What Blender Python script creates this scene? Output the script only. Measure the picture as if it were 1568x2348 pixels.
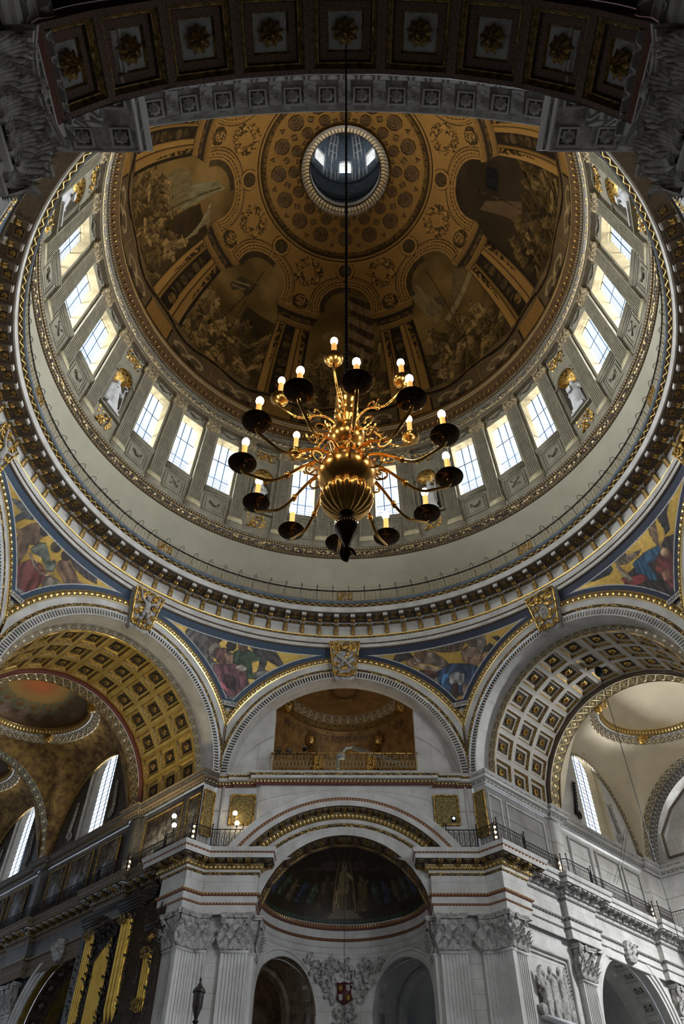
import bpy, math, random
import numpy as np
from mathutils import Matrix, Vector
PI = math.pi
random.seed(7)
rng = np.random.default_rng(7)
for o in list(bpy.data.objects): bpy.data.objects.remove(o)
scn = bpy.context.scene
COL = scn.collection

# ------------------------------------------------------------------ camera
CAMX, CAMY, CAMZ = 0.02, -21.83, 1.6
pit, yaw, rol, foc = math.radians(46.88), math.radians(-0.35), math.radians(0.31), 1683.2
cy, sy, cp, sp, cr, sr = math.cos(yaw), math.sin(yaw), math.cos(pit), math.sin(pit), math.cos(rol), math.sin(rol)
RT = Vector((cy, -sy, 0)); HF = Vector((sy, cy, 0)); ZZ = Vector((0, 0, 1))
FW = HF*cp+ZZ*sp; UP = ZZ*cp-HF*sp
cR = RT*cr+UP*sr; cU = UP*cr-RT*sr; cB = -FW
cam_d = bpy.data.cameras.new('camera'); cam = bpy.data.objects.new('camera', cam_d); COL.objects.link(cam)
cam.matrix_world = Matrix(((cR.x, cU.x, cB.x, CAMX), (cR.y, cU.y, cB.y, CAMY), (cR.z, cU.z, cB.z, CAMZ), (0, 0, 0, 1)))
cam_d.sensor_fit = 'VERTICAL'; cam_d.sensor_height = 36.0; cam_d.lens = foc/2348*36.0
cam_d.clip_start = 0.05; cam_d.clip_end = 400
scn.camera = cam

# ------------------------------------------------------------------ world, exposure, lights
w = bpy.data.worlds.new('World'); scn.world = w; w.use_nodes = True
w.node_tree.nodes['Background'].inputs[0].default_value = (0.62, 0.72, 0.86, 1)
w.node_tree.nodes['Background'].inputs[1].default_value = 0.35
vs = scn.view_settings
vs.view_transform = 'Standard'; vs.look = 'None'; vs.gamma = 1; vs.use_curve_mapping = False
vs.exposure = 0.65
E_DRUM, E_LANT, E_SIDE, E_BULB = .74, .92, .74, 40.0
P_DRUM, P_SIDE, P_LANT = 4200, 1800, 200

def area(name, loc, tgt, size, power, color):
    d = bpy.data.lights.new(name, 'AREA'); d.shape = 'RECTANGLE'; d.size, d.size_y = size
    d.energy = power; d.color = color
    o = bpy.data.objects.new(name, d); COL.objects.link(o); o.location = loc
    o.rotation_euler = (Vector(tgt)-Vector(loc)).to_track_quat('-Z', 'Y').to_euler()
    return o
# daylight that reaches the crossing through the windows of nave, choir and transepts
def window_light(name, M, size, power):
    d = bpy.data.lights.new(name, 'AREA'); d.shape = 'RECTANGLE'; d.size, d.size_y = size; d.energy = power; d.color = (.93, .97, 1.0)
    o = bpy.data.objects.new(name, d); COL.objects.link(o); o.matrix_world = M
area('daylight_nave', (-26, -26, 12), (0, 6, 16), (14, 14), 800, (0.90, 0.94, 1.0))
area('daylight_transept', (27, -25, 17), (6, 12, 19), (13, 13), 5600, (0.86, 0.92, 1.0))

# ------------------------------------------------------------------ mesh helpers
class MB:
    def __init__(s): s.v = []; s.f = []; s.uv = []; s.c = []; s.n = 0
    def add(s, V, F, mi=0, uv=None, col=None):
        V = np.asarray(V, float).reshape(-1, 3)
        if not isinstance(F, (list, tuple)) or (len(F) and not isinstance(F[0], np.ndarray)): F = [np.asarray(F)]
        s.v.append(V); s.uv.append(np.zeros((len(V), 2)) if uv is None else np.asarray(uv, float).reshape(-1, 2))
        s.c.append(np.ones((len(V), 4)) if col is None else np.asarray(col, float).reshape(-1, 4))
        for f in F:
            if len(f): s.f.append((f+s.n, mi))
        s.n += len(V); return s
    def grid(s, P, mi=0, uv=None, cu=False, cv=False, col=None, mask=None):
        a, b = P.shape[:2]; I = np.arange(a*b).reshape(a, b)
        if cu: I = np.concatenate([I, I[:1]], 0)
        if cv: I = np.concatenate([I, I[:, :1]], 1)
        q = np.stack([I[:-1, :-1], I[1:, :-1], I[1:, 1:], I[:-1, 1:]], -1)
        q = q.reshape(-1, 4) if mask is None else q[mask]
        if uv is None:
            d = np.linalg.norm(np.diff(P[:, 0], axis=0), axis=1); U = np.r_[0, np.cumsum(d)]
            V = np.linspace(0, 1, b); uv = np.stack(np.meshgrid(U, V, indexing='ij'), -1)
        return s.add(P, q, mi, uv, col)
    def box(s, c, d, mi=0, T=None):
        c = np.array(c, float); d = np.array(d, float)/2
        V = np.array([[x, y, z] for x in (-1, 1) for y in (-1, 1) for z in (-1, 1)])*d+c
        F = np.array([[0, 1, 3, 2], [4, 6, 7, 5], [0, 4, 5, 1], [2, 3, 7, 6], [0, 2, 6, 4], [1, 5, 7, 3]])
        if T is not None: V = xf(T, V)
        return s.add(V, F, mi)
    def tube(s, path, r, k=6, mi=0, close=False, cap=True):
        P = np.asarray(path, float); n = len(P); r = np.broadcast_to(r, (n,)).astype(float)
        t = np.gradient(P, axis=0) if not close else (np.roll(P, -1, 0)-np.roll(P, 1, 0))
        t /= np.linalg.norm(t, axis=1, keepdims=True)+1e-9
        ref = np.array([0, 0, 1.]) if abs(t[:, 2]).mean() < .8 else np.array([1., 0, 0])
        a = np.cross(t, ref); a /= np.linalg.norm(a, axis=1, keepdims=True)+1e-9
        for i in range(1, n):
            if a[i]@a[i-1] < 0: a[i] = -a[i]
        b = np.cross(t, a); th = np.linspace(0, 2*PI, k, endpoint=False)
        G = P[:, None]+r[:, None, None]*(np.cos(th)[None, :, None]*a[:, None]+np.sin(th)[None, :, None]*b[:, None])
        s.grid(G, mi, cu=close, cv=True)
        if cap and not close and k > 2:
            s.add(G[0], np.arange(k)[None, :], mi); s.add(G[-1], np.arange(k)[None, ::-1], mi)
        return s
    def lathe(s, prof, n=24, mi=0, c=(0, 0, 0), flute=0, nf=0):
        p = np.array(prof, float); th = np.linspace(0, 2*PI, n, endpoint=False)
        rr = p[:, 0][None, :]*(1+flute*np.abs(np.sin(th*nf/2))[:, None] if nf else 1)
        G = np.stack([rr*np.cos(th)[:, None], rr*np.sin(th)[:, None], np.broadcast_to(p[:, 1], (n, len(p)))], -1)+np.array(c)
        return s.grid(G, mi, cu=True)
    def ball(s, c, r, n=8, mi=0):
        a = np.linspace(-PI/2, PI/2, n//2+2); r = np.broadcast_to(np.array(r, float), (3,))
        th = np.linspace(0, 2*PI, n, endpoint=False)
        G = np.stack([np.cos(th)[:, None]*np.cos(a), np.sin(th)[:, None]*np.cos(a), np.broadcast_to(np.sin(a), (n, len(a)))], -1)*r+np.array(c)
        return s.grid(G, mi, cu=True)
    def inst(s, m, T):
        for k in range(len(m.v)): pass
        V, UVs, Cs = m.cat()
        s.v.append(xf(T, V)); s.uv.append(UVs); s.c.append(Cs)
        for f, mi in m.f: s.f.append((f+s.n, mi))
        s.n += len(V); return s
    def cat(s): return np.concatenate(s.v), np.concatenate(s.uv), np.concatenate(s.c)
    def mesh(s, name, mats, smooth=35, cols=False):
        V, UV, C = s.cat(); me = bpy.data.meshes.new(name)
        me.vertices.add(len(V)); me.vertices.foreach_set('co', V.astype(np.float32).ravel())
        lp = np.concatenate([f.ravel() for f, _ in s.f]); sz = np.concatenate([np.full(len(f), f.shape[1]) for f, _ in s.f])
        me.loops.add(len(lp)); me.loops.foreach_set('vertex_index', lp.astype(np.int32))
        me.polygons.add(len(sz)); me.polygons.foreach_set('loop_start', np.r_[0, np.cumsum(sz)[:-1]].astype(np.int32))
        me.polygons.foreach_set('loop_total', sz.astype(np.int32))
        mi = np.concatenate([np.full(len(f), m) for f, m in s.f]); me.polygons.foreach_set('material_index', mi.astype(np.int32))
        ul = me.uv_layers.new(name='UVMap'); ul.data.foreach_set('uv', UV[lp].astype(np.float32).ravel())
        if cols:
            ca = me.color_attributes.new('Col', 'FLOAT_COLOR', 'POINT'); ca.data.foreach_set('color', C.astype(np.float32).ravel())
        if not isinstance(mats, (list, tuple)): mats = [mats]
        for m in mats: me.materials.append(m)
        me.update(calc_edges=True)
        if smooth:
            me.shade_smooth()
            if smooth < 180: me.set_sharp_from_angle(angle=math.radians(smooth))
        return me

def xf(T, V):
    T = np.array(T, float); return V@T[:3, :3].T+T[:3, 3]
def TR(x=0, y=0, z=0): return Matrix.Translation((x, y, z))
def RZ(a): return Matrix.Rotation(a, 4, 'Z')
def RX(a): return Matrix.Rotation(a, 4, 'X')
def RY(a): return Matrix.Rotation(a, 4, 'Y')
def SC(x, y=None, z=None): return Matrix.Diagonal((x, x if y is None else y, x if z is None else z, 1))
def FRM(az):   # bay frame: local (u, w, z): u to the right, w away from the dome axis
    a = math.radians(az); c, s = math.cos(a), math.sin(a)
    return Matrix(((c, s, 0, 0), (-s, c, 0, 0), (0, 0, 1, 0), (0, 0, 0, 1)))
def ONW(u, w, z): # piece with local x along face, y outward, z up -> on a wall facing the axis
    return TR(u, w, z)@RZ(PI)
def obj(name, me, parent=None, M=None, stuff=False):
    o = bpy.data.objects.new(name, me); COL.objects.link(o)
    if parent is not None: o.parent = parent
    if M is not None: o.matrix_local = M
    if stuff: o['kind'] = 'stuff'
    return o
def part(name, mb, mats, parent, M=None, smooth=35, stuff=False, cols=False):
    return obj(name, mb.mesh(name, mats, smooth, cols), parent, M, stuff)
def root(name, M=None, label=None, cat=None, group=None, kind=None):
    o = bpy.data.objects.new(name, None); COL.objects.link(o)
    if M is not None: o.matrix_world = M
    return tag(o, label, cat, group, kind)
def tag(o, label=None, cat=None, group=None, kind=None):
    if label: o['label'] = label
    if cat: o['category'] = cat
    if group: o['group'] = group
    if kind: o['kind'] = kind
    return o
def ring(m, prof, a0=-180, a1=180, n=256, mi=0, c=(0, 0)):
    full = a1-a0 >= 359.9
    A = np.radians(np.linspace(a0, a1, n, endpoint=not full)); p = np.array(prof, float)
    G = np.stack([c[0]+np.sin(A)[:, None]*p[:, 0], c[1]+np.cos(A)[:, None]*p[:, 0], np.broadcast_to(p[:, 1], (len(A), len(p)))], -1)
    R = p[:, 0].mean(); L = np.r_[0, np.cumsum(np.hypot(np.diff(p[:, 0]), np.diff(p[:, 1])))]; L /= L[-1]+1e-9
    uv = np.stack(np.meshgrid((A-A[0])*R, L, indexing='ij'), -1)
    if full:
        G = np.concatenate([G, G[:1]], 0); uv = np.concatenate([uv, uv[:1]+np.array([2*PI*R, 0])], 0)
    return m.grid(G, mi, uv)
def sweep(m, pts, prof, mi=0, close=False):   # pts in (u,w) plan, profile (offset to the left of travel, z)
    P = np.array(pts, float); n = len(P); p = np.array(prof, float)
    N = []
    for i in range(n):
        def nr(a, b):
            d = b-a; d = d/np.linalg.norm(d); return np.array([-d[1], d[0]])
        if close: n1, n2 = nr(P[i-1], P[i]), nr(P[i], P[(i+1) % n])
        else:
            n1 = nr(P[i-1], P[i]) if i > 0 else nr(P[0], P[1]); n2 = nr(P[i], P[i+1]) if i < n-1 else n1
        b = n1+n2; b /= np.linalg.norm(b); N.append(b/max(.3, b@n1))
    N = np.array(N)
    G = np.stack([P[:, 0][:, None]+N[:, 0][:, None]*p[:, 0], P[:, 1][:, None]+N[:, 1][:, None]*p[:, 0], np.broadcast_to(p[:, 1], (n, len(p)))], -1)
    d = np.r_[0, np.cumsum(np.linalg.norm(np.diff(P, axis=0), axis=1))]
    L = np.r_[0, np.cumsum(np.hypot(np.diff(p[:, 0]), np.diff(p[:, 1])))]; L /= L[-1]+1e-9
    uv = np.stack(np.meshgrid(d, L, indexing='ij'), -1)
    return m.grid(G, mi, uv)
def arch(m, c, w0, prof, t0=0, t1=180, n=96, mi=0, clampu=None):  # profile (radius, w offset) swept round centre c=(u,z) in a plane
    T = np.radians(np.linspace(t0, t1, n)); p = np.array(prof, float)
    U = c[0]+np.cos(T)[:, None]*p[:, 0]; Z = c[1]+np.sin(T)[:, None]*p[:, 0]; W = np.broadcast_to(w0+p[:, 1], U.shape).copy()
    if clampu is not None: U = np.clip(U, -clampu, clampu)
    L = np.r_[0, np.cumsum(np.hypot(np.diff(p[:, 0]), np.diff(p[:, 1])))]; L /= L[-1]+1e-9
    uv = np.stack(np.meshgrid(T*p[:, 0].mean(), L, indexing='ij'), -1)
    return m.grid(np.stack([U, W, Z], -1), mi, uv)
def prism(m, poly, y0, y1, mi=0, T=None):  # poly in (x,z), extruded along y
    p = np.array(poly, float); n = len(p)
    V = np.concatenate([np.c_[p[:, 0], np.full(n, y0), p[:, 1]], np.c_[p[:, 0], np.full(n, y1), p[:, 1]]])
    if T is not None: V = xf(T, V)
    i = np.arange(n); j = (i+1) % n
    m.add(V, [np.stack([i, j, j+n, i+n], 1), (i+n)[None, :], i[::-1][None, :]], mi)
    return m
def wall(m, u0, u1, z0, z1, holes, fn, n=24, mi=0):  # holes: (uc, half, zbottom, zspring, rise)
    us = {u0, u1}
    for uc, h, zb, zs, rz in holes:
        for t in np.linspace(-1, 1, n+1): us.add(float(np.clip(uc+h*math.sin(t*PI/2), u0, u1)))
    us = np.array(sorted(us)); us = us[np.r_[True, np.diff(us) > 1e-6]]
    for a, b in zip(us[:-1], us[1:]):
        mid = (a+b)/2; segs = [(z0, z0, z1, z1)]
        for uc, h, zb, zs, rz in holes:
            if abs(mid-uc) < h:
                ta = min(z1, zs+rz*math.sqrt(max(0, 1-((a-uc)/h)**2))); tb = min(z1, zs+rz*math.sqrt(max(0, 1-((b-uc)/h)**2)))
                segs = [(ta, tb, z1, z1)] + ([(z0, z0, zb, zb)] if zb > z0 else [])
        for p, q, r_, t in segs:
            k = max(1, int((b-a)/.7))
            for e in range(k):
                x0, x1 = a+(b-a)*e/k, a+(b-a)*(e+1)/k
                V = np.array([fn(x0, p+(q-p)*e/k), fn(x1, p+(q-p)*(e+1)/k), fn(x1, t), fn(x0, r_)])
                m.add(V, np.array([[0, 1, 2, 3]]), mi, uv=np.array([[x0, p], [x1, q], [x1, t], [x0, r_]]))
    return m
def reveal(m, uc, h, zb, zs, rz, fa, fb, n=24, mi=0, bottom=True):  # jamb and soffit between two mapped surfaces
    pts = [(uc+h, zb)]+[(uc+h*math.cos(t), zs+rz*math.sin(t)) for t in np.linspace(0, PI, n)]+[(uc-h, zb)]
    if bottom: pts.append(pts[0])
    m.grid(np.stack([np.array([fa(*p) for p in pts]), np.array([fb(*p) for p in pts])], 1), mi)
    return m

# ------------------------------------------------------------------ materials
def lin(c):
    c = np.array(c, float)/255; return np.where(c <= .04045, c/12.92, ((c+.055)/1.055)**2.4)
def nodemat(name):
    m = bpy.data.materials.new(name); m.use_nodes = True; nt = m.node_tree
    return m, nt, nt.nodes['Principled BSDF']
class NT:
    def __init__(s, nt): s.nt = nt
    def n(s, t, **kw):
        x = s.nt.nodes.new(t)
        for k, v in kw.items():
            if k == 'i':
                for a, b in v.items(): x.inputs[a].default_value = b
            else: setattr(x, k, v)
        return x
    def l(s, a, b): s.nt.links.new(a, b)
    def math(s, op, a, b=None, c=None):
        x = s.n('ShaderNodeMath', operation=op)
        for i, v in enumerate((a, b, c)):
            if v is None: continue
            if isinstance(v, (int, float)): x.inputs[i].default_value = v
            else: s.l(v, x.inputs[i])
        return x.outputs[0]
def mat(name, c1, c2=None, rough=.75, metal=0., scale=1.5, bump=0., bscale=12., detail=4., amount=1., ramp=(.35, .65), coat=0, joints=None, spec=.35):
    m, nt, b = nodemat(name); N = NT(nt); c1 = (*c1, 1); b.inputs['Specular IOR Level'].default_value = spec
    b.inputs['Roughness'].default_value = rough; b.inputs['Metallic'].default_value = metal
    b.inputs['Base Color'].default_value = c1
    tc = N.n('ShaderNodeTexCoord')
    if c2 is not None:
        no = N.n('ShaderNodeTexNoise', i={'Scale': scale, 'Detail': detail, 'Roughness': .62}); N.l(tc.outputs['Object'], no.inputs['Vector'])
        rp = N.n('ShaderNodeValToRGB'); rp.color_ramp.elements[0].position, rp.color_ramp.elements[1].position = ramp
        rp.color_ramp.elements[0].color = (*c2, 1); rp.color_ramp.elements[1].color = c1
        N.l(no.outputs['Fac'], rp.inputs[0]); out = rp.outputs[0]
        if joints:
            br = N.n('ShaderNodeTexBrick', i={'Scale': 1.0, 'Mortar Size': .012, 'Brick Width': joints[0], 'Row Height': joints[1], 'Color1': (1, 1, 1, 1), 'Color2': (.93, .93, .92, 1), 'Mortar': (.62, .6, .57, 1)})
            uvn = N.n('ShaderNodeUVMap'); N.l(uvn.outputs[0], br.inputs['Vector'])
            mx = N.n('ShaderNodeMix', data_type='RGBA', blend_type='MULTIPLY'); mx.inputs[0].default_value = 1
            N.l(out, mx.inputs[6]); N.l(br.outputs['Color'], mx.inputs[7]); out = mx.outputs[2]
        N.l(out, b.inputs['Base Color'])
    if bump:
        n2 = N.n('ShaderNodeTexNoise', i={'Scale': bscale, 'Detail': 3.0}); N.l(tc.outputs['Object'], n2.inputs['Vector'])
        bp = N.n('ShaderNodeBump', i={'Strength': bump, 'Distance': .05}); N.l(n2.outputs['Fac'], bp.inputs['Height']); N.l(bp.outputs[0], b.inputs['Normal'])
    return m
def orn(name, kind, per, cg, cd, rough=.35, metal=.85, dist=.06):  # carved running ornament from UV (u metres, v 0..1)
    m, nt, b = nodemat(name); N = NT(nt)
    uv = N.n('ShaderNodeUVMap'); sx = N.n('ShaderNodeSeparateXYZ'); N.l(uv.outputs[0], sx.inputs[0])
    u = N.math('FRACT', N.math('DIVIDE', sx.outputs[0], per)); v = sx.outputs[1]
    du = N.math('ABSOLUTE', N.math('SUBTRACT', u, .5)); dv = N.math('ABSOLUTE', N.math('SUBTRACT', v, .5))
    if kind == 'egg':
        d = N.math('SQRT', N.math('ADD', N.math('POWER', N.math('MULTIPLY', du, 2.6), 2.0), N.math('POWER', N.math('MULTIPLY', dv, 2.3), 2.0)))
        h = N.math('MAXIMUM', N.math('SUBTRACT', 1.0, d), N.math('MULTIPLY', N.math('GREATER_THAN', du, .45), .8))
        h = N.math('MAXIMUM', h, N.math('MULTIPLY', N.math('GREATER_THAN', dv, .44), .9))
    elif kind == 'bead':
        d = N.math('SQRT', N.math('ADD', N.math('POWER', N.math('MULTIPLY', du, 2.3), 2.0), N.math('POWER', N.math('MULTIPLY', dv, 2.3), 2.0)))
        h = N.math('SUBTRACT', 1.0, d)
    elif kind == 'leaf':
        cx = N.n('ShaderNodeCombineXYZ'); N.l(N.math('DIVIDE', sx.outputs[0], per), cx.inputs[0]); N.l(N.math('MULTIPLY', v, 1.6), cx.inputs[1])
        vo = N.n('ShaderNodeTexVoronoi', i={'Scale': 2.2, 'Randomness': .75}); N.l(cx.outputs[0], vo.inputs['Vector'])
        h = N.math('SUBTRACT', 1.0, N.math('MULTIPLY', vo.outputs['Distance'], 1.7))
        h = N.math('MAXIMUM', h, N.math('MULTIPLY', N.math('GREATER_THAN', dv, .45), .8))
    elif kind == 'wave':
        s1 = N.math('MULTIPLY', N.math('SINE', N.math('MULTIPLY', u, 2*PI)), .28)
        e = N.math('ABSOLUTE', N.math('SUBTRACT', N.math('SUBTRACT', v, .5), s1)); h = N.math('SUBTRACT', 1.0, N.math('MULTIPLY', e, 6.0))
        h = N.math('MAXIMUM', h, N.math('MULTIPLY', N.math('GREATER_THAN', dv, .45), .9))
    elif kind == 'guil':
        s1 = N.math('MULTIPLY', N.math('SINE', N.math('MULTIPLY', u, 2*PI)), .36)
        e1 = N.math('ABSOLUTE', N.math('SUBTRACT', N.math('SUBTRACT', v, .5), s1)); e2 = N.math('ABSOLUTE', N.math('ADD', N.math('SUBTRACT', v, .5), s1))
        h = N.math('SUBTRACT', 1.0, N.math('MULTIPLY', N.math('MINIMUM', e1, e2), 9.0))
        ru = N.math('ABSOLUTE', N.math('SUBTRACT', N.math('FRACT', N.math('MULTIPLY', u, 2.0)), .5))
        dr = N.math('SQRT', N.math('ADD', N.math('POWER', N.math('MULTIPLY', ru, 1.0), 2.0), N.math('POWER', dv, 2.0)))
        h = N.math('MAXIMUM', h, N.math('MULTIPLY', N.math('LESS_THAN', dr, .16), .8))
        h = N.math('MAXIMUM', h, N.math('MULTIPLY', N.math('GREATER_THAN', dv, .46), .9))
    rp = N.n('ShaderNodeValToRGB'); rp.color_ramp.elements[0].position = .12; rp.color_ramp.elements[1].position = .42
    rp.color_ramp.elements[0].color = (*cd, 1); rp.color_ramp.elements[1].color = (*cg, 1); N.l(h, rp.inputs[0])
    N.l(rp.outputs[0], b.inputs['Base Color'])
    mt = N.math('MULTIPLY', N.math('GREATER_THAN', h, .3), metal); N.l(mt, b.inputs['Metallic'])
    b.inputs['Roughness'].default_value = rough
    bp = N.n('ShaderNodeBump', i={'Strength': .8, 'Distance': dist}); N.l(h, bp.inputs['Height']); N.l(bp.outputs[0], b.inputs['Normal'])
    return m
def emis(name, c, e, cam_c=None):
    m, nt, b = nodemat(name)
    b.inputs['Base Color'].default_value = (.02, .02, .02, 1) if cam_c is None else (*cam_c, 1)
    b.inputs['Emission Color'].default_value = (*c, 1); b.inputs['Emission Strength'].default_value = e
    return m
def colmat(name, rough=.6, metal_alpha=False, noise=.35, nscale=40., bump=.2, gloss=.22):
    m, nt, b = nodemat(name); N = NT(nt)
    at = N.n('ShaderNodeVertexColor', layer_name='Col'); tc = N.n('ShaderNodeTexCoord')
    no = N.n('ShaderNodeTexNoise', i={'Scale': nscale, 'Detail': 3.0}); N.l(tc.outputs['Object'], no.inputs['Vector'])
    k = N.math('ADD', N.math('MULTIPLY', no.outputs['Fac'], noise*2), 1-noise)
    mx = N.n('ShaderNodeMix', data_type='RGBA', blend_type='MULTIPLY'); mx.inputs[0].default_value = 1
    N.l(at.outputs['Color'], mx.inputs[6]); N.l(k, mx.inputs[7]); N.l(mx.outputs[2], b.inputs['Base Color'])
    b.inputs['Roughness'].default_value = rough; b.inputs['Specular IOR Level'].default_value = .5 if metal_alpha else 0.
    if metal_alpha:
        N.l(N.math('MULTIPLY', at.outputs['Alpha'], .8), b.inputs['Metallic'])
        N.l(N.math('SUBTRACT', rough, N.math('MULTIPLY', at.outputs['Alpha'], gloss)), b.inputs['Roughness'])
    if bump:
        bp = N.n('ShaderNodeBump', i={'Strength': bump, 'Distance': .03}); N.l(no.outputs['Fac'], bp.inputs['Height']); N.l(bp.outputs[0], b.inputs['Normal'])
    return m
G1, GD = (.78, .52, .16), (.05, .032, .014)
STONE = mat('portland_stone', (.60, .585, .555), (.44, .42, .39), .85, scale=1.1, bump=.12, bscale=9)
ASHLAR = mat('stone_ashlar', (.61, .595, .565), (.46, .44, .41), .85, scale=.9, bump=.1, bscale=9, joints=(1.7, .62))
STONE_D = mat('carved_stone', (.52, .50, .47), (.22, .205, .185), .85, scale=5, bump=.25, bscale=16)
DKSTONE = mat('dark_grey_stone', (.16, .15, .14), (.06, .055, .05), .85, scale=1.4, bump=.15)  # darker grey stone: near apse, left aisle, coffer backs, lantern crown
DRUM = mat('drum_stone', (.255, .23, .17), (.17, .155, .11), .85, scale=1.5, bump=.06)
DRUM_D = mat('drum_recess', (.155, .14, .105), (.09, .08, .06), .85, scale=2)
ATTIC = mat('attic_plaster', (.345, .32, .25), (.30, .28, .215), .9, scale=.5, bump=.04)
GOLD = mat('gilding', (.72, .46, .13), (.13, .07, .02), .34, .9, scale=6, bump=.5, bscale=18, ramp=(.38, .56))
GOLD_D = mat('aged_gilding', (.42, .27, .09), (.10, .06, .02), .45, .7, scale=9, bump=.5, bscale=22)
GOLDF = mat('gilt_fillet', (.86, .62, .22), None, .3, .9)
BROWN = mat('umber_paint', (.085, .045, .018), (.05, .027, .011), .7, scale=3, spec=.05)
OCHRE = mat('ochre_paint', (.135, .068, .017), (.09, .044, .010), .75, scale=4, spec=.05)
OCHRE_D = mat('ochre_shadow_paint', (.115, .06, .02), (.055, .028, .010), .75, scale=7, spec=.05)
RED = mat('oxblood_trim', (.17, .045, .03), (.09, .03, .02), .7, scale=20)
SOFFIT = mat('soffit_umber', (.17, .125, .085), (.10, .075, .05), .8, scale=8)
O_EGG = orn('egg_and_dart', 'egg', .22, G1, GD); O_EGGB = orn('egg_and_dart_large', 'egg', .36, G1, GD)
O_BEAD = orn('bead_course', 'bead', .13, G1, GD, dist=.04); O_LEAF = orn('gilt_leaf_course', 'leaf', .34, G1, GD)
O_WAVE = orn('gilt_wave_course', 'wave', .5, G1, GD); O_GUIL = orn('gilt_guilloche', 'guil', 1.15, (.74, .58, .28), (.12, .085, .04))
O_SCROLL = orn('scroll_frieze', 'leaf', .5, (.55, .42, .20), (.045, .03, .018), metal=.6)
O_GREYB = orn('grey_bead_course', 'bead', .2, (.30, .22, .12), (.045, .03, .015), metal=.2)
O_ROPE = orn('rope_course', 'bead', .3, (.4, .27, .11), (.09, .055, .022), metal=.1)
O_SEGG = orn('stone_egg_course', 'egg', .34, (.56, .54, .51), (.16, .15, .14), .8, 0.)
O_SWAVE = orn('stone_scroll_course', 'wave', .3, (.5, .48, .45), (.15, .14, .13), .8, 0.)
O_RED = orn('red_stencil_band', 'guil', .36, (.19, .12, .08), (.10, .05, .035), .8, 0., .005)
O_PANEL = orn('mosaic_scroll_panel', 'leaf', .16, (.30, .21, .07), (.09, .07, .035), .5, .4, .02)
ORG = orn('gilt_foliage_panel', 'leaf', .3, G1, GD)
IRON = mat('wrought_iron', (.018, .018, .02), None, .5, .6)
BRASSR = mat('gilt_ironwork', (.45, .36, .2), (.2, .15, .08), .42, .75, scale=12)
LEAD = mat('window_bars', (.05, .085, .14), None, .6, .3)
WOOD = mat('dark_oak', (.035, .024, .016), (.015, .01, .008), .5, scale=5, bump=.3)
MARBLE = mat('statue_marble', (.60, .60, .61), (.44, .44, .44), .6, scale=3, bump=.05)
REVEAL = mat('window_reveal', (.13, .108, .062), (.10, .08, .045), .85, scale=1.5, spec=.1)
PALE = mat('pale_line', (.5, .46, .36), (.4, .36, .28), .85)
AISLE = mat('aisle_plaster', (.30, .30, .29), (.22, .22, .22), .85, scale=.6)
FILI = mat('gilt_filigree_mosaic', (.30, .215, .07), (.10, .08, .035), .5, .35, scale=17, detail=2, ramp=(.46, .54), bump=.3)
CREAM = mat('cream_plaster', (.62, .53, .38), (.55, .47, .33), .85, scale=.7)
BRASS = mat('chandelier_brass', (.88, .50, .14), None, .24, 1.0)
BRASS_D = mat('dark_brass', (.10, .062, .03), (.05, .03, .015), .16, .9, scale=12)
CANDLE = emis('candle_tube', (1.0, .46, .10), .55, (.8, .55, .25)); BULB = emis('lamp_bulb', (1.0, .86, .62), E_BULB)  # candle tubes glow weakly in place of the bulbs' orange light on them
LAMPB = emis('gallery_bulb', (1.0, .80, .50), 10.)
def glass(name, c, e):   # daylit glass: lets the outdoor lamps through and shows the bright overcast sky
    m, nt, b = nodemat(name); N = NT(nt); nt.nodes.remove(b)
    t = N.n('ShaderNodeBsdfTransparent', i={'Color': (.9, .9, .9, 1)}); em = N.n('ShaderNodeEmission', i={'Color': (*c, 1), 'Strength': e})
    a = N.n('ShaderNodeAddShader'); N.l(t.outputs[0], a.inputs[0]); N.l(em.outputs[0], a.inputs[1]); N.l(a.outputs[0], nt.nodes['Material Output'].inputs[0]); return m
PANE = glass('drum_window_pane', (.86, .95, 1.06), E_DRUM); PANES = glass('side_window_pane', (.84, .94, 1.06), E_SIDE); PANEL_ = glass('lantern_window_pane', (.90, .96, 1.04), E_LANT)
MURAL = colmat('painted_dome', .65, noise=.25, nscale=9, bump=.0)
MOSAIC = colmat('glass_mosaic', .55, True, noise=.22, nscale=26, bump=.5)
DMOS = mat('dark_gold_mosaic', (.34, .21, .06), (.09, .045, .02), .45, .45, scale=2.2, bump=.4, bscale=40)
DWALL = mat('dark_marble_wall', (.10, .095, .085), (.035, .033, .032), .4, scale=2.6, ramp=(.3, .7))
VGOLD = mat('gilt_vault_rib', (.62, .43, .11), (.42, .27, .06), .42, .6, scale=2)
BLUE = mat('blue_mosaic', (.030, .065, .13), (.018, .035, .08), .45, scale=14, bump=.2, bscale=50)
BLUEG = mat('blue_grey_plaster', (.13, .165, .20), (.07, .085, .10), .8, scale=2)
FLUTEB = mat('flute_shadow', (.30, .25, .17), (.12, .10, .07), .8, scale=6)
FLOORM = mat('floor_marble', (.30, .29, .27), (.10, .10, .10), .5, scale=.6)
DARKR = mat('dark_coffer', (.07, .052, .034), (.03, .022, .014), .8, scale=8)
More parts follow.
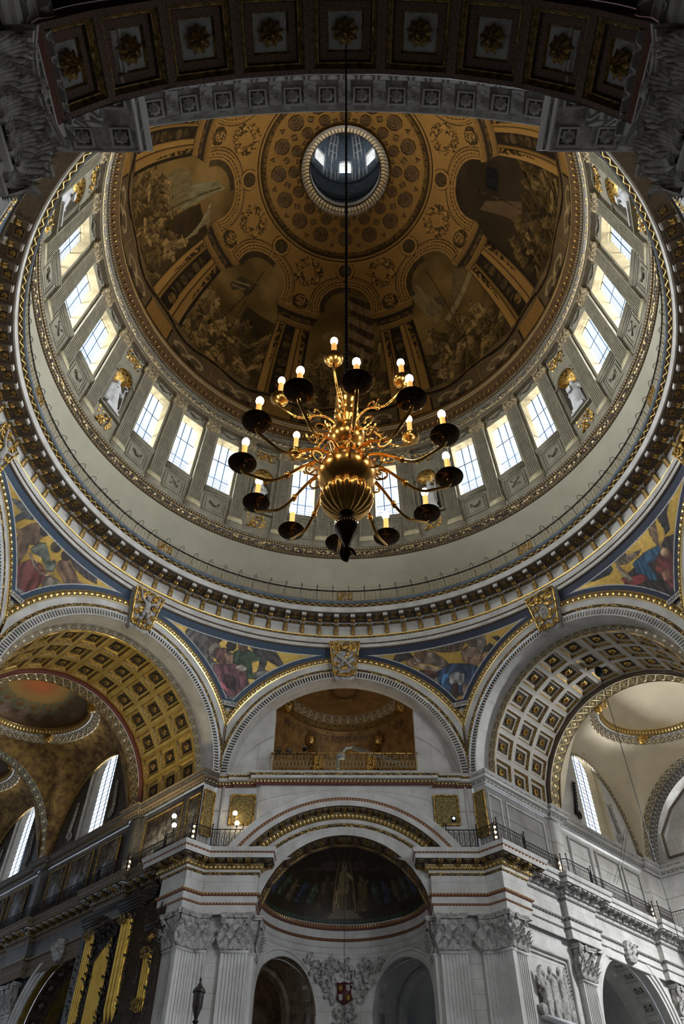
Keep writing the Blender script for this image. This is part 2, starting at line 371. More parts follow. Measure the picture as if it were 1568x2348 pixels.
# ------------------------------------------------------------------ painting on dense grids (per-vertex colour)
_tab = rng.random((8, 64, 64))
def vnoise(x, y, k=0):
    x = np.asarray(x)+17.3*k; y = np.asarray(y)+9.1*k; xi = np.floor(x).astype(int); yi = np.floor(y).astype(int)
    fx = x-xi; fy = y-yi; fx = fx*fx*(3-2*fx); fy = fy*fy*(3-2*fy); t = _tab[k % 8]
    a = t[xi % 64, yi % 64]; b = t[(xi+1) % 64, yi % 64]; c = t[xi % 64, (yi+1) % 64]; d = t[(xi+1) % 64, (yi+1) % 64]
    return (a*(1-fx)+b*fx)*(1-fy)+(c*(1-fx)+d*fx)*fy
def fbm(x, y, k=0, o=4):
    s = 0; a = .5
    for i in range(o): s = s+a*vnoise(x*2**i, y*2**i, k+i); a *= .5
    return s/(1-.5**o)
class Canvas:
    def __init__(s, X, Y, base):
        s.X, s.Y = X, Y; s.C = np.ones(X.shape+(4,)); s.C[..., :3] = base; s.C[..., 3] = 0
        s.ch = fbm(X*2.2, Y*2.2, 3)
    def put(s, M, col, k=1., alpha=0., shade=.5, f=(5., 1.2), seed=1, fold=0.):
        if not M.any(): return
        q = fbm(s.X[M]*f[0], s.Y[M]*f[1], seed, 3); c = np.array(col)*(1-shade+2*shade*q)[:, None]
        if fold: n2 = fbm(s.X[M]*.9, s.Y[M]*.7, seed+3, 2); an = seed*1.3; c = c*(1+fold*np.sin(13*(s.X[M]*math.cos(an)+.55*s.Y[M]*math.sin(an))+16*n2))[:, None]
        s.C[M, :3] = s.C[M, :3]*(1-k)+c*k; s.C[M, 3] = alpha
    def poly(s, pts, col, **kw):
        p = np.array(pts, float); X, Y = s.X, s.Y
        B = (X > p[:, 0].min()) & (X < p[:, 0].max()) & (Y > p[:, 1].min()) & (Y < p[:, 1].max())
        if not B.any(): return
        x, y = X[B], Y[B]; ins = np.zeros(x.shape, bool); n = len(p)
        for i in range(n):
            x1, y1 = p[i]; x2, y2 = p[(i+1) % n]
            if y1 == y2: continue
            c = ((y1 > y) != (y2 > y)) & (x < (x2-x1)*(y-y1)/(y2-y1)+x1); ins ^= c
        M = np.zeros(X.shape, bool); M[B] = ins; s.put(M, col, **kw)
    def ell(s, cx, cy, rx, ry, col, rot=0., r0=0., **kw):
        dx, dy = s.X-cx, s.Y-cy; c, q = math.cos(rot), math.sin(rot)
        d = ((dx*c+dy*q)/rx)**2+((-dx*q+dy*c)/ry)**2; s.put((d < 1) & (d >= r0*r0), col, **kw)
    def cap(s, x0, y0, x1, y1, r, col, r2=None, **kw):
        r2 = r if r2 is None else r2; L = (x1-x0)**2+(y1-y0)**2+1e-9
        t = np.clip(((s.X-x0)*(x1-x0)+(s.Y-y0)*(y1-y0))/L, 0, 1); d = np.hypot(s.X-x0-t*(x1-x0), s.Y-y0-t*(y1-y0))
        s.put(d < r+(r2-r)*t, col, **kw)
    def rect(s, x0, y0, x1, y1, col, **kw): s.put((s.X >= x0) & (s.X <= x1) & (s.Y >= y0) & (s.Y <= y1), col, **kw)
    def figure(s, x, y, h, lit=(.20, .12, .045), dark=(.03, .018, .008), lean=0., sd=0, arm=1):
        hw = h*.17; tx = x+lean*h
        lit = np.array(lit); s.poly([(x-hw*1.5, y), (x+hw*1.4, y), (x+hw*1.1, y+h*.35), (tx+hw*.9, y+h*.72), (tx-hw*.8, y+h*.74), (x-hw*1.2, y+h*.33)], lit*.38, f=(9/h, 1.2), seed=sd, shade=.95)
        for j in range(5):
            fx = x-hw*(1.3-.5*j); s.cap(fx, y+h*.03, tx-hw*(.7-.3*j), y+h*(.55+.1*(j % 2)), hw*.13, lit*(1.25-.18*j), r2=hw*.07, shade=.6); s.cap(fx+hw*.22, y+h*.03, tx-hw*(.55-.3*j), y+h*.5, hw*.08, dark, k=.8)
        s.poly([(x+hw*.2, y), (x+hw*1.4, y), (x+hw*1.1, y+h*.4), (tx+hw*.9, y+h*.68), (tx+hw*.3, y+h*.5)], dark, k=.7, seed=sd+1)
        s.cap(tx, y+h*.7, x+lean*h*.4, y+h*.42, hw*.75, lit*.7, f=(6, 6), seed=sd, shade=.9); s.cap(tx-hw*.3, y+h*.7, x+lean*h*.4-hw*.3, y+h*.5, hw*.3, lit*1.2, shade=.6)
        s.cap(tx+hw*.7, y+h*.69, tx+arm*h*.22, y+h*(.5+.3*rnd()), hw*.24, np.array(lit)*1.35, r2=hw*.16)
        s.cap(tx-hw*.7, y+h*.69, tx-h*.12, y+h*(.42+.12*rnd()), hw*.24, np.array(lit)*1.2, r2=hw*.16)
        s.ell(tx+.01, y+h*.86, h*.062, h*.078, np.array(lit)*1.5, shade=.2); s.ell(tx+h*.02, y+h*.895, h*.066, h*.055, dark, k=.85)
def rnd(): return random.random()

# ------------------------------------------------------------------ inner dome with its painted surface
EA, EB, EZ = 15.75, 18.45, 50.0
_th = np.linspace(0, PI/2, 6001); _R = EA*np.cos(_th); _Z = EZ+EB*np.sin(_th); _S = np.r_[0, np.cumsum(np.hypot(np.diff(_R), np.diff(_Z)))]
_S = _S-np.interp(51.6, _Z, _S); S_TOP = float(np.interp(68.1, _Z, _S))
def dR(s): return np.interp(s, _S, _R)
def dZ(s): return np.interp(s, _S, _Z)
def dome_at(az, s, lift=0.):   # frame on the inner face: x along, y into the room, z up the slope
    a = math.radians(az); r, z = float(dR(s)), float(dZ(s)); r2, z2 = float(dR(s+.05)), float(dZ(s+.05))
    t = Vector((math.cos(a), -math.sin(a), 0)); up = Vector(((r2-r)*math.sin(a), (r2-r)*math.cos(a), z2-z)).normalized(); n = t.cross(up)
    c = Vector((r*math.sin(a), r*math.cos(a), z))
    if n.dot(-c+Vector((0, 0, 55))) < 0: n = -n; t = -t
    c += n*lift
    M = Matrix.Identity(4)
    for i in range(3): M[i][0], M[i][1], M[i][2], M[i][3] = (up.cross(n))[i]*-1, n[i], up[i], c[i]
    if M.to_3x3().determinant() < 0:
        for i in range(3): M[i][0] = -M[i][0]
    return M
OC, OD, UMB, DK = np.array((.145, .072, .018)), np.array((.066, .034, .010)), np.array((.026, .015, .006)), np.array((.011, .007, .004))
def paint_dome():
    NA, NS = 1152, 336
    az = np.linspace(-180, 180, NA+1); s = np.linspace(-.02, S_TOP, NS); A, Sg = np.meshgrid(az, s, indexing='ij')
    R = dR(Sg); C = np.zeros(A.shape+(4,)); Hh = np.zeros(A.shape)
    for b in range(8):
        c0 = -180+22.5+45*b+0.0; mid = ((c0+22.5+180) % 360)-180   # painted bay centred on mid
        i0 = int(round((c0+180)/360*NA)); i1 = i0+NA//8
        idx = np.arange(i0, i1+1) % NA
        a = A[idx][:, :]; d = (a-mid+180) % 360-180
        X = np.radians(d)*R[idx]; Y = Sg[idx]; cv = Canvas(X, Y, OC); H = np.zeros(X.shape)
        side = np.sign(d); xp = np.radians(22.5-np.abs(d))*R[idx]*-side   # distance from pier centre
        # ---- scene inside the arch
        sky = np.array((.074, .041, .012))
        cv.put(np.abs(d) < 16.5, UMB*1.0, shade=.6, f=(.5, .5), seed=2)
        nb = int(round(mid/45)) % 8; sd = nb*3
        M = (Y > 6.5) & (Y < 16) & (np.abs(d) < 16.5); cv.put(M, sky, shade=.95, f=(.35, .45), seed=5+nb)
        if nb == 0:      # curtain and clouds
            for k in range(9): cv.cap(.3+rnd()*.5, 14.2-k*.65, 2.4, 13.2-k*.72, .22, (0.099, 0.058, 0.026) if k % 2 else (0.029, 0.017, 0.009), r2=.30, shade=.7)
            cv.cap(1.3, 4.2, 1.5, 9.2, .16, (0.116, 0.075, 0.029)); cv.cap(2.6, 5.0, 3.2, 9.4, .15, (0.128, 0.081, 0.029))
            cv.ell(-1.2, 10.6, .9, .4, (0.128, 0.081, 0.026), rot=.3, k=.8)
        elif nb == 7:    # banner in a cloudy sky, soldiers below
            cv.cap(-.9, 8.2, .2, 12.6, .04, DK); cv.poly([(.2, 12.5), (-1.5, 12.0), (-2.0, 10.6), (-1.5, 10.3), (-.9, 11.2), (-.3, 10.8)], (0.035, 0.022, 0.010), f=(.8, 5)); cv.cap(-1.7, 11.2, -.4, 11.9, .08, (0.116, 0.075, 0.029)); cv.cap(-1.8, 10.7, -.6, 11.3, .06, (0.099, 0.064, 0.026))
            cv.poly([(.2, 9.6), (2.9, 9.0), (3.2, 6.6), (.8, 6.8)], (0.043, 0.028, 0.013)); cv.ell(-3.0, 7.7, .75, .95, (0.116, 0.072, 0.023), shade=.25)
            cv.put((Y > 7.6) & (Y < 10.2) & (X > .4) & (X < 4), DK, k=.75, f=(1, 1))
        elif nb == 1:    # temple front with steps
            cv.poly([(-.8, 9.0), (3.4, 10.9), (3.6, 10.4), (-.6, 8.5)], (0.116, 0.075, 0.029)); cv.poly([(.3, 9.7), (2.0, 12.2), (3.3, 11.0)], (0.070, 0.043, 0.017), f=(6, 6))
            cv.poly([(-3.6, 5.4), (0., 6.2), (0., 5.2), (-3.6, 3.6)], (0.075, 0.046, 0.020), f=(1, 9)); cv.ell(-.9, 10.6, 1.0, .8, (0.041, 0.026, 0.012)); cv.poly([(-2.6, 13), (-1.4, 13.6), (-.4, 10), (-1.6, 9)], (0.116, 0.078, 0.029), k=.6)
        elif nb == 2:    # dark prison with a slanting beam
            cv.put(np.abs(d) < 16.5, DK*1.1, k=.9, shade=.4, f=(.6, .6)); cv.poly([(-1.4, 12.4), (-.6, 12.0), (.6, 8.0), (-.9, 7.6)], (0.052, 0.029, 0.013), shade=.3); cv.rect(.4, 10.9, 2.1, 12.2, (0.007, 0.006, 0.005)); 
        elif nb == 6:    # sail and waves
            cv.poly([(-.6, 13.6), (.2, 14.3), (.6, 9.4), (-1.3, 10.0)], (0.093, 0.070, 0.029)); cv.put((Y > 7) & (Y < 11.5) & (X > .6), DK, k=.85, f=(1, 1))
            for k in range(7): cv.cap(.9+k*.22, 12.6-k*.1, 2.7, 10.3-k*.25, .05, (0.116, 0.081, 0.035))
            cv.ell(-1.2, 9.0, 1.5, 1.9, (0.075, 0.052, 0.020), k=.8)
        st = random.getstate(); random.seed(100+nb)
        lit = np.array((.105, .060, .019))*(.62 if nb == 2 else 1.0)
        for row, (yb, h, n) in enumerate([(6.2, 2.4, 6), (4.9, 2.2, 9), (3.6, 2.2, 10), (2.3, 2.4, 9)]):
            for k in range(n):
                x = (-3.9+7.8*(k+.2+.6*rnd())/n)*(.97 if row else .78)
                cv.figure(x, yb+.7*rnd(), h*(.8+.35*rnd()), lit*(.35+.8*rnd()**1.5), lean=(rnd()-.5)*.9, sd=int(rnd()*8), arm=1 if rnd() > .5 else -1)
        for k in range(14): # limbs, drapery and clouds that tie the crowd together
            x, y = (rnd()-.5)*6.6, 2.2+rnd()*5; an = rnd()*PI
            cv.cap(x, y, x+math.cos(an)*.9, y+math.sin(an)*.6, .10, lit*(1.3 if k % 2 else .35), r2=.22, shade=.7)
        random.setstate(st)
        # arch moulding rings round (0, 12.9)
        rr = np.hypot(X*.98, (Y-12.9)*1.0); up = Y > 12.7
        out = up & (rr > 2.35); cv.put(out, OC, shade=.12, f=(.8, .8))
        inner = up & (rr > 1.85) & (rr <= 2.35) & ((X < .5)); cv.put(inner, DK*1.5, k=.8)
        for ra, rb, colr, hh in ((2.35, 2.5, OC*1.15, .05), (2.5, 2.56, DK*2, .0), (2.56, 2.72, OC*1.05, .09), (2.72, 2.82, UMB, .05), (2.82, 3.0, OC*1.1, .13), (3.0, 3.06, DK*2, 0.), (3.2, 3.3, UMB*1.3, .0)):
            mm = up & (rr > ra) & (rr <= rb); cv.put(mm, colr, shade=.1); H[mm] = hh
        mm = up & (rr > 2.72) & (rr <= 2.82); tt = np.arctan2(Y-12.9, X); cv.put(mm & (np.sin(tt*46) > .2), OC*.8, shade=.1)
        # festoon field over each pier
        fx = np.abs(xp); mm = (Y > 13.4) & (fx < 2.4) & (rr > 3.06) & (Y < 17.2)
        q = fbm(X*5, Y*5, 2); blob = np.exp(-(((np.hypot(xp*1.0, (Y-15.9)*1.0)-.95)/.5)**2))*(1 if nb % 2 else .9)
        cv.put(mm & (blob*q > .34), UMB*.9, shade=.8, f=(7, 7)); cv.put(mm & (blob*q > .47), OC*1.2, shade=.6, f=(9, 9)); H[mm & (blob*q > .36)] = .10
        # medallion over the arch crown
        rm = np.hypot(X, Y-16.64)
        for ra, rb, colr, hh in ((0, .5, UMB*1.4, .06), (.5, .58, DK*1.6, 0), (.58, .82, OC*1.1, .10), (.82, .88, UMB, 0.)):
            mm = (rm >= ra) & (rm < rb); cv.put(mm, colr, shade=.6 if ra == 0 else .1, f=(8, 8)); H[mm] = hh
        # pier: pilasters, garlands, niche drape
        y0 = 3.1; px = np.degrees(xp/R[idx])*1.0
        pm = (Y > y0-.3) & (Y < 10.7) & (np.abs(px) < 7.2); cv.put(pm, DK*1.3, shade=.4)
        for a0, a1, colr, hh in ((-7.0, -4.4, OC*1.05, .10), (-4.1, -3.4, OC*.7, .07), (1.2, 3.1, OC*1.0, .10), (3.2, 6.2, OC*.85, .12)):
            mm = pm & (px > a0) & (px < a1); cv.put(mm, colr, shade=.15, f=(1, .5)); H[mm] = hh
        for gx in (-5.2, 5.2):
            mm = pm & (np.abs(px-gx) < 1.0*(Y-5.6)/5) & (Y > 6.0) & (fbm(X*6, Y*6, 4) > .4); cv.put(mm, UMB*.8, shade=.8, f=(8, 8)); H[mm] += .05
        for k in range(6):
            cv.ell(float(np.radians(22.5*1-.8)*0), 0, .01, .01, OC)
            mm = pm & (((px+.9)/1.7)**2+((Y-(9.6-k*.95))/.42)**2 < 1) & ((px+.9)/1.7 > -.9+.2*k*0); cv.put(mm, UMB*(1.5 if k % 2 else 1.0), shade=.9, f=(2, 6)); H[mm] = .05
        mm = (np.hypot(xp, Y-4.1) < 1.0) & (px > -3.4) & (px < 1.4); cv.put(mm, DK*1.1, shade=.4)
        mm = (np.hypot(xp*1.2, Y-4.4) < .5); cv.put(mm, OD*1.1, shade=.9, f=(6, 6))
        # entablature block over the pier
        w_e = 1.5+.55*np.clip((Y-10.7)/1.5, 0, 1); em = (Y > 10.6) & (Y < 12.45) & (np.abs(xp) < w_e); cv.put(em, DK*1.6, shade=.4); H[em] = .04
        for ya, yb, colr, hh in ((10.62, 10.72, OC*1.1, .14), (10.76, 10.92, OC, .16), (10.96, 11.1, OC*1.15, .2), (11.25, 11.62, OD*.9, .08), (11.95, 12.06, OC*1.2, .22), (12.1, 12.22, OC, .24), (12.27, 12.42, OC*1.15, .28)):
            mm = em & (Y > ya) & (Y < yb); cv.put(mm, colr, shade=.12); H[mm] = hh
        mm = em & (Y > 11.2) & (Y < 11.66) & (fbm(xp*5, Y*5, 6) > .5); cv.put(mm, DK*2); 
        # cartouche above it
        mm = (np.hypot(xp/.75, (Y-13.1)/.75) < 1) & (fbm(X*6, Y*6, 1) > .36); cv.put(mm, UMB*1.1, shade=.9, f=(8, 8)); H[mm] = .14
        mm = (np.hypot(xp/.45, (Y-13.2)/.5) < 1) & (fbm(X*9, Y*9, 5) > .5); cv.put(mm, OC*1.3, alpha=.5); H[mm] = .18
        # podium and scrolls at the foot
        pod = Y < 3.0+.12*np.sin(X*1.1); cv.put(pod, np.array((.052, .032, .014)), shade=.4, f=(.7, .7))
        wv = np.abs(Y-(2.62+.22*np.cos(d*PI/11.25))); cv.put(wv < .20, DK*1.2); cv.put((wv > .16) & (wv < .24) & (Y > 2.5), OC*.7)
        cv.put((Y < 2.25) & (np.abs(xp) < 1.5), OC*.75, shade=.15); cv.put((Y < 2.2) & (np.abs(np.abs(xp)-1.5) < .07), DK)
        for sg in (-1, 1):
            for k in range(2):
                cx = sg*(1.6+k*1.6); cv.ell(cx, 1.35, .85, .5, (.14, .09, .04), r0=.62); cv.ell(cx+sg*.3, .85, .5, .3, DK, k=.8)
        cv.put((Y < .62) & (Y > .5), DK); cv.put(Y < .5, OC*.5, shade=.3)
        # frieze bands above the scenes
        C[idx] = cv.C; Hh[idx] = H
    # upper zone: rope, dark cove, coffer field
    for sa, sb, colr, hh in ((17.30, 17.42, OC*1.2, .10), (17.42, 17.52, UMB, .03), (17.52, 17.66, OC*1.15, .14), (17.66, 18.28, UMB*1.0, .0), (18.28, 18.36, OC*1.2, .12), (18.36, 21.55, OC, .02), (21.55, 21.66, OC*1.1, .1), (21.66, S_TOP, UMB*1.3, .04)):
        mm = (Sg > sa) & (Sg <= sb); n1 = fbm(A*.6, Sg*3, 3)[mm]; C[mm, :3] = np.array(colr)*(.85+.3*n1)[:, None]; Hh[mm] = hh
    mm = (Sg > 18.0) & (Sg <= 18.28) & (fbm(A*1.6, Sg*9, 5) > .5); C[mm, :3] = OC*.6
    mm = (Sg > 21.7) & (Sg < 22.1) & (fbm(A*1.2, Sg*8, 2) > .5); C[mm, :3] = OD
    C[-1] = C[0]; Hh[-1] = Hh[0]; C[..., 3] = np.clip(C[..., 3], 0, 1)
    RR = R-Hh*.8; ZZz = dZ(Sg)-Hh*.25; a = np.radians(A)
    m = MB(); m.grid(np.stack([np.sin(a)*RR, np.cos(a)*RR, ZZz], -1), col=C)
    return m
ceil = part('ceiling', paint_dome(), MURAL, None, smooth=60, cols=True)
tag(ceil, 'great painted dome interior with gilded arcade scenes around a round central eye', 'dome', kind='structure')

def rosette(r, n=8, d=.12, k=6, mi=0, rows=2):
    m = MB()
    for q in range(rows):
        rq = r*(1-.42*q)
        for i in range(n):
            a = 2*PI*(i+.5*q)/n; T = Matrix.Rotation(a, 4, 'Y')
            t = np.linspace(0, 1, 5); wd = np.array([.25, .8, 1., .7, .1])*rq*PI/n*.95; hh = d*(.35+.5*q)+d*np.array([.2, .65, .6, .3, -.05])
            P = np.stack([np.stack([-wd, hh*.6, rq*t], -1), np.stack([0*wd, hh, rq*t], -1), np.stack([wd, hh*.6, rq*t], -1)], 1)
            g = MB().grid(P); m.inst(g, T)
    m.ball((0, d*1.0, 0), (r*.2, d*.6, r*.2), 6)
    return m
def octa(a, b, c, steps, sides=8, rot=None):  # polygonal coffer frame: outer radius a, inner radius b
    m = MB(); rot = PI/sides if rot is None else rot; th = np.linspace(0, 2*PI, sides, endpoint=False)+rot
    def rg(r, y): return np.stack([np.cos(th)*r, np.full(sides, y), np.sin(th)*r], -1)
    for i, ((r1, y1), (r2, y2), mi) in enumerate(steps): m.grid(np.stack([rg(r1, y1), rg(r2, y2)], 1), mi, cu=True)
    return m
def coffer_oct(r):
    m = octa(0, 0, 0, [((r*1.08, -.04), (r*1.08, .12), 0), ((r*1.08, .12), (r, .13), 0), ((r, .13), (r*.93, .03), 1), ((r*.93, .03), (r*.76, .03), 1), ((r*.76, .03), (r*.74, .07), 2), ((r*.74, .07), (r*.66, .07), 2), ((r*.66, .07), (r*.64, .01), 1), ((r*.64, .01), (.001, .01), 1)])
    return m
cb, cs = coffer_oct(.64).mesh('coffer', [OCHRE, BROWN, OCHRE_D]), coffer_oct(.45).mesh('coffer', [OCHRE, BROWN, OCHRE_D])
rb, rs = rosette(.34, 8, .14).mesh('rosette', OCHRE_D), rosette(.24, 8, .11).mesh('rosette', OCHRE_D)
sq = octa(0, 0, 0, [((.31, -.04), (.31, .10), 0), ((.31, .10), (.27, .10), 0), ((.27, .10), (.25, .02), 1), ((.25, .02), (.001, .02), 1)], 4, 0).mesh('square_coffer', [OCHRE, OCHRE_D])
tri = octa(0, 0, 0, [((.26, -.04), (.25, .10), 0), ((.25, .10), (.2, .10), 0), ((.2, .10), (.18, .02), 1), ((.18, .02), (.001, .02), 1)], 3, PI/2).mesh('triangle_coffer', [OCHRE, OCHRE_D])
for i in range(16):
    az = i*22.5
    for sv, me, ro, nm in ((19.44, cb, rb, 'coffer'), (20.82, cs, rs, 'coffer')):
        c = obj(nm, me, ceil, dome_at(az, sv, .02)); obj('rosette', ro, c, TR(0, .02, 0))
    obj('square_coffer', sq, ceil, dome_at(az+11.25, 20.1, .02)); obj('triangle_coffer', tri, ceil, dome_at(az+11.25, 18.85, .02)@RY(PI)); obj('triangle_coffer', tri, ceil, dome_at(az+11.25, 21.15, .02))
m = MB(); ring(m, [(3.75, 67.55), (3.45, 67.62), (3.4, 67.85), (3.12, 67.9), (3.07, 68.1)]); part('oculus_rim', m, O_ROPE, ceil)
m = MB(); ring(m, [(3.07, 68.1), (3.05, 68.9)]); part('oculus_sleeve', m, STONE, ceil)

# ------------------------------------------------------------------ lantern above the eye
lan = root('wall_lantern', None, 'blue-grey coffered lantern cone seen through the round eye of the dome', 'lantern', kind='structure')
LP = [(3.25, 68.9), (4.3, 69.0), (4.3, 71.5), (4.15, 72.6)]
m = MB(); ring(m, LP, n=96); part('lantern_base', m, BLUEG, lan)
m = MB(); ring(m, [(4.15, 72.6), (3.85, 72.9), (3.95, 73.4), (3.8, 75.6), (3.62, 75.8), (3.72, 76.2)], n=96); part('lantern_cornice', m, BLUEG, lan)
def lr(z): return float(np.interp(z, [76, 80, 84, 87, 89, 90.5], [3.75, 3.72, 3.45, 2.9, 2.1, 1.2]))
for i in range(8):
    a0 = i*45; m = MB()
    fn = lambda x, z, a0=a0, d=0.: (lambda r, a: (math.sin(a)*r, math.cos(a)*r, z))(lr(z)+d, math.radians(a0)+x/3.7)
    zs = np.linspace(76, 90.5, 17)
    wall(m, -1.453, 1.453, 76.1, 84.0, [(0, .62, 78.6, 80.9, .62)] if True else [], fn, n=12)
    z2 = np.linspace(84, 90.5, 9); xx = np.linspace(-1.453, 1.453, 7); m.grid(np.array([[fn(x*1, z) for z in z2] for x in xx]))
    part('lantern_bay', m, BLUEG, lan, smooth=0)
    m = MB(); reveal(m, 0, .62, 78.6, 80.9, .62, fn, lambda x, z: fn(x, z, d=.8), n=12); part('window_arch', m, STONE, lan)
    m = MB(); arch_p = [(.64, 0), (.64, -.1), (.8, -.1), (.8, 0)]
    pts = [(.72, 76.4)]+[(.72*math.cos(t), 80.9+.72*math.sin(t)) for t in np.linspace(0, PI, 13)]+[(-.72, 76.4)]
    m.tube([fn(x, z, d=-.04) for x, z in pts], .07, 4); part('window_frame', m, STONE, lan)
    for sg in (-1, 1):   # coffered ribs
        m = MB(); m.tube([fn(sg*1.0, z, d=-.03) for z in zs], .08, 4); part('rib', m, STONE, lan)
    m = MB(); m.tube([fn(1.453, z, d=-.03) for z in zs], .10, 4)
    for z in np.linspace(76.8, 88.5, 8): m.tube([fn(1.0+.15*q, z, d=-.03) for q in range(7)], .06, 4)
    part('rib_grid', m, STONE, lan)
    wn = root('window_%d' % (40+i), FRM(a0), 'small round-headed lantern window, bay %s of the cone' % ['facing the viewer', 'far right', 'right side', 'near right', 'nearest, hidden', 'near left', 'left side', 'far left'][i], 'window', kind='structure')
    m = MB(); r = lr(80)+.7; P = [(-.62, 78.6), (.62, 78.6)]+[(.62*math.cos(t), 80.9+.62*math.sin(t)) for t in np.linspace(0, PI, 12)]
    m.add([(x, r, z) for x, z in P], np.arange(len(P))[None, :]); part('pane', m, PANEL_, wn, smooth=0); window_light('sky_outside_lantern', FRM(a0)@TR(0, r+2.2, 78.6)@RX(-PI/2), (1.2, 1.2), P_LANT)
    m = MB(); m.box((0, r-.05, 80.1), (.05, .05, 3)); m.box((0, r-.05, 80.2), (1.24, .05, .07)); part('glazing_bar', m, LEAD, wn, smooth=0)
m = MB(); ring(m, [(2.75, 87.2), (2.3, 87.4), (2.2, 89.6), (.01, 90.6)], n=48); part('lantern_crown', m, DKSTONE, lan)
rl = root('oculus_balustrade', None, 'dark little balustrade ringing the top of the dome eye', 'balustrade')
m = MB(); ring(m, [(3.12, 69.9), (3.2, 69.9), (3.2, 70.0), (3.12, 70.0)], n=72); part('handrail', m, IRON, rl)
m = MB(); m.tube([(0, 3.15, 68.9), (0, 3.15, 69.9)], .045, 4); bme = m.mesh('baluster', IRON)
for i in range(90): obj('baluster', bme, rl, FRM(i*4))

# ------------------------------------------------------------------ carved pieces reused below
def leaf(wd, h, curl, lobes=3, nt=9):
    t = np.linspace(0, 1, nt); yc = .06*h+curl*np.clip((t-.45)/.55, 0, 1)**1.7; zc = h*(t-.16*np.clip((t-.72)/.28, 0, 1)**2*1.6)
    wv = wd*.5*(np.sin(np.clip(t*1.05, 0, 1)*PI)**.55*.9+.15)*(1+.16*np.cos(t*PI*2*lobes)); wv[-1] *= .35
    if nt < 12:
        P = np.stack([np.stack([-wv, yc-.10*wv, zc], -1), np.stack([-wv*.5, yc+.16*wd*.5, zc], -1), np.stack([0*wv, yc+.02*wd, zc+.01], -1), np.stack([wv*.5, yc+.16*wd*.5, zc], -1), np.stack([wv, yc-.10*wv, zc], -1)], 1)
        return MB().grid(P)
    m = MB(); nf = 9                          # acanthus: long ribbed fingers fanning from the stem, tips curling forward
    for i in range(nf):
        q = (i-(nf-1)/2)/((nf-1)/2); tt = np.linspace(0, 1, 8); hh = h*(1-.42*q*q); sp = q*wd*.62
        x = sp*(.25*tt+.75*tt**.7)*(1+.12*np.sin(tt*PI)); y = .05*h+curl*np.clip((tt-.35)/.65, 0, 1)**1.8*(1-.25*abs(q))+.05*wd*(1-abs(q)); z = hh*(tt-.20*np.clip((tt-.7)/.3, 0, 1)**2)
        ww = wd*.085*(.5+1.1*np.sin(np.clip(tt*1.02, 0, 1)*PI)**.6); ww[-1] = wd*.02
        m.grid(np.stack([np.stack([x-ww, y-.05*wd, z], -1), np.stack([x-ww*.3, y+.045*wd, z], -1), np.stack([x+ww*.3, y+.045*wd, z], -1), np.stack([x+ww, y-.05*wd, z], -1)], 1))
    return m
def capital(wd, h, d, nl=3, hi=False):   # corinthian pilaster capital, x along face, y outward, z up from the necking
    m = MB(); nt = 13 if hi else 8
    m.grid(np.array([[(x*(1+.10*(z/h)**3), y+.10*wd*(z/h)**3, z) for z in (0, h*.5, h*.86)] for x, y in ((-wd/2, 0), (-wd/2, d), (wd/2, d), (wd/2, 0))]))
    lw = wd/nl
    for row, (z0, hh, off, cu) in enumerate(((0, .42, 0, .20), (.05, .70, .5, .26))):
        n = nl+(1 if row else 0)
        for i in range(n):
            x = (i-(n-1)/2)*lw; m.inst(leaf(lw*.98, h*hh, wd*cu, 4 if hi else 3, nt), TR(x, d+.02*wd, h*z0*.4))
            if hi and row == 0:
                for sg in (-1, 1): m.inst(leaf(lw*.4, h*hh*.8, wd*cu*.8, 2, 7), TR(x+sg*lw*.28, d+.04*wd, .02)@RY(sg*.25))
        for sg in (-1, 1): m.inst(leaf(lw*.8, h*hh, wd*cu, 3, nt), TR(sg*wd/2, d*.55, 0)@RZ(-sg*PI/2))
    for sg in (-1, 1):   # volutes
        t = np.linspace(0, 3.2*PI, 22 if hi else 14); r = .15*wd*(1-t/(3.6*PI)); cx, cz = sg*wd*.47, h*.80
        m.tube(np.stack([cx-sg*r*np.cos(t)*.8, d+wd*.16+sg*0+.0*t, cz-r*np.sin(t)], -1), .035*wd, 4)
        m.tube([[cx-sg*wd*.34*(1-q), d+wd*(.05+.12*q), cz-h*.28*(1-q)+h*.06*q] for q in np.linspace(0, 1, 5)], .035*wd, 4)
    t = np.linspace(-1, 1, 9); front = np.stack([t*wd*.62, d+wd*(.24-.12*(1-t*t)), 0*t], -1)
    for za, zb, k in ((.87, .93, .97), (.93, 1.0, 1.03)):
        A_ = front*np.array([k, k, 1])+np.array([0, 0, h*za]); B_ = front*np.array([k, k, 1])+np.array([0, 0, h*zb]); b0 = A_*np.array([1, 0, 1]); b1 = B_*np.array([1, 0, 1])
        m.grid(np.stack([b0, A_, B_, b1], 1))
        for e in (0, -1): m.add([b0[e], A_[e], B_[e], b1[e]], np.array([[0, 1, 2, 3]]))
    m.inst(rosette(.13*wd, 6, .06, rows=1), TR(0, d+wd*.16, h*.93))
    return m
def shaft(wd, h, d, nf=7, top=1.0):     # fluted shaft, x along face, y outward
    e = wd*.06; xs = [-wd/2, -wd/2]; ys = [0, d]; fw = (wd-2*e)/nf
    for i in range(nf):
        a = -wd/2+e+i*fw; g = fw*.16
        for q, dy in ((g, 0), (g*1.05, -.30), (.5*fw, -.42), (fw-g*1.05, -.30), (fw-g, 0)): xs.append(a+q); ys.append(d+dy*fw)
    xs += [wd/2, wd/2]; ys += [d, 0]; xs, ys = np.array(xs), np.array(ys)
    return MB().grid(np.stack([np.stack([xs, ys, 0*xs], -1), np.stack([xs*top, ys, 0*xs+h], -1)], 1))
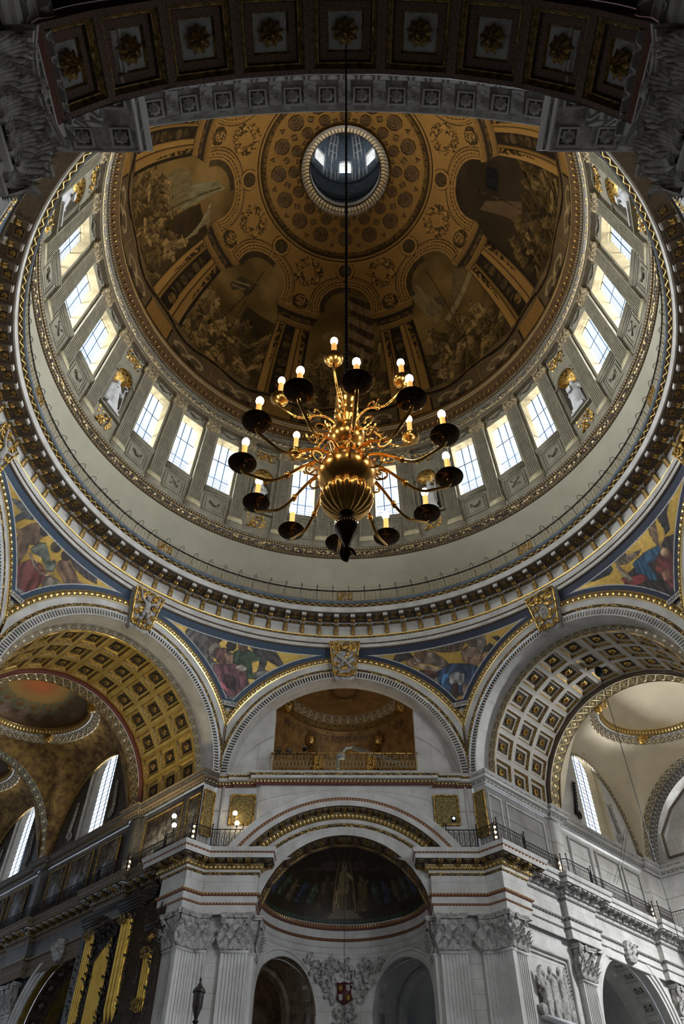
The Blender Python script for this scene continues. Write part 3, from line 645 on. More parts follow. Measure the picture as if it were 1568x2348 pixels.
def figure_mesh(name, elems, mats, M=None, fold=0., res=.07):   # one continuous body grown from blended balls
    mb = bpy.data.metaballs.new('mb_'+name); mb.resolution = res; mb.threshold = .35
    for e in elems:
        x, y, z, r = e[:4]; q = mb.elements.new(type='BALL'); q.co = (x, y, z); q.radius = r*1.55
    o = bpy.data.objects.new('mb_'+name, mb); COL.objects.link(o); bpy.context.view_layer.update()
    dg = bpy.context.evaluated_depsgraph_get(); me = bpy.data.meshes.new_from_object(o.evaluated_get(dg)); bpy.data.objects.remove(o); bpy.data.metaballs.remove(mb)
    n = len(me.vertices); V = np.zeros(n*3); me.vertices.foreach_get('co', V); V = V.reshape(-1, 3)
    if fold:
        k = np.clip((1.25-V[:, 2])/1.2, 0, 1)*.8+.25; an = np.arctan2(V[:, 1], V[:, 0])
        rr = 1+fold*k*(np.sin(an*9+V[:, 2]*2.2)+.5*np.sin(an*17-V[:, 2]*3)); V[:, 0] *= rr; V[:, 1] *= rr
    me.vertices.foreach_set('co', V.ravel()); me.name = name; me.materials.clear(); me.materials.append(mats); me.shade_smooth(); me.update()
    return me
def chain(p, q, r0, r1, n): return [(*(np.array(p)+(np.array(q)-np.array(p))*t), r0+(r1-r0)*t) for t in np.linspace(0, 1, n)]
def robed(pose=0):   # standing robed figure 1.8 high, facing -y
    E = []
    E += [(0, 0, 1.66, .115), (0, -.03, 1.60, .085), (0, .0, 1.50, .06), (0, 0, 1.44, .07)]
    E += chain((-.17, 0, 1.36), (.17, 0, 1.36), .10, .10, 4)+chain((0, -.02, 1.32), (0, 0, .95), .17, .16, 5)
    s = 1 if pose % 2 else -1
    E += chain((-.09, 0, .95), (-.12, -.02*s, .08), .15, .13, 8)+chain((.09, 0, .95), (.14, -.10*s, .08), .15, .13, 8)+chain((0, -.05, .8), (0, -.05, .12), .14, .15, 6)
    E += chain((-.20, 0, 1.36), (-.30, -.06, 1.08), .075, .06, 4)+chain((-.30, -.06, 1.08), (-.10, -.24, 1.12), .06, .045, 4)
    if pose == 1: E += chain((.20, 0, 1.36), (.36, -.05, 1.14), .075, .06, 4)+chain((.36, -.05, 1.14), (.30, -.20, 1.40), .055, .045, 4)
    elif pose == 2: E += chain((.20, 0, 1.36), (.34, .0, 1.08), .075, .06, 4)+chain((.34, 0, 1.08), (.36, -.12, .84), .055, .045, 4)
    else: E += chain((.20, 0, 1.36), (.28, -.08, 1.08), .075, .06, 4)+chain((.28, -.08, 1.08), (.06, -.25, 1.02), .055, .045, 4)
    E += chain((-.26, .02, 1.25), (-.30, .02, .35), .09, .12, 7)   # mantle
    E += [(0, -.10, 1.55, .05), (0, .0, 1.72, .09)]
    return E
def statue(name, pose, seed):
    r = bpy.data.objects.new(name, None); COL.objects.link(r)
    obj('figure', figure_mesh('figure', robed(pose), MARBLE, fold=.06), r)
    m = MB(); m.box((0, 0, -.08), (.62, .5, .26)); m.box((0, 0, -.22), (.74, .6, .1)); part('plinth', m, MARBLE, r)
    m = MB()
    if pose == 1: m.tube([(.34, -.24, .1), (.30, -.22, 1.45)], .018, 5); m.tube(np.array([(.30+.11*math.sin(t), -.22, 1.52-.10*math.cos(t)) for t in np.linspace(0, 4.5, 9)]), .02, 5); part('crozier', m, MARBLE, r)
    else: m.box((-.06, -.27, 1.16), (.22, .06, .28)); part('book', m, MARBLE, r)
    return r

# ------------------------------------------------------------------ drum
def Rp(z): return 17.0-.0924*(z-39.65)
drum = root('wall_drum', None, 'leaning drum wall of fluted pilasters, windows and niches under the dome', 'wall', kind='structure')
HB = 1.674
def bu(x, z): return x*Rp(z)/17.0
def bfn(x, z, d=.15): return (bu(x, z), Rp(z)+d, z)
WH = (0, .95, 42.05, 47.5, 0.)
m = MB(); wall(m, -HB, HB, 39.0, 48.5, [WH], bfn, n=2); win_wall = m.mesh('window_bay', DRUM, 0)
m = MB()
for fr in ((-.86, .86, 40.0, 41.5, .05), (-.66, .66, 40.2, 41.3, .04)):
    x0, x1, z0, z1, t = fr
    for a, b in (((x0, z0), (x1, z0)), ((x1, z0), (x1, z1)), ((x1, z1), (x0, z1)), ((x0, z1), (x0, z0))):
        m.tube([bfn(a[0], a[1], .12), bfn(b[0], b[1], .12)], t, 4)
panf = m.mesh('panel_moulding', DRUM, 0)
m = MB()
for z0, z1, d in ((41.62, 41.75, .02), (41.75, 41.9, -.08), (41.9, 42.05, -.14)): m.box((0, Rp(z0)+.15+d/2-.03, (z0+z1)/2), (2.15, .2-d, z1-z0))
sill = m.mesh('window_sill', DRUM, 0)
def swag_mesh(wd, drop, r, n=15):
    m = MB(); st = random.getstate(); random.seed(5)
    for i in range(n):
        t = i/(n-1)*2-1; x = t*wd/2; z = drop*(t*t-1)
        m.ball((x+(rnd()-.5)*.03, .02+rnd()*.04, z+(rnd()-.5)*.03), r*(1.25-.6*abs(t))*(.8+.4*rnd()), 6)
    for sg in (-1, 1): m.inst(rosette(r*1.6, 5, r, rows=1), TR(sg*wd/2, 0, 0)); m.ball((sg*wd/2, .0, -drop*.5), (r*.8, r*.6, drop*.35), 6)
    random.setstate(st); return m
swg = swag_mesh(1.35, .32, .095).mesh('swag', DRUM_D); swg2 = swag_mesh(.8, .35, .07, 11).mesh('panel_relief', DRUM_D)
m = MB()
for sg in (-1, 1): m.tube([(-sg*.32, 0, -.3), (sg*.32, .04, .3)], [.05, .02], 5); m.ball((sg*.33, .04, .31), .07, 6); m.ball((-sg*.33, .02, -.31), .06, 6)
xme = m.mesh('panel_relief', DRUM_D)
m = shaft(1.02, 7.3, .2, 7, .93); shm = m.mesh('shaft', DRUM, 30)
capm = capital(.98, 1.02, .14, 3).mesh('capital', mat('bronzed_capital', (.40, .32, .19), (.15, .11, .06), .6, .25, scale=7))
m = MB(); m.box((0, .13, .10), (1.16, .3, .2)); m.box((0, .1, .3), (1.10, .26, .14)); m.box((0, .08, .44), (1.06, .22, .12)); basem = m.mesh('base', mat('gilded_base', (.62, .55, .34), (.42, .38, .26), .5, .3, scale=2), 0)
m = MB(); m.box((0, .10, -.33), (1.22, .34, .66)); plm = m.mesh('plinth', DRUM, 0)
tilt = math.atan(.0924)
# niche bay
NH = (0, .80, 41.6, 45.3, .80)
m = MB(); wall(m, -HB, HB, 39.0, 48.5, [NH], bfn, n=10); nic_wall = m.mesh('niche_bay', DRUM, 0)
m = MB(); th = np.linspace(-PI/2, PI/2, 13)
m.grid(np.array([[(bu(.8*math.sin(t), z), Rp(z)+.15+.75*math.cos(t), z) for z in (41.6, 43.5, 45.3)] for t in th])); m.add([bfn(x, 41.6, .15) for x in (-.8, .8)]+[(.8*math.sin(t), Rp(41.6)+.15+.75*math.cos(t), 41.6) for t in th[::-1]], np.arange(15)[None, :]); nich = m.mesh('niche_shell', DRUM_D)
m = MB(); ph = np.linspace(0, PI/2, 8)
m.grid(np.array([[(bu(.8*math.sin(t)*math.cos(p), 45.3), Rp(45.3)+.15+.75*math.cos(t)*math.cos(p)-.08*math.sin(p), 45.3+.8*math.sin(p)) for p in ph] for t in th])); conch = m.mesh('gilded_conch', GOLD)
m = MB(); pts = [(.9, 41.7)]+[(.9*math.cos(t), 45.3+.9*math.sin(t)) for t in np.linspace(0, PI, 15)]+[(-.9, 41.7)]
for r_, o_ in ((.07, 0), (.04, .1)): m.tube([bfn(x*(1+o_), z, .12) for x, z in pts], r_, 4)
for sg in (-1, 1): m.box((sg*1.0, Rp(45.2)+.1, 45.2), (.34, .22, .16))
m.box((0, Rp(41.6)+.05, 41.5), (2.1, .3, .16)); nicf = m.mesh('niche_moulding', DRUM)
def leafpanel(w_, h_, n, seed, mats, r=.10):
    m = MB(); st = random.getstate(); random.seed(seed)
    for i in range(n):
        x, z = (rnd()-.5)*w_, (rnd()-.5)*h_
        m.inst(leaf(r*1.7, r*3, r*1.3, 2, 5), TR(x, 0, z)@RY(rnd()*2*PI)@TR(0, 0, -r))
    random.setstate(st); return m
orm = leafpanel(1.5, 1.0, 42, 3, GOLD_D); ormm = orm.mesh('foliage_panel', GOLD); orl = leafpanel(1.4, 1.1, 42, 9, GOLD_D).mesh('foliage_panel', GOLD)
# window pieces
m = MB(); reveal(m, *WH, lambda x, z: bfn(x, z, .15), lambda x, z: bfn(x*.96, z, .84), n=2); rev = m.mesh('reveal', REVEAL, 0)
m = MB(); m.add([bfn(-.91, 42.05, .83), bfn(.91, 42.05, .83), bfn(.91, 47.5, .83), bfn(-.91, 47.5, .83)], np.array([[0, 1, 2, 3]])); pane = m.mesh('pane', PANE, 0)
m = MB()
for x in (-.31, .31): m.tube([bfn(x, 42.05, .76), bfn(x, 47.55, .76)], .045, 4)
gb1 = m.mesh('glazing_bar', LEAD, 0)
m = MB()
for z in (43.85, 45.7): m.tube([bfn(-.91, z, .76), bfn(.91, z, .76)], .045, 4)
gb2 = m.mesh('glazing_bar', LEAD, 0)
m = MB()
for i in range(24):
    z = 42.05+5.45*(i+.5)/24; m.tube([bfn(-.91, z, .80), bfn(.91, z, .80)], .024, 3, cap=False)
gb3 = m.mesh('thin_bars', LEAD, 0)
ORDN = ['first', 'second', 'third', 'fourth', 'fifth', 'sixth', 'seventh', 'eighth', 'ninth']
cnt = {-1: 0, 1: 0}; wnum = 1; scount = {-1: 0, 1: 0}
SL = ['draped white statue with one arm raised, in the niche %s', 'robed white statue holding a book, in the niche %s', 'pale robed statue half hidden by the cornice, in the niche %s']
for k in sorted(range(-10, 11), key=abs):
    az = k*11.25; F = FRM(az); sg = -1 if k < 0 else 1
    if abs(k) in (2, 6, 10):
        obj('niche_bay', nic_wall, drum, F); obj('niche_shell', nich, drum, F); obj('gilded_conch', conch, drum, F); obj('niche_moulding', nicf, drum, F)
        obj('foliage_panel', ormm, drum, F@ONW(0, Rp(47.4)+.12, 47.45)@RX(-tilt)); obj('foliage_panel', orl, drum, F@ONW(0, Rp(40.6)+.12, 40.7)@RX(-tilt))
        obj('swag', swg, drum, F@ONW(0, Rp(48.2)+.12, 48.35)@SC(1.05, 1, .6))
        pos = {2: 'low on the {} beside the chandelier', 6: 'midway up the {} of the drum', 10: 'high on the {} under the stone arch'}[abs(k)].format('left' if sg < 0 else 'right')
        st = statue('statue', (abs(k)//4+(0 if sg < 0 else 1)) % 3, k); st.matrix_world = F@TR(0, Rp(43)+.42, 42.1)@SC(1.75)
        tag(st, ['white marble robed statue in the gilded niche %s', 'white marble bishop statue in the gilded niche %s'][sg > 0] % pos, 'statue', 'niche statues round the drum')
    else:
        obj('window_bay', win_wall, drum, F); obj('panel_moulding', panf, drum, F); obj('window_sill', sill, drum, F)
        obj('swag', swg, drum, F@ONW(0, Rp(48)+.12, 48.3))
        obj('panel_relief', swg2 if k % 2 else xme, drum, F@ONW(0, Rp(40.8)+.12, 40.85+(.12 if k % 2 else 0))@SC(.9, 1, .9))
        if k == 0: lb = 'tall gridded drum window in the centre bay behind the chandelier body'
        else:
            cnt[sg] += 1; lb = 'tall gridded drum window, %s on the %s counting up from the centre' % (ORDN[cnt[sg]-1], 'left' if sg < 0 else 'right')
        wn = root('window_%d' % wnum, F, lb, 'window', kind='structure'); wnum += 1
        window_light('sky_outside_drum', F@TR(0, Rp(44)+3.4, 43.7)@RX(-PI/2+.1), (2.6, 2.4), P_DRUM); obj('reveal', rev, wn); obj('pane', pane, wn); obj('glazing_bar', gb1, wn); obj('glazing_bar', gb2, wn); obj('thin_bars', gb3, wn, stuff=True)
for k in range(-11, 11):
    F = FRM(k*11.25+5.625); p = root('pilaster', None); p.parent = drum; p.matrix_local = F@ONW(0, Rp(39.8)+.15, 39.8)@RX(-tilt)
    for n_, me, z in (('shaft', shm, .4), ('capital', capm, 7.68), ('base', basem, 0), ('plinth', plm, 0)): obj(n_, me, p, TR(0, 0, z))
m = MB()
for a0, a1 in ((118, 242),): # plain continuation of the drum behind the viewer
    ring(m, [(17.3, 38.9), (16.3, 48.6)], a0, a1, 60)
part('drum_back', m, DRUM, drum)
ARCHI = mat('umber_architrave', (.17, .135, .085), (.11, .085, .055), .8, scale=3)
# mouldings below and above the drum
t1 = root('trim_1', None, 'dark scrolled frieze with gilt beads running under the drum pilasters', 'frieze', kind='structure')
m = MB(); ring(m, [(17.15, 38.2), (17.05, 38.28), (17.05, 38.4)]); part('lower_bead', m, O_GREYB, t1)
m = MB(); ring(m, [(17.08, 38.4), (17.2, 38.7), (17.02, 38.9)]); part('scroll_band', m, O_SCROLL, t1)
m = MB(); ring(m, [(17.02, 38.9), (16.9, 38.98), (16.86, 39.06)]); part('upper_bead', m, O_GREYB, t1)
m = MB(); ring(m, [(16.86, 39.06), (16.84, 39.12), (17.3, 39.16)]); part('ledge', m, DRUM, t1)
t2 = root('trim_2', None, 'rich dark cornice with gilt cups and rope beads where the dome begins', 'cornice', kind='structure')
for nm, pr, mt in (('architrave', [(16.35, 48.4), (15.98, 48.42), (15.98, 48.62), (15.92, 48.64), (15.92, 48.85)], ARCHI), ('carved_course', [(15.92, 48.85), (15.78, 49.0), (15.8, 49.2)], O_SCROLL), ('frieze', [(15.85, 49.2), (15.85, 49.75)], DRUM_D), ('bead_course', [(15.85, 49.75), (15.72, 49.82), (15.7, 49.95)], O_GREYB), ('cove', [(15.7, 49.95), (15.7, 50.3), (15.42, 50.55), (15.36, 50.6)], BROWN), ('corona', [(15.36, 50.6), (15.34, 50.85)], BROWN), ('gilt_line', [(15.34, 50.85), (15.32, 50.92)], GOLDF), ('cyma', [(15.32, 50.92), (15.42, 51.2)], SOFFIT), ('rope', [(15.42, 51.2), (15.44, 51.38)], O_ROPE), ('white_line', [(15.44, 51.38), (15.5, 51.52), (15.72, 51.6)], PALE)):
    m = MB(); ring(m, pr); part(nm, m, mt, t2)
m = MB(); m.box((0, 15.62, 50.42), (.14, .14, .14)); m.box((0, 15.56, 50.34), (.10, .12, .08)); m.box((0, 15.6, 50.24), (.06, .1, .1)); cup = m.mesh('gilt_cup', GOLD, 0)
for i in range(224): obj('gilt_cup', cup, t2, FRM(i*360/224))

# ------------------------------------------------------------------ attic band, gallery, ring cornice
at = root('wall_gallery', None, 'plain grey-green plaster band above the gallery railing', 'wall', kind='structure')
m = MB(); ring(m, [(17.15, 38.2), (17.9, 33.2)]); part('plaster_band', m, ATTIC, at)
m = MB(); ring(m, [(17.9, 33.2), (15.85, 33.2)]); part('walkway', m, STONE, at)
t3 = root('trim_3', None, 'great ring cornice with gilt brackets and coffered soffit above the arches', 'cornice', kind='structure')
for nm, pr, mt in (('fillet', [(17.05, 30.0), (16.8, 30.02), (16.8, 30.1)], SOFFIT), ('lower_band', [(16.8, 30.1), (16.84, 30.36)], STONE), ('dark_bead', [(16.84, 30.36), (16.80, 30.40), (16.82, 30.46)], O_GREYB), ('upper_band', [(16.86, 30.46), (16.9, 30.86)], STONE), ('leaf_course', [(16.9, 30.88), (16.98, 31.0), (17.18, 31.26)], O_LEAF), ('gilt_line', [(17.18, 31.26), (17.16, 31.32), (17.3, 31.4)], GOLDF), ('frieze', [(17.3, 31.4), (17.3, 32.16)], ASHLAR), ('dentil_bed', [(17.3, 32.16), (17.22, 32.2), (17.22, 32.36)], SOFFIT), ('soffit', [(17.22, 32.40), (16.2, 32.46)], SOFFIT), ('lip', [(16.2, 32.46), (16.12, 32.46), (16.10, 32.84)], STONE), ('gilt_cyma', [(16.08, 32.84), (15.9, 32.95)], O_WAVE), ('top_edge', [(15.9, 32.96), (15.84, 33.0), (15.85, 33.2)], BLUEG)):
    m = MB(); ring(m, pr, n=384); part(nm, m, mt, t3)
# bracket
m = MB(); t = np.linspace(0, 1, 9)
leg = np.array([[(x, y*.9, z) for x in (-.13, -.05, 0, .05, .13)] for y, z in zip(.05+.10*np.sin(t*PI)+.16*t**3, t*.76)])
for i in range(leg.shape[0]): leg[i, 1:4, 1] += .05; leg[i, :, 0] *= (1+.25*math.sin(t[i]*PI*2)*.4)
m.grid(leg, 0); m.inst(leaf(.3, .42, .16, 3, 7), TR(0, .06, 0), ); lg = m.mesh('console_leg', GOLD_D, 50)
m = MB(); m.box((0, .22, 0), (.36, .30, .05), 0); m.box((0, .22, .05), (.32, .26, .05), 0); capb = m.mesh('console_cap', STONE, 0)
m = MB(); m.box((0, .60, .09), (.30, .86, .18), 1)
for sx_ in (-.075, .075):
    th = np.linspace(0, 2*PI, 9)[:-1]; m.grid(np.array([[(sx_+q*.062, .56+.115*math.cos(a)*k, -.02+.115*math.sin(a)*k) for q, k in ((-1, .8), (-.6, 1), (.6, 1), (1, .8))] for a in th]), 0, cu=True)
    m.grid(np.array([[(sx_+q*.05, .36+.07*math.cos(a), .0+.07*math.sin(a)) for q in (-1, 1)] for a in th]), 0, cu=True)
m.box((0, 1.0, .08), (.30, .08, .20), 2); m.box((0, .97, .02), (.34, .05, .05), 2); bod = m.mesh('console_body', [GOLD, SOFFIT, STONE], 40)
m = octa(0, 0, 0, [((.33, -.01), (.33, .08), 0), ((.33, .08), (.27, .08), 0), ((.27, .08), (.24, .015), 1), ((.24, .015), (.001, .015), 2)], 4, PI/4)
cof = m.mesh('soffit_coffer', [SOFFIT, GOLD_D, DARKR], 0); crs = rosette(.16, 6, .05, rows=1).mesh('rosette', GOLD_D)
m = MB()
for i in range(5): m.box(((i-2)*.125, .13, .05), (.07, .12, .13))
dnt = m.mesh('dentils', GOLD, 0)
for i in range(96):
    az = -180+1.875+i*3.75
    if abs(az) > 128: continue
    F = FRM(az); b = root('console', None); b.parent = t3; b.matrix_local = F@ONW(0, 17.3, 31.42)
    obj('console_leg', lg, b); obj('console_cap', capb, b, TR(0, 0, .76)); obj('console_body', bod, b, TR(0, 0, .80))
    F2 = FRM(az+1.875)
    c = obj('soffit_coffer', cof, t3, F2@TR(0, 16.62, 32.44)@RX(-PI/2)); obj('rosette', crs, c, TR(0, .02, 0))
    obj('dentils', dnt, t3, F2@ONW(0, 17.3, 32.2), stuff=True)
rail = root('gallery_railing', None, 'gilt iron railing circling the gallery with wire hoops above it', 'railing')
m = MB(); ring(m, [(15.97, 34.12), (16.03, 34.12), (16.03, 34.19), (15.97, 34.19), (15.97, 34.12)], -125, 125, 200); part('handrail', m, IRON, rail)
m = MB(); ring(m, [(15.98, 33.28), (16.02, 33.28), (16.02, 33.32), (15.98, 33.32), (15.98, 33.28)], -125, 125, 200); part('bottom_rail', m, BRASSR, rail)
m = MB(); m.tube([(0, 0, 0), (0, 0, .96)], .022, 4); post = m.mesh('post', BRASSR)
m = MB(); cc = lambda cx, cz, r, n=10, a0=0, a1=2*PI: np.array([(cx+r*math.cos(a), 0, cz+r*math.sin(a)) for a in np.linspace(a0, a1, n)])
m.tube(cc(0, .50, .115, 9)[:-1], .018, 4, close=True)
for sg in (-1, 1):
    m.tube(cc(sg*.07, .78, .07, 7, -.6, 4.2), .014, 3); m.tube(cc(sg*.08, .22, .08, 7, 2, 7), .014, 3); m.tube([(sg*.19, 0, .1), (sg*.19, 0, .9)], .009, 3)
m.tube([(0, 0, .61), (0, 0, .92)], .016, 4); m.tube([(0, 0, .1), (0, 0, .38)], .016, 4); scrl = m.mesh('scroll_panel', BRASSR)
m = MB(); st = random.getstate(); random.seed(4)
for i in range(60): m.tube(cc((rnd()-.5)*.75, .1+rnd()*.8, .07+.06*rnd(), 7, rnd()*6, 5+rnd()*6), .018, 3)
for x in (-.47, .47): m.tube([(x, 0, 0), (x, 0, 1.0)], .03, 4)
random.setstate(st); fol = m.mesh('foliage_panel', GOLD)
m = MB(); hp = [(0, 0, -.1)]+[(0, -.5+.5*math.cos(t), .25+.5*math.sin(t)) for t in np.linspace(0, PI, 11)]+[(0, -1.0, -.3)]; m.tube(np.array(hp), .018, 4); hoop = m.mesh('net_hoop', IRON)
for i in range(192):
    az = -180+i*1.875
    if abs(az) > 122: continue
    F = FRM(az); obj('post', post, rail, F@TR(0, 16, 33.2)) if i % 2 == 0 or True else None
    if (round(az*1000) % 45000) in (0, 43125): 
        if round(az*1000) % 45000 == 0: obj('foliage_panel', fol, rail, FRM(az)@TR(0, 15.98, 33.2)@SC(1, 1, .95))
        continue
    obj('scroll_panel', scrl, rail, FRM(az+.9375)@TR(0, 16, 33.22))
for i in range(96):
    az = -180+i*3.75+.9375
    if abs(az) < 122: obj('net_hoop', hoop, rail, FRM(az)@TR(0, 16, 34.2)@RZ(PI))
m = MB(); aa = np.radians(np.linspace(-120, 120, 385)); sag = .10*np.abs(np.sin((np.degrees(aa)-.9375)/3.75*PI))
m.tube(np.stack([np.sin(aa)*16.5, np.cos(aa)*16.5, 34.95-sag], -1), .006, 3, cap=False); part('net_wire', m, IRON, rail)
# ------------------------------------------------------------------ floor and outer shell of the building
m = MB(); m.grid(np.array([[(x, y, 0) for y in np.linspace(-45, 60, 8)] for x in np.linspace(-50, 50, 8)])); fl = part('floor', m, FLOORM, None, smooth=0)
tag(fl, 'pale worn marble floor far below the dome', 'floor', kind='structure')
WR = lambda az, u, w_: tuple((FRM(az)@Vector((u, w_, 0)))[:2])

# ------------------------------------------------------------------ the eight great arches
m = MB(); nfl = 124
for i in range(nfl):
    t = (i+.5)/nfl*PI; T = TR(0, 17, 21.35)@RY(-t)
    m.box((6.80, -.01, 0), (.40, .13, .07), 0, T)
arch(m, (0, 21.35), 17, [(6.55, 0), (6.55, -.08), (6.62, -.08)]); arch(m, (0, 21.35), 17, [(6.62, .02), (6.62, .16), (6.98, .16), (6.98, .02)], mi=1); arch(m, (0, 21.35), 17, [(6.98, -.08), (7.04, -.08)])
flut = m.mesh('fluting', [STONE, FLUTEB], 20)
def band(prof, mt, nm, clampu=7.04, c=(0, 21.35), w0=17, **k):
    m = MB(); arch(m, c, w0, prof, clampu=clampu, **k); return m.mesh(nm, mt)
b_leaf = band([(7.04, -.08), (7.12, -.14), (7.24, -.08)], O_LEAF, 'gilt_leaf_course'); b_wh = band([(7.24, -.06), (7.26, -.02), (7.64, -.02), (7.66, -.06)], STONE, 'arch_band')
b_line = band([(7.66, -.06), (7.70, -.08)], GOLDF, 'gilt_line'); b_egg = band([(7.70, -.08), (7.85, -.16), (8.02, -.06)], O_EGGB, 'egg_and_dart'); b_l2 = band([(8.02, -.06), (8.07, -.05)], GOLDF, 'gilt_line')
m = MB(); arch(m, (0, 21.35), 17, [(6.55, 0), (6.55, 1.1)]); soff = m.mesh('arch_soffit', ASHLAR)
def keystone(kind, seed):   # 0 stone and gilt cartouche block, 1 gilding, 2 grey carved figure
    m = MB(); prof = [(1.02, 30.2, .62), (.95, 29.9, .55), (.86, 29.3, .42), (.80, 28.7, .38), (.72, 28.1, .34), (.66, 27.8, .26), (.5, 27.62, .10)]
    fz = lambda z: 16.84-float(np.interp(z, [27.62, 27.8, 28.1, 28.7, 29.3, 29.9, 30.2], [.10, .26, .34, .38, .42, .55, .62])); hz = lambda z: float(np.interp(z, [27.8, 30.2], [.62, .96]))
    m.grid(np.array([[(sx_*h, 16.88-d*(1 if abs(sx_) < .9 else .6), z) for sx_ in (-1, -.8, -.3, .3, .8, 1)] for h, z, d in prof]), 0)
    for sg in (-1, 1):
        m.grid(np.array([[(sg*h, 16.88-d*.6, z), (sg*h, 17.1, z)] for h, z, d in prof]), 0)
        m.tube([(sg*hz(z), fz(z)+.02, z) for z in np.linspace(27.85, 30.15, 12)], .06, 5, 1)
    m.tube([(x, fz(30.1)-.02, 30.12) for x in np.linspace(-.95, .95, 6)], .06, 5, 1)
    st = random.getstate(); random.seed(seed)
    def lf(x, z, a, s=1.): m.inst(leaf(.24*s, .5*s, .2, 3, 8), ONW(x, fz(z)-.02, z)@RY(a)); m.f[-1] = (m.f[-1][0], 1)
    for sg in (-1, 1):
        for k, (x, z, r0) in enumerate(((.62, 29.85, .24), (.58, 29.2, .2), (.52, 28.55, .2), (.45, 28.0, .17))):
            t = np.linspace(0, 2.8*PI, 14); r = r0*(1-t/(3.3*PI)); m.tube(np.stack([sg*x+sg*r*np.cos(t), 0*t+fz(z)-.06, z+r*np.sin(t)], -1), .045, 4, 1)
        for k in range(7): lf(sg*(.15+.5*rnd()), 27.9+k*.32, sg*(.3+rnd()*1.6), .8+.3*rnd())
        for k in range(4): m.ball((sg*(.10+.16*k), fz(27.8)-.06, 27.78+.03*k), .085, 7, 1)
    for k in range(5): lf((k-2)*.22, 29.5, -(k-2)*.35, 1.2)
    if kind == 1:
        for q in [(-.05, 29.62, .17), (.0, 29.2, .22), (.02, 28.85, .2), (-.15, 28.5, .13), (.18, 28.5, .13), (-.22, 28.15, .1), (.26, 28.2, .1)]: m.ball((q[0], fz(q[1])-.14, q[1]), (q[2], .16, q[2]*1.3), 10, 2)
        for sg in (-1, 1): m.tube([(sg*.15, fz(29.3)-.18, 29.3), (sg*.5, fz(29.5)-.2, 29.45), (sg*.68, fz(29.9)-.16, 29.95)], [.09, .07, .05], 6, 2)
    elif kind == 2:
        m.ball((0, fz(28.8)-.02, 28.8), (.40, .12, .52), 14, 1); m.ball((0, fz(28.8)-.09, 28.8), (.32, .12, .43), 14, 2); g = rosette(.26, 7, .12); m.inst(g, ONW(0, fz(28.8)-.18, 28.8))
    else:
        for sg in (-1, 1): m.tube([(sg*.5, fz(29.2)-.1, 29.2), (0, fz(28.75)-.16, 28.75), (-sg*.42, fz(28.3)-.1, 28.3)], .075, 6, 2)
        m.ball((0, fz(29.7)-.12, 29.7), (.30, .18, .24), 10, 1)
    random.setstate(st); return m.mesh('keystone_cartouche', [STONE_D, GOLD, STONE_D], 50)
keys = {0: keystone(0, 1), -45: keystone(1, 2), 45: keystone(2, 3), 90: keystone(2, 5), -90: keystone(1, 6)}
AL = {0: ('far', 'white arched wall with gilt mouldings facing the viewer under the dome'), -45: ('left', 'left great arch and choir side wall, dark and gilded'), 45: ('right', 'right great arch and transept side wall of pale stone'), 180: ('near', 'dark coffered arch directly over the viewer'), -90: ('nave_left', 'great arch at the left edge of the crossing'), 90: ('nave_right', 'great arch at the right edge of the crossing'), -135: ('rear_left', 'great arch behind the viewer on the left'), 135: ('rear_right', 'great arch behind the viewer on the right')}
W = {}
for az, (nm, lb) in AL.items():
    r = root('wall_'+nm, FRM(az) if az != 180 else FRM(180)@TR(0, .45, 0)@SC(1.10, 1, 1), lb, 'wall', kind='structure'); W[az] = r
    for n_, me in (('fluting', flut), ('gilt_leaf_course', b_leaf), ('arch_band', b_wh), ('gilt_line', b_line), ('egg_and_dart', b_egg), ('gilt_line', b_l2), ('arch_soffit', soff)): obj(n_, me, r, None, n_ == 'fluting')
    if az in keys: obj('keystone_cartouche', keys[az], r)
    if abs(az) in (90, 135):
        m = MB(); arch(m, (0, 21.35), 18.1, [(6.5, 0), (6.5, 6)]); sweep(m, [(6.5, 24), (6.5, 17.1), (7.06, 17.1)], [(0, 0), (0, 21.4)]); sweep(m, [(-7.06, 17.1), (-6.5, 17.1), (-6.5, 24)], [(0, 0), (0, 21.4)])
        part('pier_and_vault', m, STONE, r)

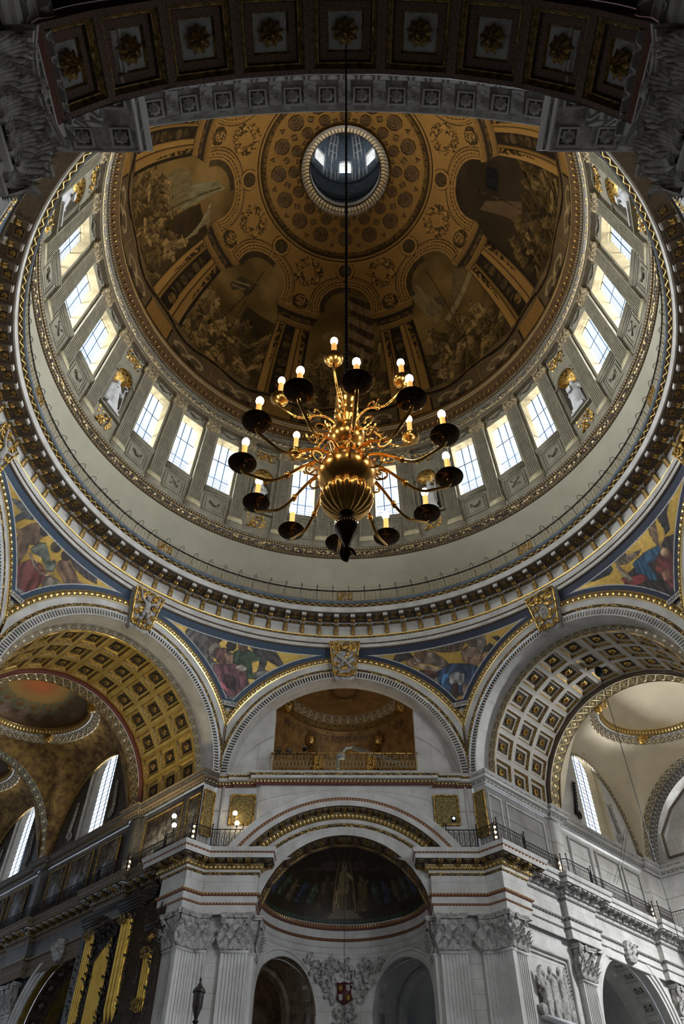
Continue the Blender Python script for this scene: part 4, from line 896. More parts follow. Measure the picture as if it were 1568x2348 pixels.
# ------------------------------------------------------------------ spandrel mosaics
TRC = {"luke":[[[82,78,74],[[-12.02,29.32],[-11.42,29.56],[-9.86,29.74],[-6.86,29.76],[-3.6,29.89],[-4.53,29.41],[-6.06,29.21],[-6.41,28.58],[-4.08,28.1],[-7.7,28.21],[-9.88,28.67],[-10.94,28.82]]],[[60,54,48],[[-9.38,29.76],[-7.22,29.86],[-3.57,29.86],[-5.27,29.42],[-7.06,29.47]]],[[105,98,88],[[-7.42,28.16],[-4.13,28.16],[-3.68,27.37],[-5.92,27.56]]],[[120,108,92],[[-6.68,29.09],[-5.9,29.29],[-4.76,29.12],[-4.41,28.47],[-5.4,28.27],[-6.42,28.72]]],[[95,95,90],[[-5.71,28.23],[-4.09,28.09],[-3.96,27.73],[-4.18,27.35],[-2.28,26.54],[-2.13,26.34],[-4.98,27.45]]],[[98,98,92],[[-2.38,26.42],[2.03,26.45],[1.98,26.24],[-2.05,26.17]]],[[60,50,42],[[-7.23,29.77],[-5.29,29.83],[-3.57,29.69],[-4.77,29.27],[-5.3,29.01],[-6.09,28.62]]],[[110,100,88],[[-6.63,29.17],[-5.64,29.36],[-4.49,29.18],[-3.77,28.8],[-4.84,28.51],[-5.81,28.33]]],[[62,57,54],[[1.8,29.63],[4.64,29.8],[6.6,29.79],[8.2,29.32],[9.77,28.79],[8.31,28.69],[6.09,28.96],[5.9,28.26],[4.48,28.13],[4.64,28.83],[3.02,29.27]]],[[50,65,45],[[-1.2,28.93],[0.1,29.23],[1.83,29.3],[4.27,29.13],[4.95,28.95],[4.08,28.79],[2.76,28.77],[3.3,28.21],[4.16,27.74],[2.87,27.71],[1.85,28.11],[-0.18,28.29],[-1.19,28.66]]],[[90,70,50],[[1.49,29.5],[1.42,29.33],[1.02,29.2],[0.44,29.16],[-0.09,29.22],[-0.38,29.37],[-0.31,29.54],[0.09,29.67],[0.67,29.7],[1.21,29.64]]],[[45,35,28],[[-0.49,29.53],[-0.55,29.75],[1.05,29.86],[1.61,29.62],[0.43,29.62]]],[[90,62,52],[[-5.03,28.93],[-3.04,29.08],[-1.97,28.93],[-1.09,28.78],[-0.71,28.26],[-3.09,28.0],[-4.84,28.51]]],[[150,120,95],[[-3.01,28.81],[-1.22,28.82],[-0.8,28.25],[-1.94,28.18],[-2.32,28.43]]],[[40,32,28],[[-0.93,29.39],[-1.0,29.21],[-1.4,29.08],[-1.98,29.05],[-2.54,29.11],[-2.84,29.25],[-2.79,29.42],[-2.39,29.56],[-1.79,29.6],[-1.24,29.54]]],[[95,62,65],[[-4.39,28.01],[-1.9,28.13],[-0.21,28.34],[1.13,28.06],[2.45,27.78],[3.4,27.17],[2.71,26.81],[1.58,26.57],[-0.61,26.36],[-2.08,26.5],[-3.21,27.05],[-4.13,27.51]]],[[165,95,100],[[-3.2,27.47],[-1.78,27.03],[-0.56,26.78],[-0.79,26.61],[-2.42,26.94]]],[[60,42,45],[[-2.42,27.62],[0.4,27.47],[0.72,26.76],[-0.97,26.87]]],[[120,80,82],[[0.72,27.81],[1.73,27.73],[2.52,27.11],[1.88,26.96]]],[[160,150,130],[[-0.07,28.13],[1.1,28.38],[2.18,28.19],[1.72,28.03],[0.4,28.01]]],[[98,98,92],[[3.94,28.09],[5.88,28.31],[7.23,28.22],[5.79,27.78],[4.45,27.55]]]],"john":[[[98,95,90],[[-5.68,27.87],[-3.58,27.81],[-3.59,27.09],[-1.98,26.32],[-3.06,26.47]]],[[45,38,36],[[-12.5,29.04],[-11.48,29.45],[-10.03,29.74],[-8.75,29.6],[-8.01,29.26],[-8.37,28.96],[-9.18,29.12],[-10.29,29.1],[-11.2,29.0]]],[[80,65,52],[[-8.66,29.78],[-5.51,29.76],[-3.29,29.71],[-2.01,29.57],[-0.98,29.76],[1.33,29.79],[4.81,29.85],[7.58,29.61],[6.29,29.47],[3.27,29.4],[2.09,29.04],[-0.28,29.13],[-2.22,29.27],[-4.74,29.54]]],[[75,45,42],[[-6.79,28.41],[-3.57,28.17],[-3.02,28.02],[-3.58,27.81],[-5.49,27.83],[-6.84,28.11]]],[[105,92,80],[[-7.55,29.3],[-5.03,29.43],[-3.55,29.28],[-1.64,28.79],[-0.23,28.25],[-1.99,28.25],[-4.77,28.73],[-6.9,28.84],[-8.1,29.08]]],[[90,65,45],[[-5.1,29.31],[-5.4,29.14],[-6.0,29.06],[-6.67,29.09],[-7.15,29.23],[-7.27,29.41],[-6.97,29.58],[-6.37,29.67],[-5.69,29.63],[-5.2,29.49]]],[[125,95,75],[[-7.53,28.9],[-7.76,28.77],[-8.23,28.7],[-8.75,28.72],[-9.14,28.82],[-9.24,28.97],[-9.02,29.1],[-8.55,29.18],[-8.01,29.15],[-7.62,29.05]]],[[150,130,105],[[-8.15,28.95],[-6.9,28.84],[-4.87,28.55],[-2.83,28.31],[1.28,27.97],[3.1,27.62],[3.46,27.29],[1.91,27.69],[-0.89,27.92],[-4.2,28.21],[-6.63,28.52]]],[[110,90,75],[[2.51,29.01],[3.97,29.16],[6.63,29.13],[6.75,28.56],[5.15,28.26],[3.53,28.14],[2.29,28.47]]],[[130,100,80],[[3.41,28.51],[6.32,28.35],[7.15,28.53],[7.07,28.23],[5.19,28.08],[3.33,28.15]]],[[75,60,48],[[6.6,29.32],[6.16,29.14],[5.41,29.06],[4.64,29.12],[4.12,29.3],[4.07,29.52],[4.5,29.72],[5.26,29.79],[6.05,29.72],[6.56,29.54]]],[[120,110,100],[[6.14,29.54],[7.88,29.45],[7.67,29.04],[6.28,28.54],[5.58,28.97]]],[[40,34,32],[[7.23,28.83],[8.5,28.96],[9.28,28.64],[8.63,28.46],[7.0,28.6]]],[[40,34,32],[[9.28,29.26],[10.58,29.2],[11.1,28.89],[10.54,28.77],[9.77,29.09]]],[[45,62,85],[[-3.4,28.1],[-0.14,28.36],[2.31,28.22],[4.83,27.92],[4.24,27.48],[3.47,27.05],[2.29,26.59],[1.47,26.27],[0.64,26.49],[-1.06,26.43],[-2.65,26.91],[-3.35,27.49]]],[[135,135,132],[[-0.98,27.81],[0.75,27.82],[1.86,27.63],[1.47,27.11],[0.02,27.06],[-1.33,27.29]]],[[70,110,150],[[-2.22,27.9],[-1.14,27.89],[-1.74,27.32],[-2.82,26.97],[-2.97,27.41]]],[[60,45,38],[[-0.75,27.18],[0.3,27.16],[0.26,26.5],[-0.92,26.32],[-1.86,26.49]]],[[130,105,85],[[1.28,27.12],[2.21,27.01],[1.59,26.44],[0.91,26.6]]]],"mark":[[[62,64,68],[[-12.57,29.1],[-10.64,29.45],[-8.33,29.76],[-6.79,29.73],[-6.16,29.43],[-7.65,29.14],[-8.87,28.35],[-9.22,28.88],[-8.53,29.36],[-9.85,29.21]]],[[85,66,48],[[-7.99,28.32],[-6.66,28.62],[-5.79,29.19],[-4.7,29.59],[-3.21,29.75],[-1.87,29.57],[-2.24,29.31],[-2.63,28.99],[-2.57,28.68],[-3.67,28.46],[-2.97,28.04],[-2.94,27.4],[-4.75,27.44],[-5.99,27.87],[-6.27,28.4]]],[[45,34,28],[[-2.05,29.7],[-1.87,29.56],[-2.04,29.4],[-2.49,29.29],[-3.05,29.27],[-3.53,29.33],[-3.72,29.46],[-3.55,29.62],[-3.11,29.73],[-2.52,29.76]]],[[95,48,42],[[-3.09,26.85],[-3.0,27.28],[-1.61,27.93],[0.48,28.09],[2.29,27.98],[2.64,27.65],[2.26,26.94],[1.01,26.45],[-0.55,26.24],[-2.32,26.51]]],[[80,85,75],[[-2.84,28.34],[-2.24,28.87],[-1.09,29.09],[0.37,28.82],[1.65,28.58],[2.15,28.81],[3.0,28.68],[3.21,28.3],[2.0,28.07],[0.85,28.29],[-0.46,28.41],[-2.11,28.24]]],[[50,40,32],[[1.78,29.55],[1.96,29.4],[1.75,29.24],[1.25,29.12],[0.63,29.09],[0.13,29.16],[-0.05,29.3],[0.14,29.47],[0.66,29.59],[1.29,29.62]]],[[130,110,90],[[-2.6,28.13],[-1.91,28.18],[-0.27,27.81],[2.1,27.89],[4.05,28.32],[2.67,27.86],[1.28,27.7],[-0.82,27.79]]],[[105,95,80],[[2.74,27.46],[2.77,27.83],[3.86,28.07],[5.06,28.12],[5.98,28.11],[5.97,27.79],[4.88,27.41],[3.61,27.24]]],[[100,75,58],[[3.18,28.93],[3.88,29.25],[5.21,29.27],[6.86,29.08],[8.34,28.84],[10.67,28.92],[11.38,28.78],[8.46,28.29],[7.25,28.1],[5.62,28.39],[3.71,28.52]]],[[50,38,30],[[4.42,29.59],[4.59,29.45],[4.39,29.29],[3.9,29.19],[3.33,29.17],[2.86,29.24],[2.7,29.38],[2.9,29.54],[3.38,29.65],[3.96,29.66]]],[[58,50,52],[[4.6,29.41],[5.07,29.73],[7.48,29.68],[10.07,29.7],[13.36,29.77],[11.37,29.52],[11.97,29.26],[9.59,29.19],[6.97,29.2]]],[[98,98,95],[[-2.48,26.25],[-1.18,26.36],[1.61,26.48],[2.13,26.3],[0.42,26.11],[-1.85,25.93]]]],"isaiah":[[[28,30,40],[[-14.1,29.79],[-10.11,29.77],[-7.01,29.67],[-7.16,29.3],[-8.22,29.2],[-11.36,29.4]]],[[30,28,34],[[6.29,29.81],[12.13,29.8],[10.05,29.53],[8.42,29.33],[6.96,28.67],[5.36,28.67],[5.95,28.83],[6.4,29.46]]],[[45,36,34],[[4.97,28.56],[8.35,28.07],[1.08,25.83],[-1.53,26.42],[-5.35,27.83],[-6.59,28.58],[-2.8,28.57],[2.53,28.35]]],[[110,85,68],[[4.26,29.8],[5.14,29.26],[3.27,28.58],[3.89,28.12],[2.81,28.43],[3.18,29.23]]],[[95,70,50],[[5.47,29.49],[5.08,29.44],[4.62,29.47],[4.25,29.56],[4.11,29.69],[4.29,29.8],[4.69,29.85],[5.17,29.82],[5.53,29.72],[5.65,29.6]]],[[110,95,80],[[-6.11,29.69],[-4.11,29.78],[-3.14,29.36],[0.03,29.04],[-1.27,28.94],[-4.04,29.05],[-5.55,29.27]]],[[105,80,62],[[-3.23,29.43],[-3.67,29.36],[-4.23,29.38],[-4.7,29.48],[-4.89,29.62],[-4.74,29.77],[-4.3,29.84],[-3.73,29.82],[-3.26,29.72],[-3.07,29.57]]],[[38,72,98],[[-2.97,28.81],[0.42,28.74],[3.08,28.52],[2.94,28.14],[-0.59,28.26],[-0.77,27.21],[-2.4,27.68],[-3.26,28.27]]],[[98,45,42],[[1.99,28.17],[4.35,28.0],[3.76,27.44],[1.78,26.25],[0.62,26.31],[0.34,27.15],[0.16,27.78]]],[[120,45,42],[[-6.59,28.58],[-2.65,28.04],[-2.15,27.63],[-4.91,27.84],[-6.47,28.16]]],[[130,115,95],[[-5.55,29.27],[-4.74,28.2],[-5.73,28.21],[-6.32,29.23]]],[[150,120,95],[[3.89,27.91],[3.5,27.85],[3.03,27.87],[2.66,27.96],[2.53,28.09],[2.69,28.21],[3.08,28.27],[3.56,28.25],[3.93,28.16],[4.05,28.03]]],[[150,100,80],[[0.58,27.39],[2.0,27.36],[1.29,26.84],[0.25,26.97]]]]}
PCOL = dict(gold=(.36, .235, .06), gold2=(.70, .47, .13))
NAMES = {-22.5: ('luke', 'S: LUKE', 'gold spandrel mosaic of a seated evangelist in purple with a winged angel, left of centre'), 22.5: ('john', 'S IOHN', 'gold spandrel mosaic of a blue-robed evangelist with eagle and scroll, right of the centre arch'),
         -67.5: ('mark', 'S MARK', 'gold spandrel mosaic of a red-robed evangelist with a lion at the far left'), 67.5: ('isaiah', 'ISAIAH', 'gold spandrel mosaic of a prophet in blue and red at the far right')}
def pend_r(dl, z):
    th = np.radians(22.5-np.abs(dl)); rb_ = 17/np.cos(th); u = 17*np.tan(th); zb = 21.35+np.sqrt(np.maximum(8.05**2-u*u, 0))
    t = np.clip((z-zb)/(30.02-zb), 0, 1); return rb_+(16.85-rb_)*t+.03, zb
for k in range(8):
    az = -157.5+45*k; nm = NAMES.get(az); na, nz = (280, 120) if nm else (60, 20)
    dl = np.linspace(-22.5, 22.5, na); D = np.repeat(dl[:, None], nz, 1); _, zb = pend_r(dl, 25.)
    Z = zb[:, None]+(30.02-zb)[:, None]*np.linspace(0, 1, nz)[None, :]; Rr, _ = pend_r(D, Z); X = np.radians(D)*17.3
    cv = Canvas(X, Z, PCOL['gold']); cv.C[..., 3] = 1; n0 = fbm(X*7, Z*7, 1, 3); cv.C[..., :3] *= (.75+.5*n0)[..., None]
    if nm:
        for j, (c, pts) in enumerate(TRC[nm[0]]):
            pp = [(math.radians(a)*17.3, z) for a, z in pts]; cen = np.mean(pp, 0)
            lc = lin(c)*1.25; cv.poly([cen+(np.array(p)-cen)*(1+.05/max(.25, np.hypot(*(np.array(p)-cen)))) for p in pp], lc*.18, shade=.2); cv.poly(pp, lc, shade=.5, f=(3.4, 2.2), seed=j, fold=.55)
            cv.poly([cen+(np.array(p)-cen)*.62+np.array([.05, -.06]) for p in pp], lc*.6, k=.5, shade=.8, f=(5, 2.5), seed=j+2, fold=.6)
            cv.poly([cen+(np.array(p)-cen)*.42+np.array([-.08, .09]) for p in pp], lc*1.5, k=.5, shade=.7, f=(6, 3), seed=j+4)
    th = np.radians(22.5-np.abs(D)); ua = 17*np.tan(th); dist_a = np.hypot(ua, Z-21.35)-8.05; blue = (.018, .042, .08) if az < 0 else (.012, .018, .045)
    dk = np.abs(X) > 6.25
    e = .32; edge = (dist_a < e) | (Z > 30.02-.42) | dk
    ln = ((dist_a >= e) & (dist_a < e+.055) & (Z < 29.6) & ~dk) | ((Z <= 29.6) & (Z > 29.54) & (dist_a >= e) & ~dk) | ((np.abs(X) <= 6.25) & (np.abs(X) > 6.19) & (dist_a > e) & (Z < 29.6))
    tip = Z < 26.25
    cv.put(edge, blue, shade=.25, f=(6, 6)); cv.put(ln & ~tip, (.42, .43, .42), shade=.1); cv.put(tip & ~edge, blue, shade=.2)
    cv.put((np.abs(X) < .26*np.clip((25.72-Z)/.1, 0, 1)*np.clip((Z-25.32)/.35, .05, 1)) & (Z < 25.7) & (Z > 25.32) & (fbm(X*14, Z*14, 2) > .45), (.5, .45, .3))
    a = np.radians(az+D); m = MB(); m.grid(np.stack([np.sin(a)*Rr, np.cos(a)*Rr, Z], -1), col=cv.C)
    o = part('wall_spandrel', m, MOSAIC, None, smooth=180, cols=True)
    if nm:
        tag(o, nm[2], 'mosaic', kind='structure')
        F = FRM(az); r0 = float(pend_r(np.array(0.), np.array(25.9))[0])
        m = MB(); m.box((0, r0-.10, 25.92), (1.05, .05, .30)); tb = part('name_tablet', m, mat('tablet_'+nm[0], (.52, .50, .46), (.42, .40, .36), .7, scale=6), o, F)
        cu = bpy.data.curves.new('txt', 'FONT'); cu.body = nm[1]; cu.size = .27; cu.align_x = 'CENTER'; cu.align_y = 'CENTER'; cu.extrude = .006
        to = bpy.data.objects.new('txt', cu); COL.objects.link(to); bpy.context.view_layer.update()
        tm = bpy.data.meshes.new_from_object(to.evaluated_get(bpy.context.evaluated_depsgraph_get())); bpy.data.objects.remove(to); tm.materials.clear(); tm.materials.append(IRON); tm.name = 'lettering'
        obj('lettering', tm, tb, TR(0, r0-.135, 25.92)@RX(PI/2))
    else: tag(o, 'gold spandrel mosaic %s' % {112.5: 'behind the viewer on the right', -112.5: 'behind the viewer on the left', 157.5: 'over the viewer on the right', -157.5: 'over the viewer on the left'}[az], 'mosaic', kind='structure')

# ------------------------------------------------------------------ centre bays: far (0) and near (180)
def coffer_tile(wx, wy, kind):   # x along, y toward the viewer side, z along; face at y=0
    hx, hy = wx/2, wy/2
    def fr(s1, y1, s2, y2, mi, m):
        A = [(-hx*s1[0], y1, -hy*s1[1]), (hx*s1[0], y1, -hy*s1[1]), (hx*s1[0], y1, hy*s1[1]), (-hx*s1[0], y1, hy*s1[1])]
        B = [(-hx*s2[0], y2, -hy*s2[1]), (hx*s2[0], y2, -hy*s2[1]), (hx*s2[0], y2, hy*s2[1]), (-hx*s2[0], y2, hy*s2[1])]
        uv = []; 
        for q in range(4):
            p0, p1, p2, p3 = A[q], A[(q+1) % 4], B[(q+1) % 4], B[q]; L = wx if q % 2 == 0 else wy
            m.add([p0, p1, p2, p3], np.array([[0, 1, 2, 3]]), mi, uv=[(0, 0), (L, 0), (L, 1), (0, 1)])
    m = MB(); S = kind
    prev = ((1, 1), 0)
    for s_, y_, mi in S:
        sc_ = (1-2*s_/wx, 1-2*s_/wy); fr(prev[0], prev[1], sc_, y_, mi, m); prev = (sc_, y_)
    sc_, y_ = prev; m.add([(-hx*sc_[0], y_, -hy*sc_[1]), (hx*sc_[0], y_, -hy*sc_[1]), (hx*sc_[0], y_, hy*sc_[1]), (-hx*sc_[0], y_, hy*sc_[1])], np.array([[0, 1, 2, 3]]), S[-1][2]+1)
    return m
tn = coffer_tile(1.297, 1.3, [(.085, 0, 0), (.10, -.02, 1), (.15, -.10, 2), (.17, -.10, 3), (.20, -.16, 1), (.32, -.16, 0), (.35, -.22, 2), (.375, -.22, 4)])
tnm = tn.mesh('coffer', [O_RED, DARKR, GOLD_D, GOLD_D, STONE_D, mat('coffer_back', (.40, .40, .38), (.3, .3, .29), .8)], 0)
rn = rosette(.25, 9, .14).mesh('rosette', GOLD_D)
def modl(mt): 
    m = MB(); t = np.linspace(0, 1, 7); pr = [(0, 0), (.62, 0), (.62, -.10), (.5, -.18), (.3, -.16), (.12, -.24), (0, -.26)]
    prism(m, [(y, z) for y, z in pr], -.12, .12, 0, Matrix(((0, 1, 0, 0), (1, 0, 0, 0), (0, 0, 1, 0), (0, 0, 0, 1)))); m.inst(leaf(.24, .36, .1, 3, 6), TR(0, .12, -.24)@RX(-1.2)); return m.mesh('modillion', mt, 30)
modg, mods = modl(GOLD_D), modl(STONE_D); rsg, rss = rosette(.14, 8, .06).mesh('rosette', GOLD_D), rosette(.14, 8, .06).mesh('rosette', STONE_D)
scf = octa(0, 0, 0, [((.25, -.01), (.25, .06), 0), ((.25, .06), (.21, .06), 0), ((.21, .06), (.19, .01), 0), ((.19, .01), (.001, .01), 1)], 4, PI/4)
scs, scg = scf.mesh('soffit_coffer', [STONE, DKSTONE], 0), scf.mesh('soffit_coffer', [SOFFIT, DARKR], 0)
CAPB = capital(1.30, 1.62, .30, 3, hi=True).mesh('capital', STONE_D); CAPM = capital(.98, 1.62, .30, 2, hi=True).mesh('capital', STONE_D); CAPS = capital(.62, 1.62, .30, 1, hi=True).mesh('capital', STONE_D)
NECK = MB()
SHB, SHM, SHS = shaft(1.28, 12.3, .28, 7).mesh('shaft', ASHLAR, 30), shaft(.95, 12.3, .28, 5).mesh('shaft', ASHLAR, 30), shaft(.60, 12.3, .28, 3).mesh('shaft', ASHLAR, 30)
m = MB(); m.box((0, .14, -.05), (1.38, .42, .10)); NKB = m.mesh('necking', STONE, 0)
def giant(parent, M, kind='B'):
    p = root('giant_pilaster', None); p.parent = parent; p.matrix_local = M
    sh, cp_, k = {'B': (SHB, CAPB, 1), 'M': (SHM, CAPM, .74), 'S': (SHS, CAPS, .48)}[kind]
    obj('shaft', sh, p, TR(0, 0, .5)); obj('necking', NKB, p, TR(0, 0, 12.85)@SC(k, 1, 1)); obj('capital', cp_, p, TR(0, 0, 12.85))
    m = MB(); m.box((0, .16, .25), (1.45*k, .5, .5)); part('base', m, STONE, p, smooth=0)
ENT = [('architrave', [(.0, 14.42), (.04, 14.45), (.04, 14.86)], 0), ('red_bead', [(.04, 14.86), (.12, 14.9), (.10, 14.96)], 1), ('architrave', [(.10, 14.96), (.10, 15.26)], 0), ('red_bead', [(.10, 15.26), (.24, 15.32), (.24, 15.40), (.06, 15.42)], 1),
       ('frieze', [(.06, 15.42), (.04, 16.28)], 2), ('gilt_leaf_course', [(.04, 16.28), (.14, 16.32), (.16, 16.40)], 3), ('band', [(.16, 16.40), (.18, 16.5)], 0), ('egg_and_dart', [(.18, 16.5), (.36, 16.56), (.40, 16.72)], 4),
       ('soffit', [(.40, 16.74), (.40, 16.86), (.98, 16.88)], 5), ('lip', [(.98, 16.88), (.98, 16.86), (1.02, 16.86), (1.02, 17.08)], 0), ('red_bead', [(1.02, 17.08), (1.08, 17.12), (1.08, 17.16)], 1), ('cyma', [(1.08, 17.16), (1.16, 17.30), (1.16, 17.36), (-.4, 17.36)], 0)]
def entabl(parent, path, mts, mod, rst, sco, trim=.55, nomod=False):
    for nm, pr, k in ENT:
        m = MB(); sweep(m, path, [(-.0+d*.82, z) for d, z in pr]); part(nm, m, mts[k], parent)
    if nomod: return
    P = [Vector(p) for p in path]
    for a, b, c in zip(P[:-2], P[1:-1], P[2:]):
        d1, d2 = (b-a).normalized(), (c-b).normalized(); n1, n2 = Vector((-d1.y, d1.x)), Vector((-d2.y, d2.x))
        if d1.x*d2.y-d1.y*d2.x < -.5:
            for fa, fb in ((.55, .55), (.55, -.12), (-.12, .55)): q = obj('soffit_coffer', sco, parent, TR(b.x+n1.x*fa+n2.x*fb, b.y+n1.y*fa+n2.y*fb, 16.84)@RZ(math.atan2(n2.y, n2.x)-PI/2)@RX(-PI/2)); obj('rosette', rst, q, TR(0, .01, 0))
    for a, b in zip(P[:-1], P[1:]):
        L = (b-a).length; d = (b-a)/L; nrm = Vector((-d.y, d.x)); n = int((L)/.72)
        if L < .8: continue
        for i in range(n):
            s = (i+.5)/n*L; c = a+d*s; ang = math.atan2(nrm.y, nrm.x)-PI/2
            obj('modillion', mod, parent, TR(c.x+nrm.x*.30, c.y+nrm.y*.30, 16.86)@RZ(ang)@SC(1, .78, 1))
            if i < n-1 or True:
                s2 = (i+1)/n*L if i < n-1 else None
                if s2: c = a+d*s2; q = obj('soffit_coffer', sco, parent, TR(c.x+nrm.x*.60, c.y+nrm.y*.60, 16.84)@RZ(ang)@RX(-PI/2)); obj('rosette', rst, q, TR(0, .01, 0))
GM = [STONE, O_EGG, ASHLAR, O_LEAF, O_EGG, SOFFIT]; RM = [STONE, RED, ASHLAR, O_LEAF, O_EGG, SOFFIT]; SM = [STONE, O_SWAVE, ASHLAR, O_SWAVE, O_SEGG, STONE_D]
O_REDB = orn('red_gilt_bead', 'bead', .16, (.40, .24, .09), (.16, .045, .03), metal=.4); RM[1] = O_REDB
def centre(az, far):
    P = W[az]; A = [RM if far else SM][0]; mod, rst, sco = (modg, rsg, scg) if far else (mods, rss, scs)
    ao = 0.0 if far else 0.35
    # arch wall, archivolt cornice
    m = MB(); wall(m, -7.33, 7.33, 0, 17.3, [(0, 4.5, 0, 13.95, 4.52)], lambda u, z: (u, 17.7, z)); T = None
    for sg in (-1, 1): pass
    part('arch_wall', m, ASHLAR, P, smooth=0)
    m = MB(); arch(m, (0, 12.87), 17.7, [(4.2, 0), (6.1, 0)], 36, 144)
    m2 = MB(); us = np.linspace(-5.9, 5.9, 61); zt = 12.87+np.sqrt(6.12**2-us**2); zb = np.where(np.abs(us) < 4.5, 13.95+4.52*np.sqrt(np.maximum(0, 1-(us/4.5)**2)), 17.0); zb = np.minimum(np.maximum(zb, 13), zt)
    m2.grid(np.stack([np.stack([us, us*0+17.69, zb], -1), np.stack([us, us*0+17.69, zt], -1)], 1)); part('arch_ring', m2, ASHLAR, P)
    for nm, pr, k in (('gilt_leaf_course', [(6.05, -.02), (6.10, -.10), (6.20, -.10)], 3), ('band', [(6.20, -.10), (6.22, -.14), (6.40, -.14)], 0), ('egg_and_dart', [(6.40, -.14), (6.52, -.30), (6.68, -.32)], 4), ('soffit', [(6.68, -.32), (6.78, -.34), (6.80, -.95)], 5),
                      ('lip', [(6.80, -.95), (6.78, -.98), (6.80, -1.0), (7.06, -1.0)], 0), ('red_bead', [(7.06, -1.0), (7.12, -1.05), (7.2, -1.05)], 1), ('cyma', [(7.2, -1.05), (7.36, -1.12), (7.52, -1.14), (7.56, -1.1), (7.56, -.4)], 0)):
        m = MB(); arch(m, (0, 12.87), 17.7-(0 if far else .0), pr, 35.2, 144.8); part(nm, m, A[k], P)
    for i in range(19):
        t = math.radians(37+i*(106/18)); T = TR(0, 17.7, 12.87)@RY(-(t-PI/2))@TR(0, 0, 6.80)@RZ(PI)
        obj('modillion', mod, P, T@TR(0, .30, 0)@SC(1, .82, .7))
        if i < 18:
            t = math.radians(37+(i+.5)*(106/18)); q = obj('soffit_coffer', sco, P, TR(0, 17.7, 12.87)@RY(-(t-PI/2))@TR(0, -.66, 6.78)@RX(PI/2)@RX(PI)); obj('rosette', rst, q, TR(0, .01, 0))
    # coffered soffit
    for i in range(9):
        t = math.radians(15.75+16.53*(i+.5)); c = obj('coffer', tnm, P, TR(0, 18.42, 13.95)@RY(-(t-PI/2))@TR(0, 0, 4.46)@RX(-PI/2)@SC(1, 1, 1.08)); obj('rosette', rn, c, TR(0, -.20, 0)@SC(1, 1, .95))
    m = MB()
    for t0, t1 in ((0, 15.75), (164.25, 180)): arch(m, (0, 13.95), 17.7, [(4.5, 0), (4.5, 1.42)], t0, t1, 8)
    part('soffit_band', m, RED, P)
    m = MB()
    for sg in (-1, 1): sweep(m, [(sg*4.5, 19.15), (sg*4.5, 17.7)][::sg], [(0, 0), (0, 14.0)])
    part('jamb', m, ASHLAR, P)
    # apse
    c0 = (0, 19.12); RA = 4.62
    def af(x, z, d=0.): p_ = x/RA; return (math.sin(p_)*(RA+d), 19.12+math.cos(p_)*(RA+d), z)
    hw = RA*PI/2
    m = MB(); hol = [(-3.75, 2.25, 0, 11.6, 2.2), (3.75, 2.25, 0, 11.6, 2.2)] if far else []
    wall(m, -hw, hw, 0, 15.1, hol, af, n=20); part('apse_wall', m, ASHLAR if far else DKSTONE, P, smooth=0 if not far else 40)
    for nm, pr, mt in (('string_course', [(RA, 14.45), (RA-.05, 14.5), (RA-.05, 14.75)], STONE), ('string_course', [(RA-.05, 14.75), (RA-.12, 14.8), (RA-.1, 15.08)], STONE), ('red_bead', [(RA-.1, 15.08), (RA-.18, 15.14), (RA-.16, 15.22)], A[1]), ('band', [(RA-.14, 15.22), (RA-.14, 15.62)], STONE), ('red_bead', [(RA-.14, 15.62), (RA-.30, 15.72), (RA-.32, 15.86), (RA-.1, 15.95)], A[1])):
        m = MB(); ring(m, pr, -90, 90, 60, c=c0); part(nm, m, mt, P)
    # half dome mosaic
    na, ne = (160, 110) if far else (40, 20); ps = np.linspace(-90, 90, na); el = np.linspace(0, 90, ne); Pm, E = np.meshgrid(ps, el, indexing='ij'); pr_, er = np.radians(Pm), np.radians(E)
    X = pr_*4.5*np.cos(er*.55); Y = er/(PI/2)*4.6; cv = Canvas(X, Y, (.035, .024, .011)); cv.C[..., 3] = .35
    cv.C[..., :3] *= (.5+1.0*fbm(X*2, Y*2, 2))[..., None]
    if far:
        for k in range(9): cv.cap(0, 2.9, 3.2*math.sin((k-4)*.42), 2.9+3*math.cos((k-4)*.42), .05, (.10, .05, .03), k=.6)
        for sg in (-1, 1):
            for k in range(6): cv.figure(sg*(2.1+k*.75), .75+.25*rnd(), 1.25, [(.05, .075, .04), (.04, .05, .09), (.10, .07, .03)][k % 3], lean=-sg*.1, sd=k)
            cv.cap(sg*.62, .7, sg*.55, 3.3, .045, (.22, .13, .07)); cv.figure(sg*1.25, .65, 2.0, (.16, .10, .035) if sg > 0 else (.07, .04, .02), lean=0, sd=4)
            cv.ell(sg*1.5, 3.0, .7, .25, (.10, .06, .06), k=.6)
        cv.poly([(-.95, .3), (.95, .3), (.95, .45), (.8, .45), (.8, .62), (.6, .62), (.6, .8), (-.6, .8), (-.6, .62), (-.8, .62), (-.8, .45), (-.95, .45)], (.13, .10, .07), shade=.15)
        cv.put((np.abs(X) < .52) & (Y > .8) & (Y < 1.9) & (np.sin(np.arctan2(Y-.8, X)*40) > 0), (.20, .14, .05)); cv.figure(0, .8, 2.6, (.24, .17, .075), lean=0, sd=2); cv.ell(0, 3.05, .24, .24, (.22, .2, .13), r0=.72)
        cv.put(Y < .28, (.035, .045, .025), shade=.9, f=(7, 3))
    m = MB(); m.grid(np.stack([np.sin(pr_)*4.5*np.cos(er), 19.12+np.cos(pr_)*4.5*np.cos(er)*1.0, 15.95+2.75*np.sin(er)], -1), col=cv.C); part('apse_mosaic', m, MOSAIC, P, smooth=180, cols=True)
    q = np.radians(np.linspace(0, 180, 61)); m = MB(); m.grid(np.stack([np.stack([np.cos(q)*4.5, 0*q+19.11, 13.95+4.5*np.sin(q)], -1), np.stack([np.cos(q)*4.9, 0*q+19.11, 13.95+6.2*np.sin(q)], -1)], 1)); part('apse_rim', m, RED, P)
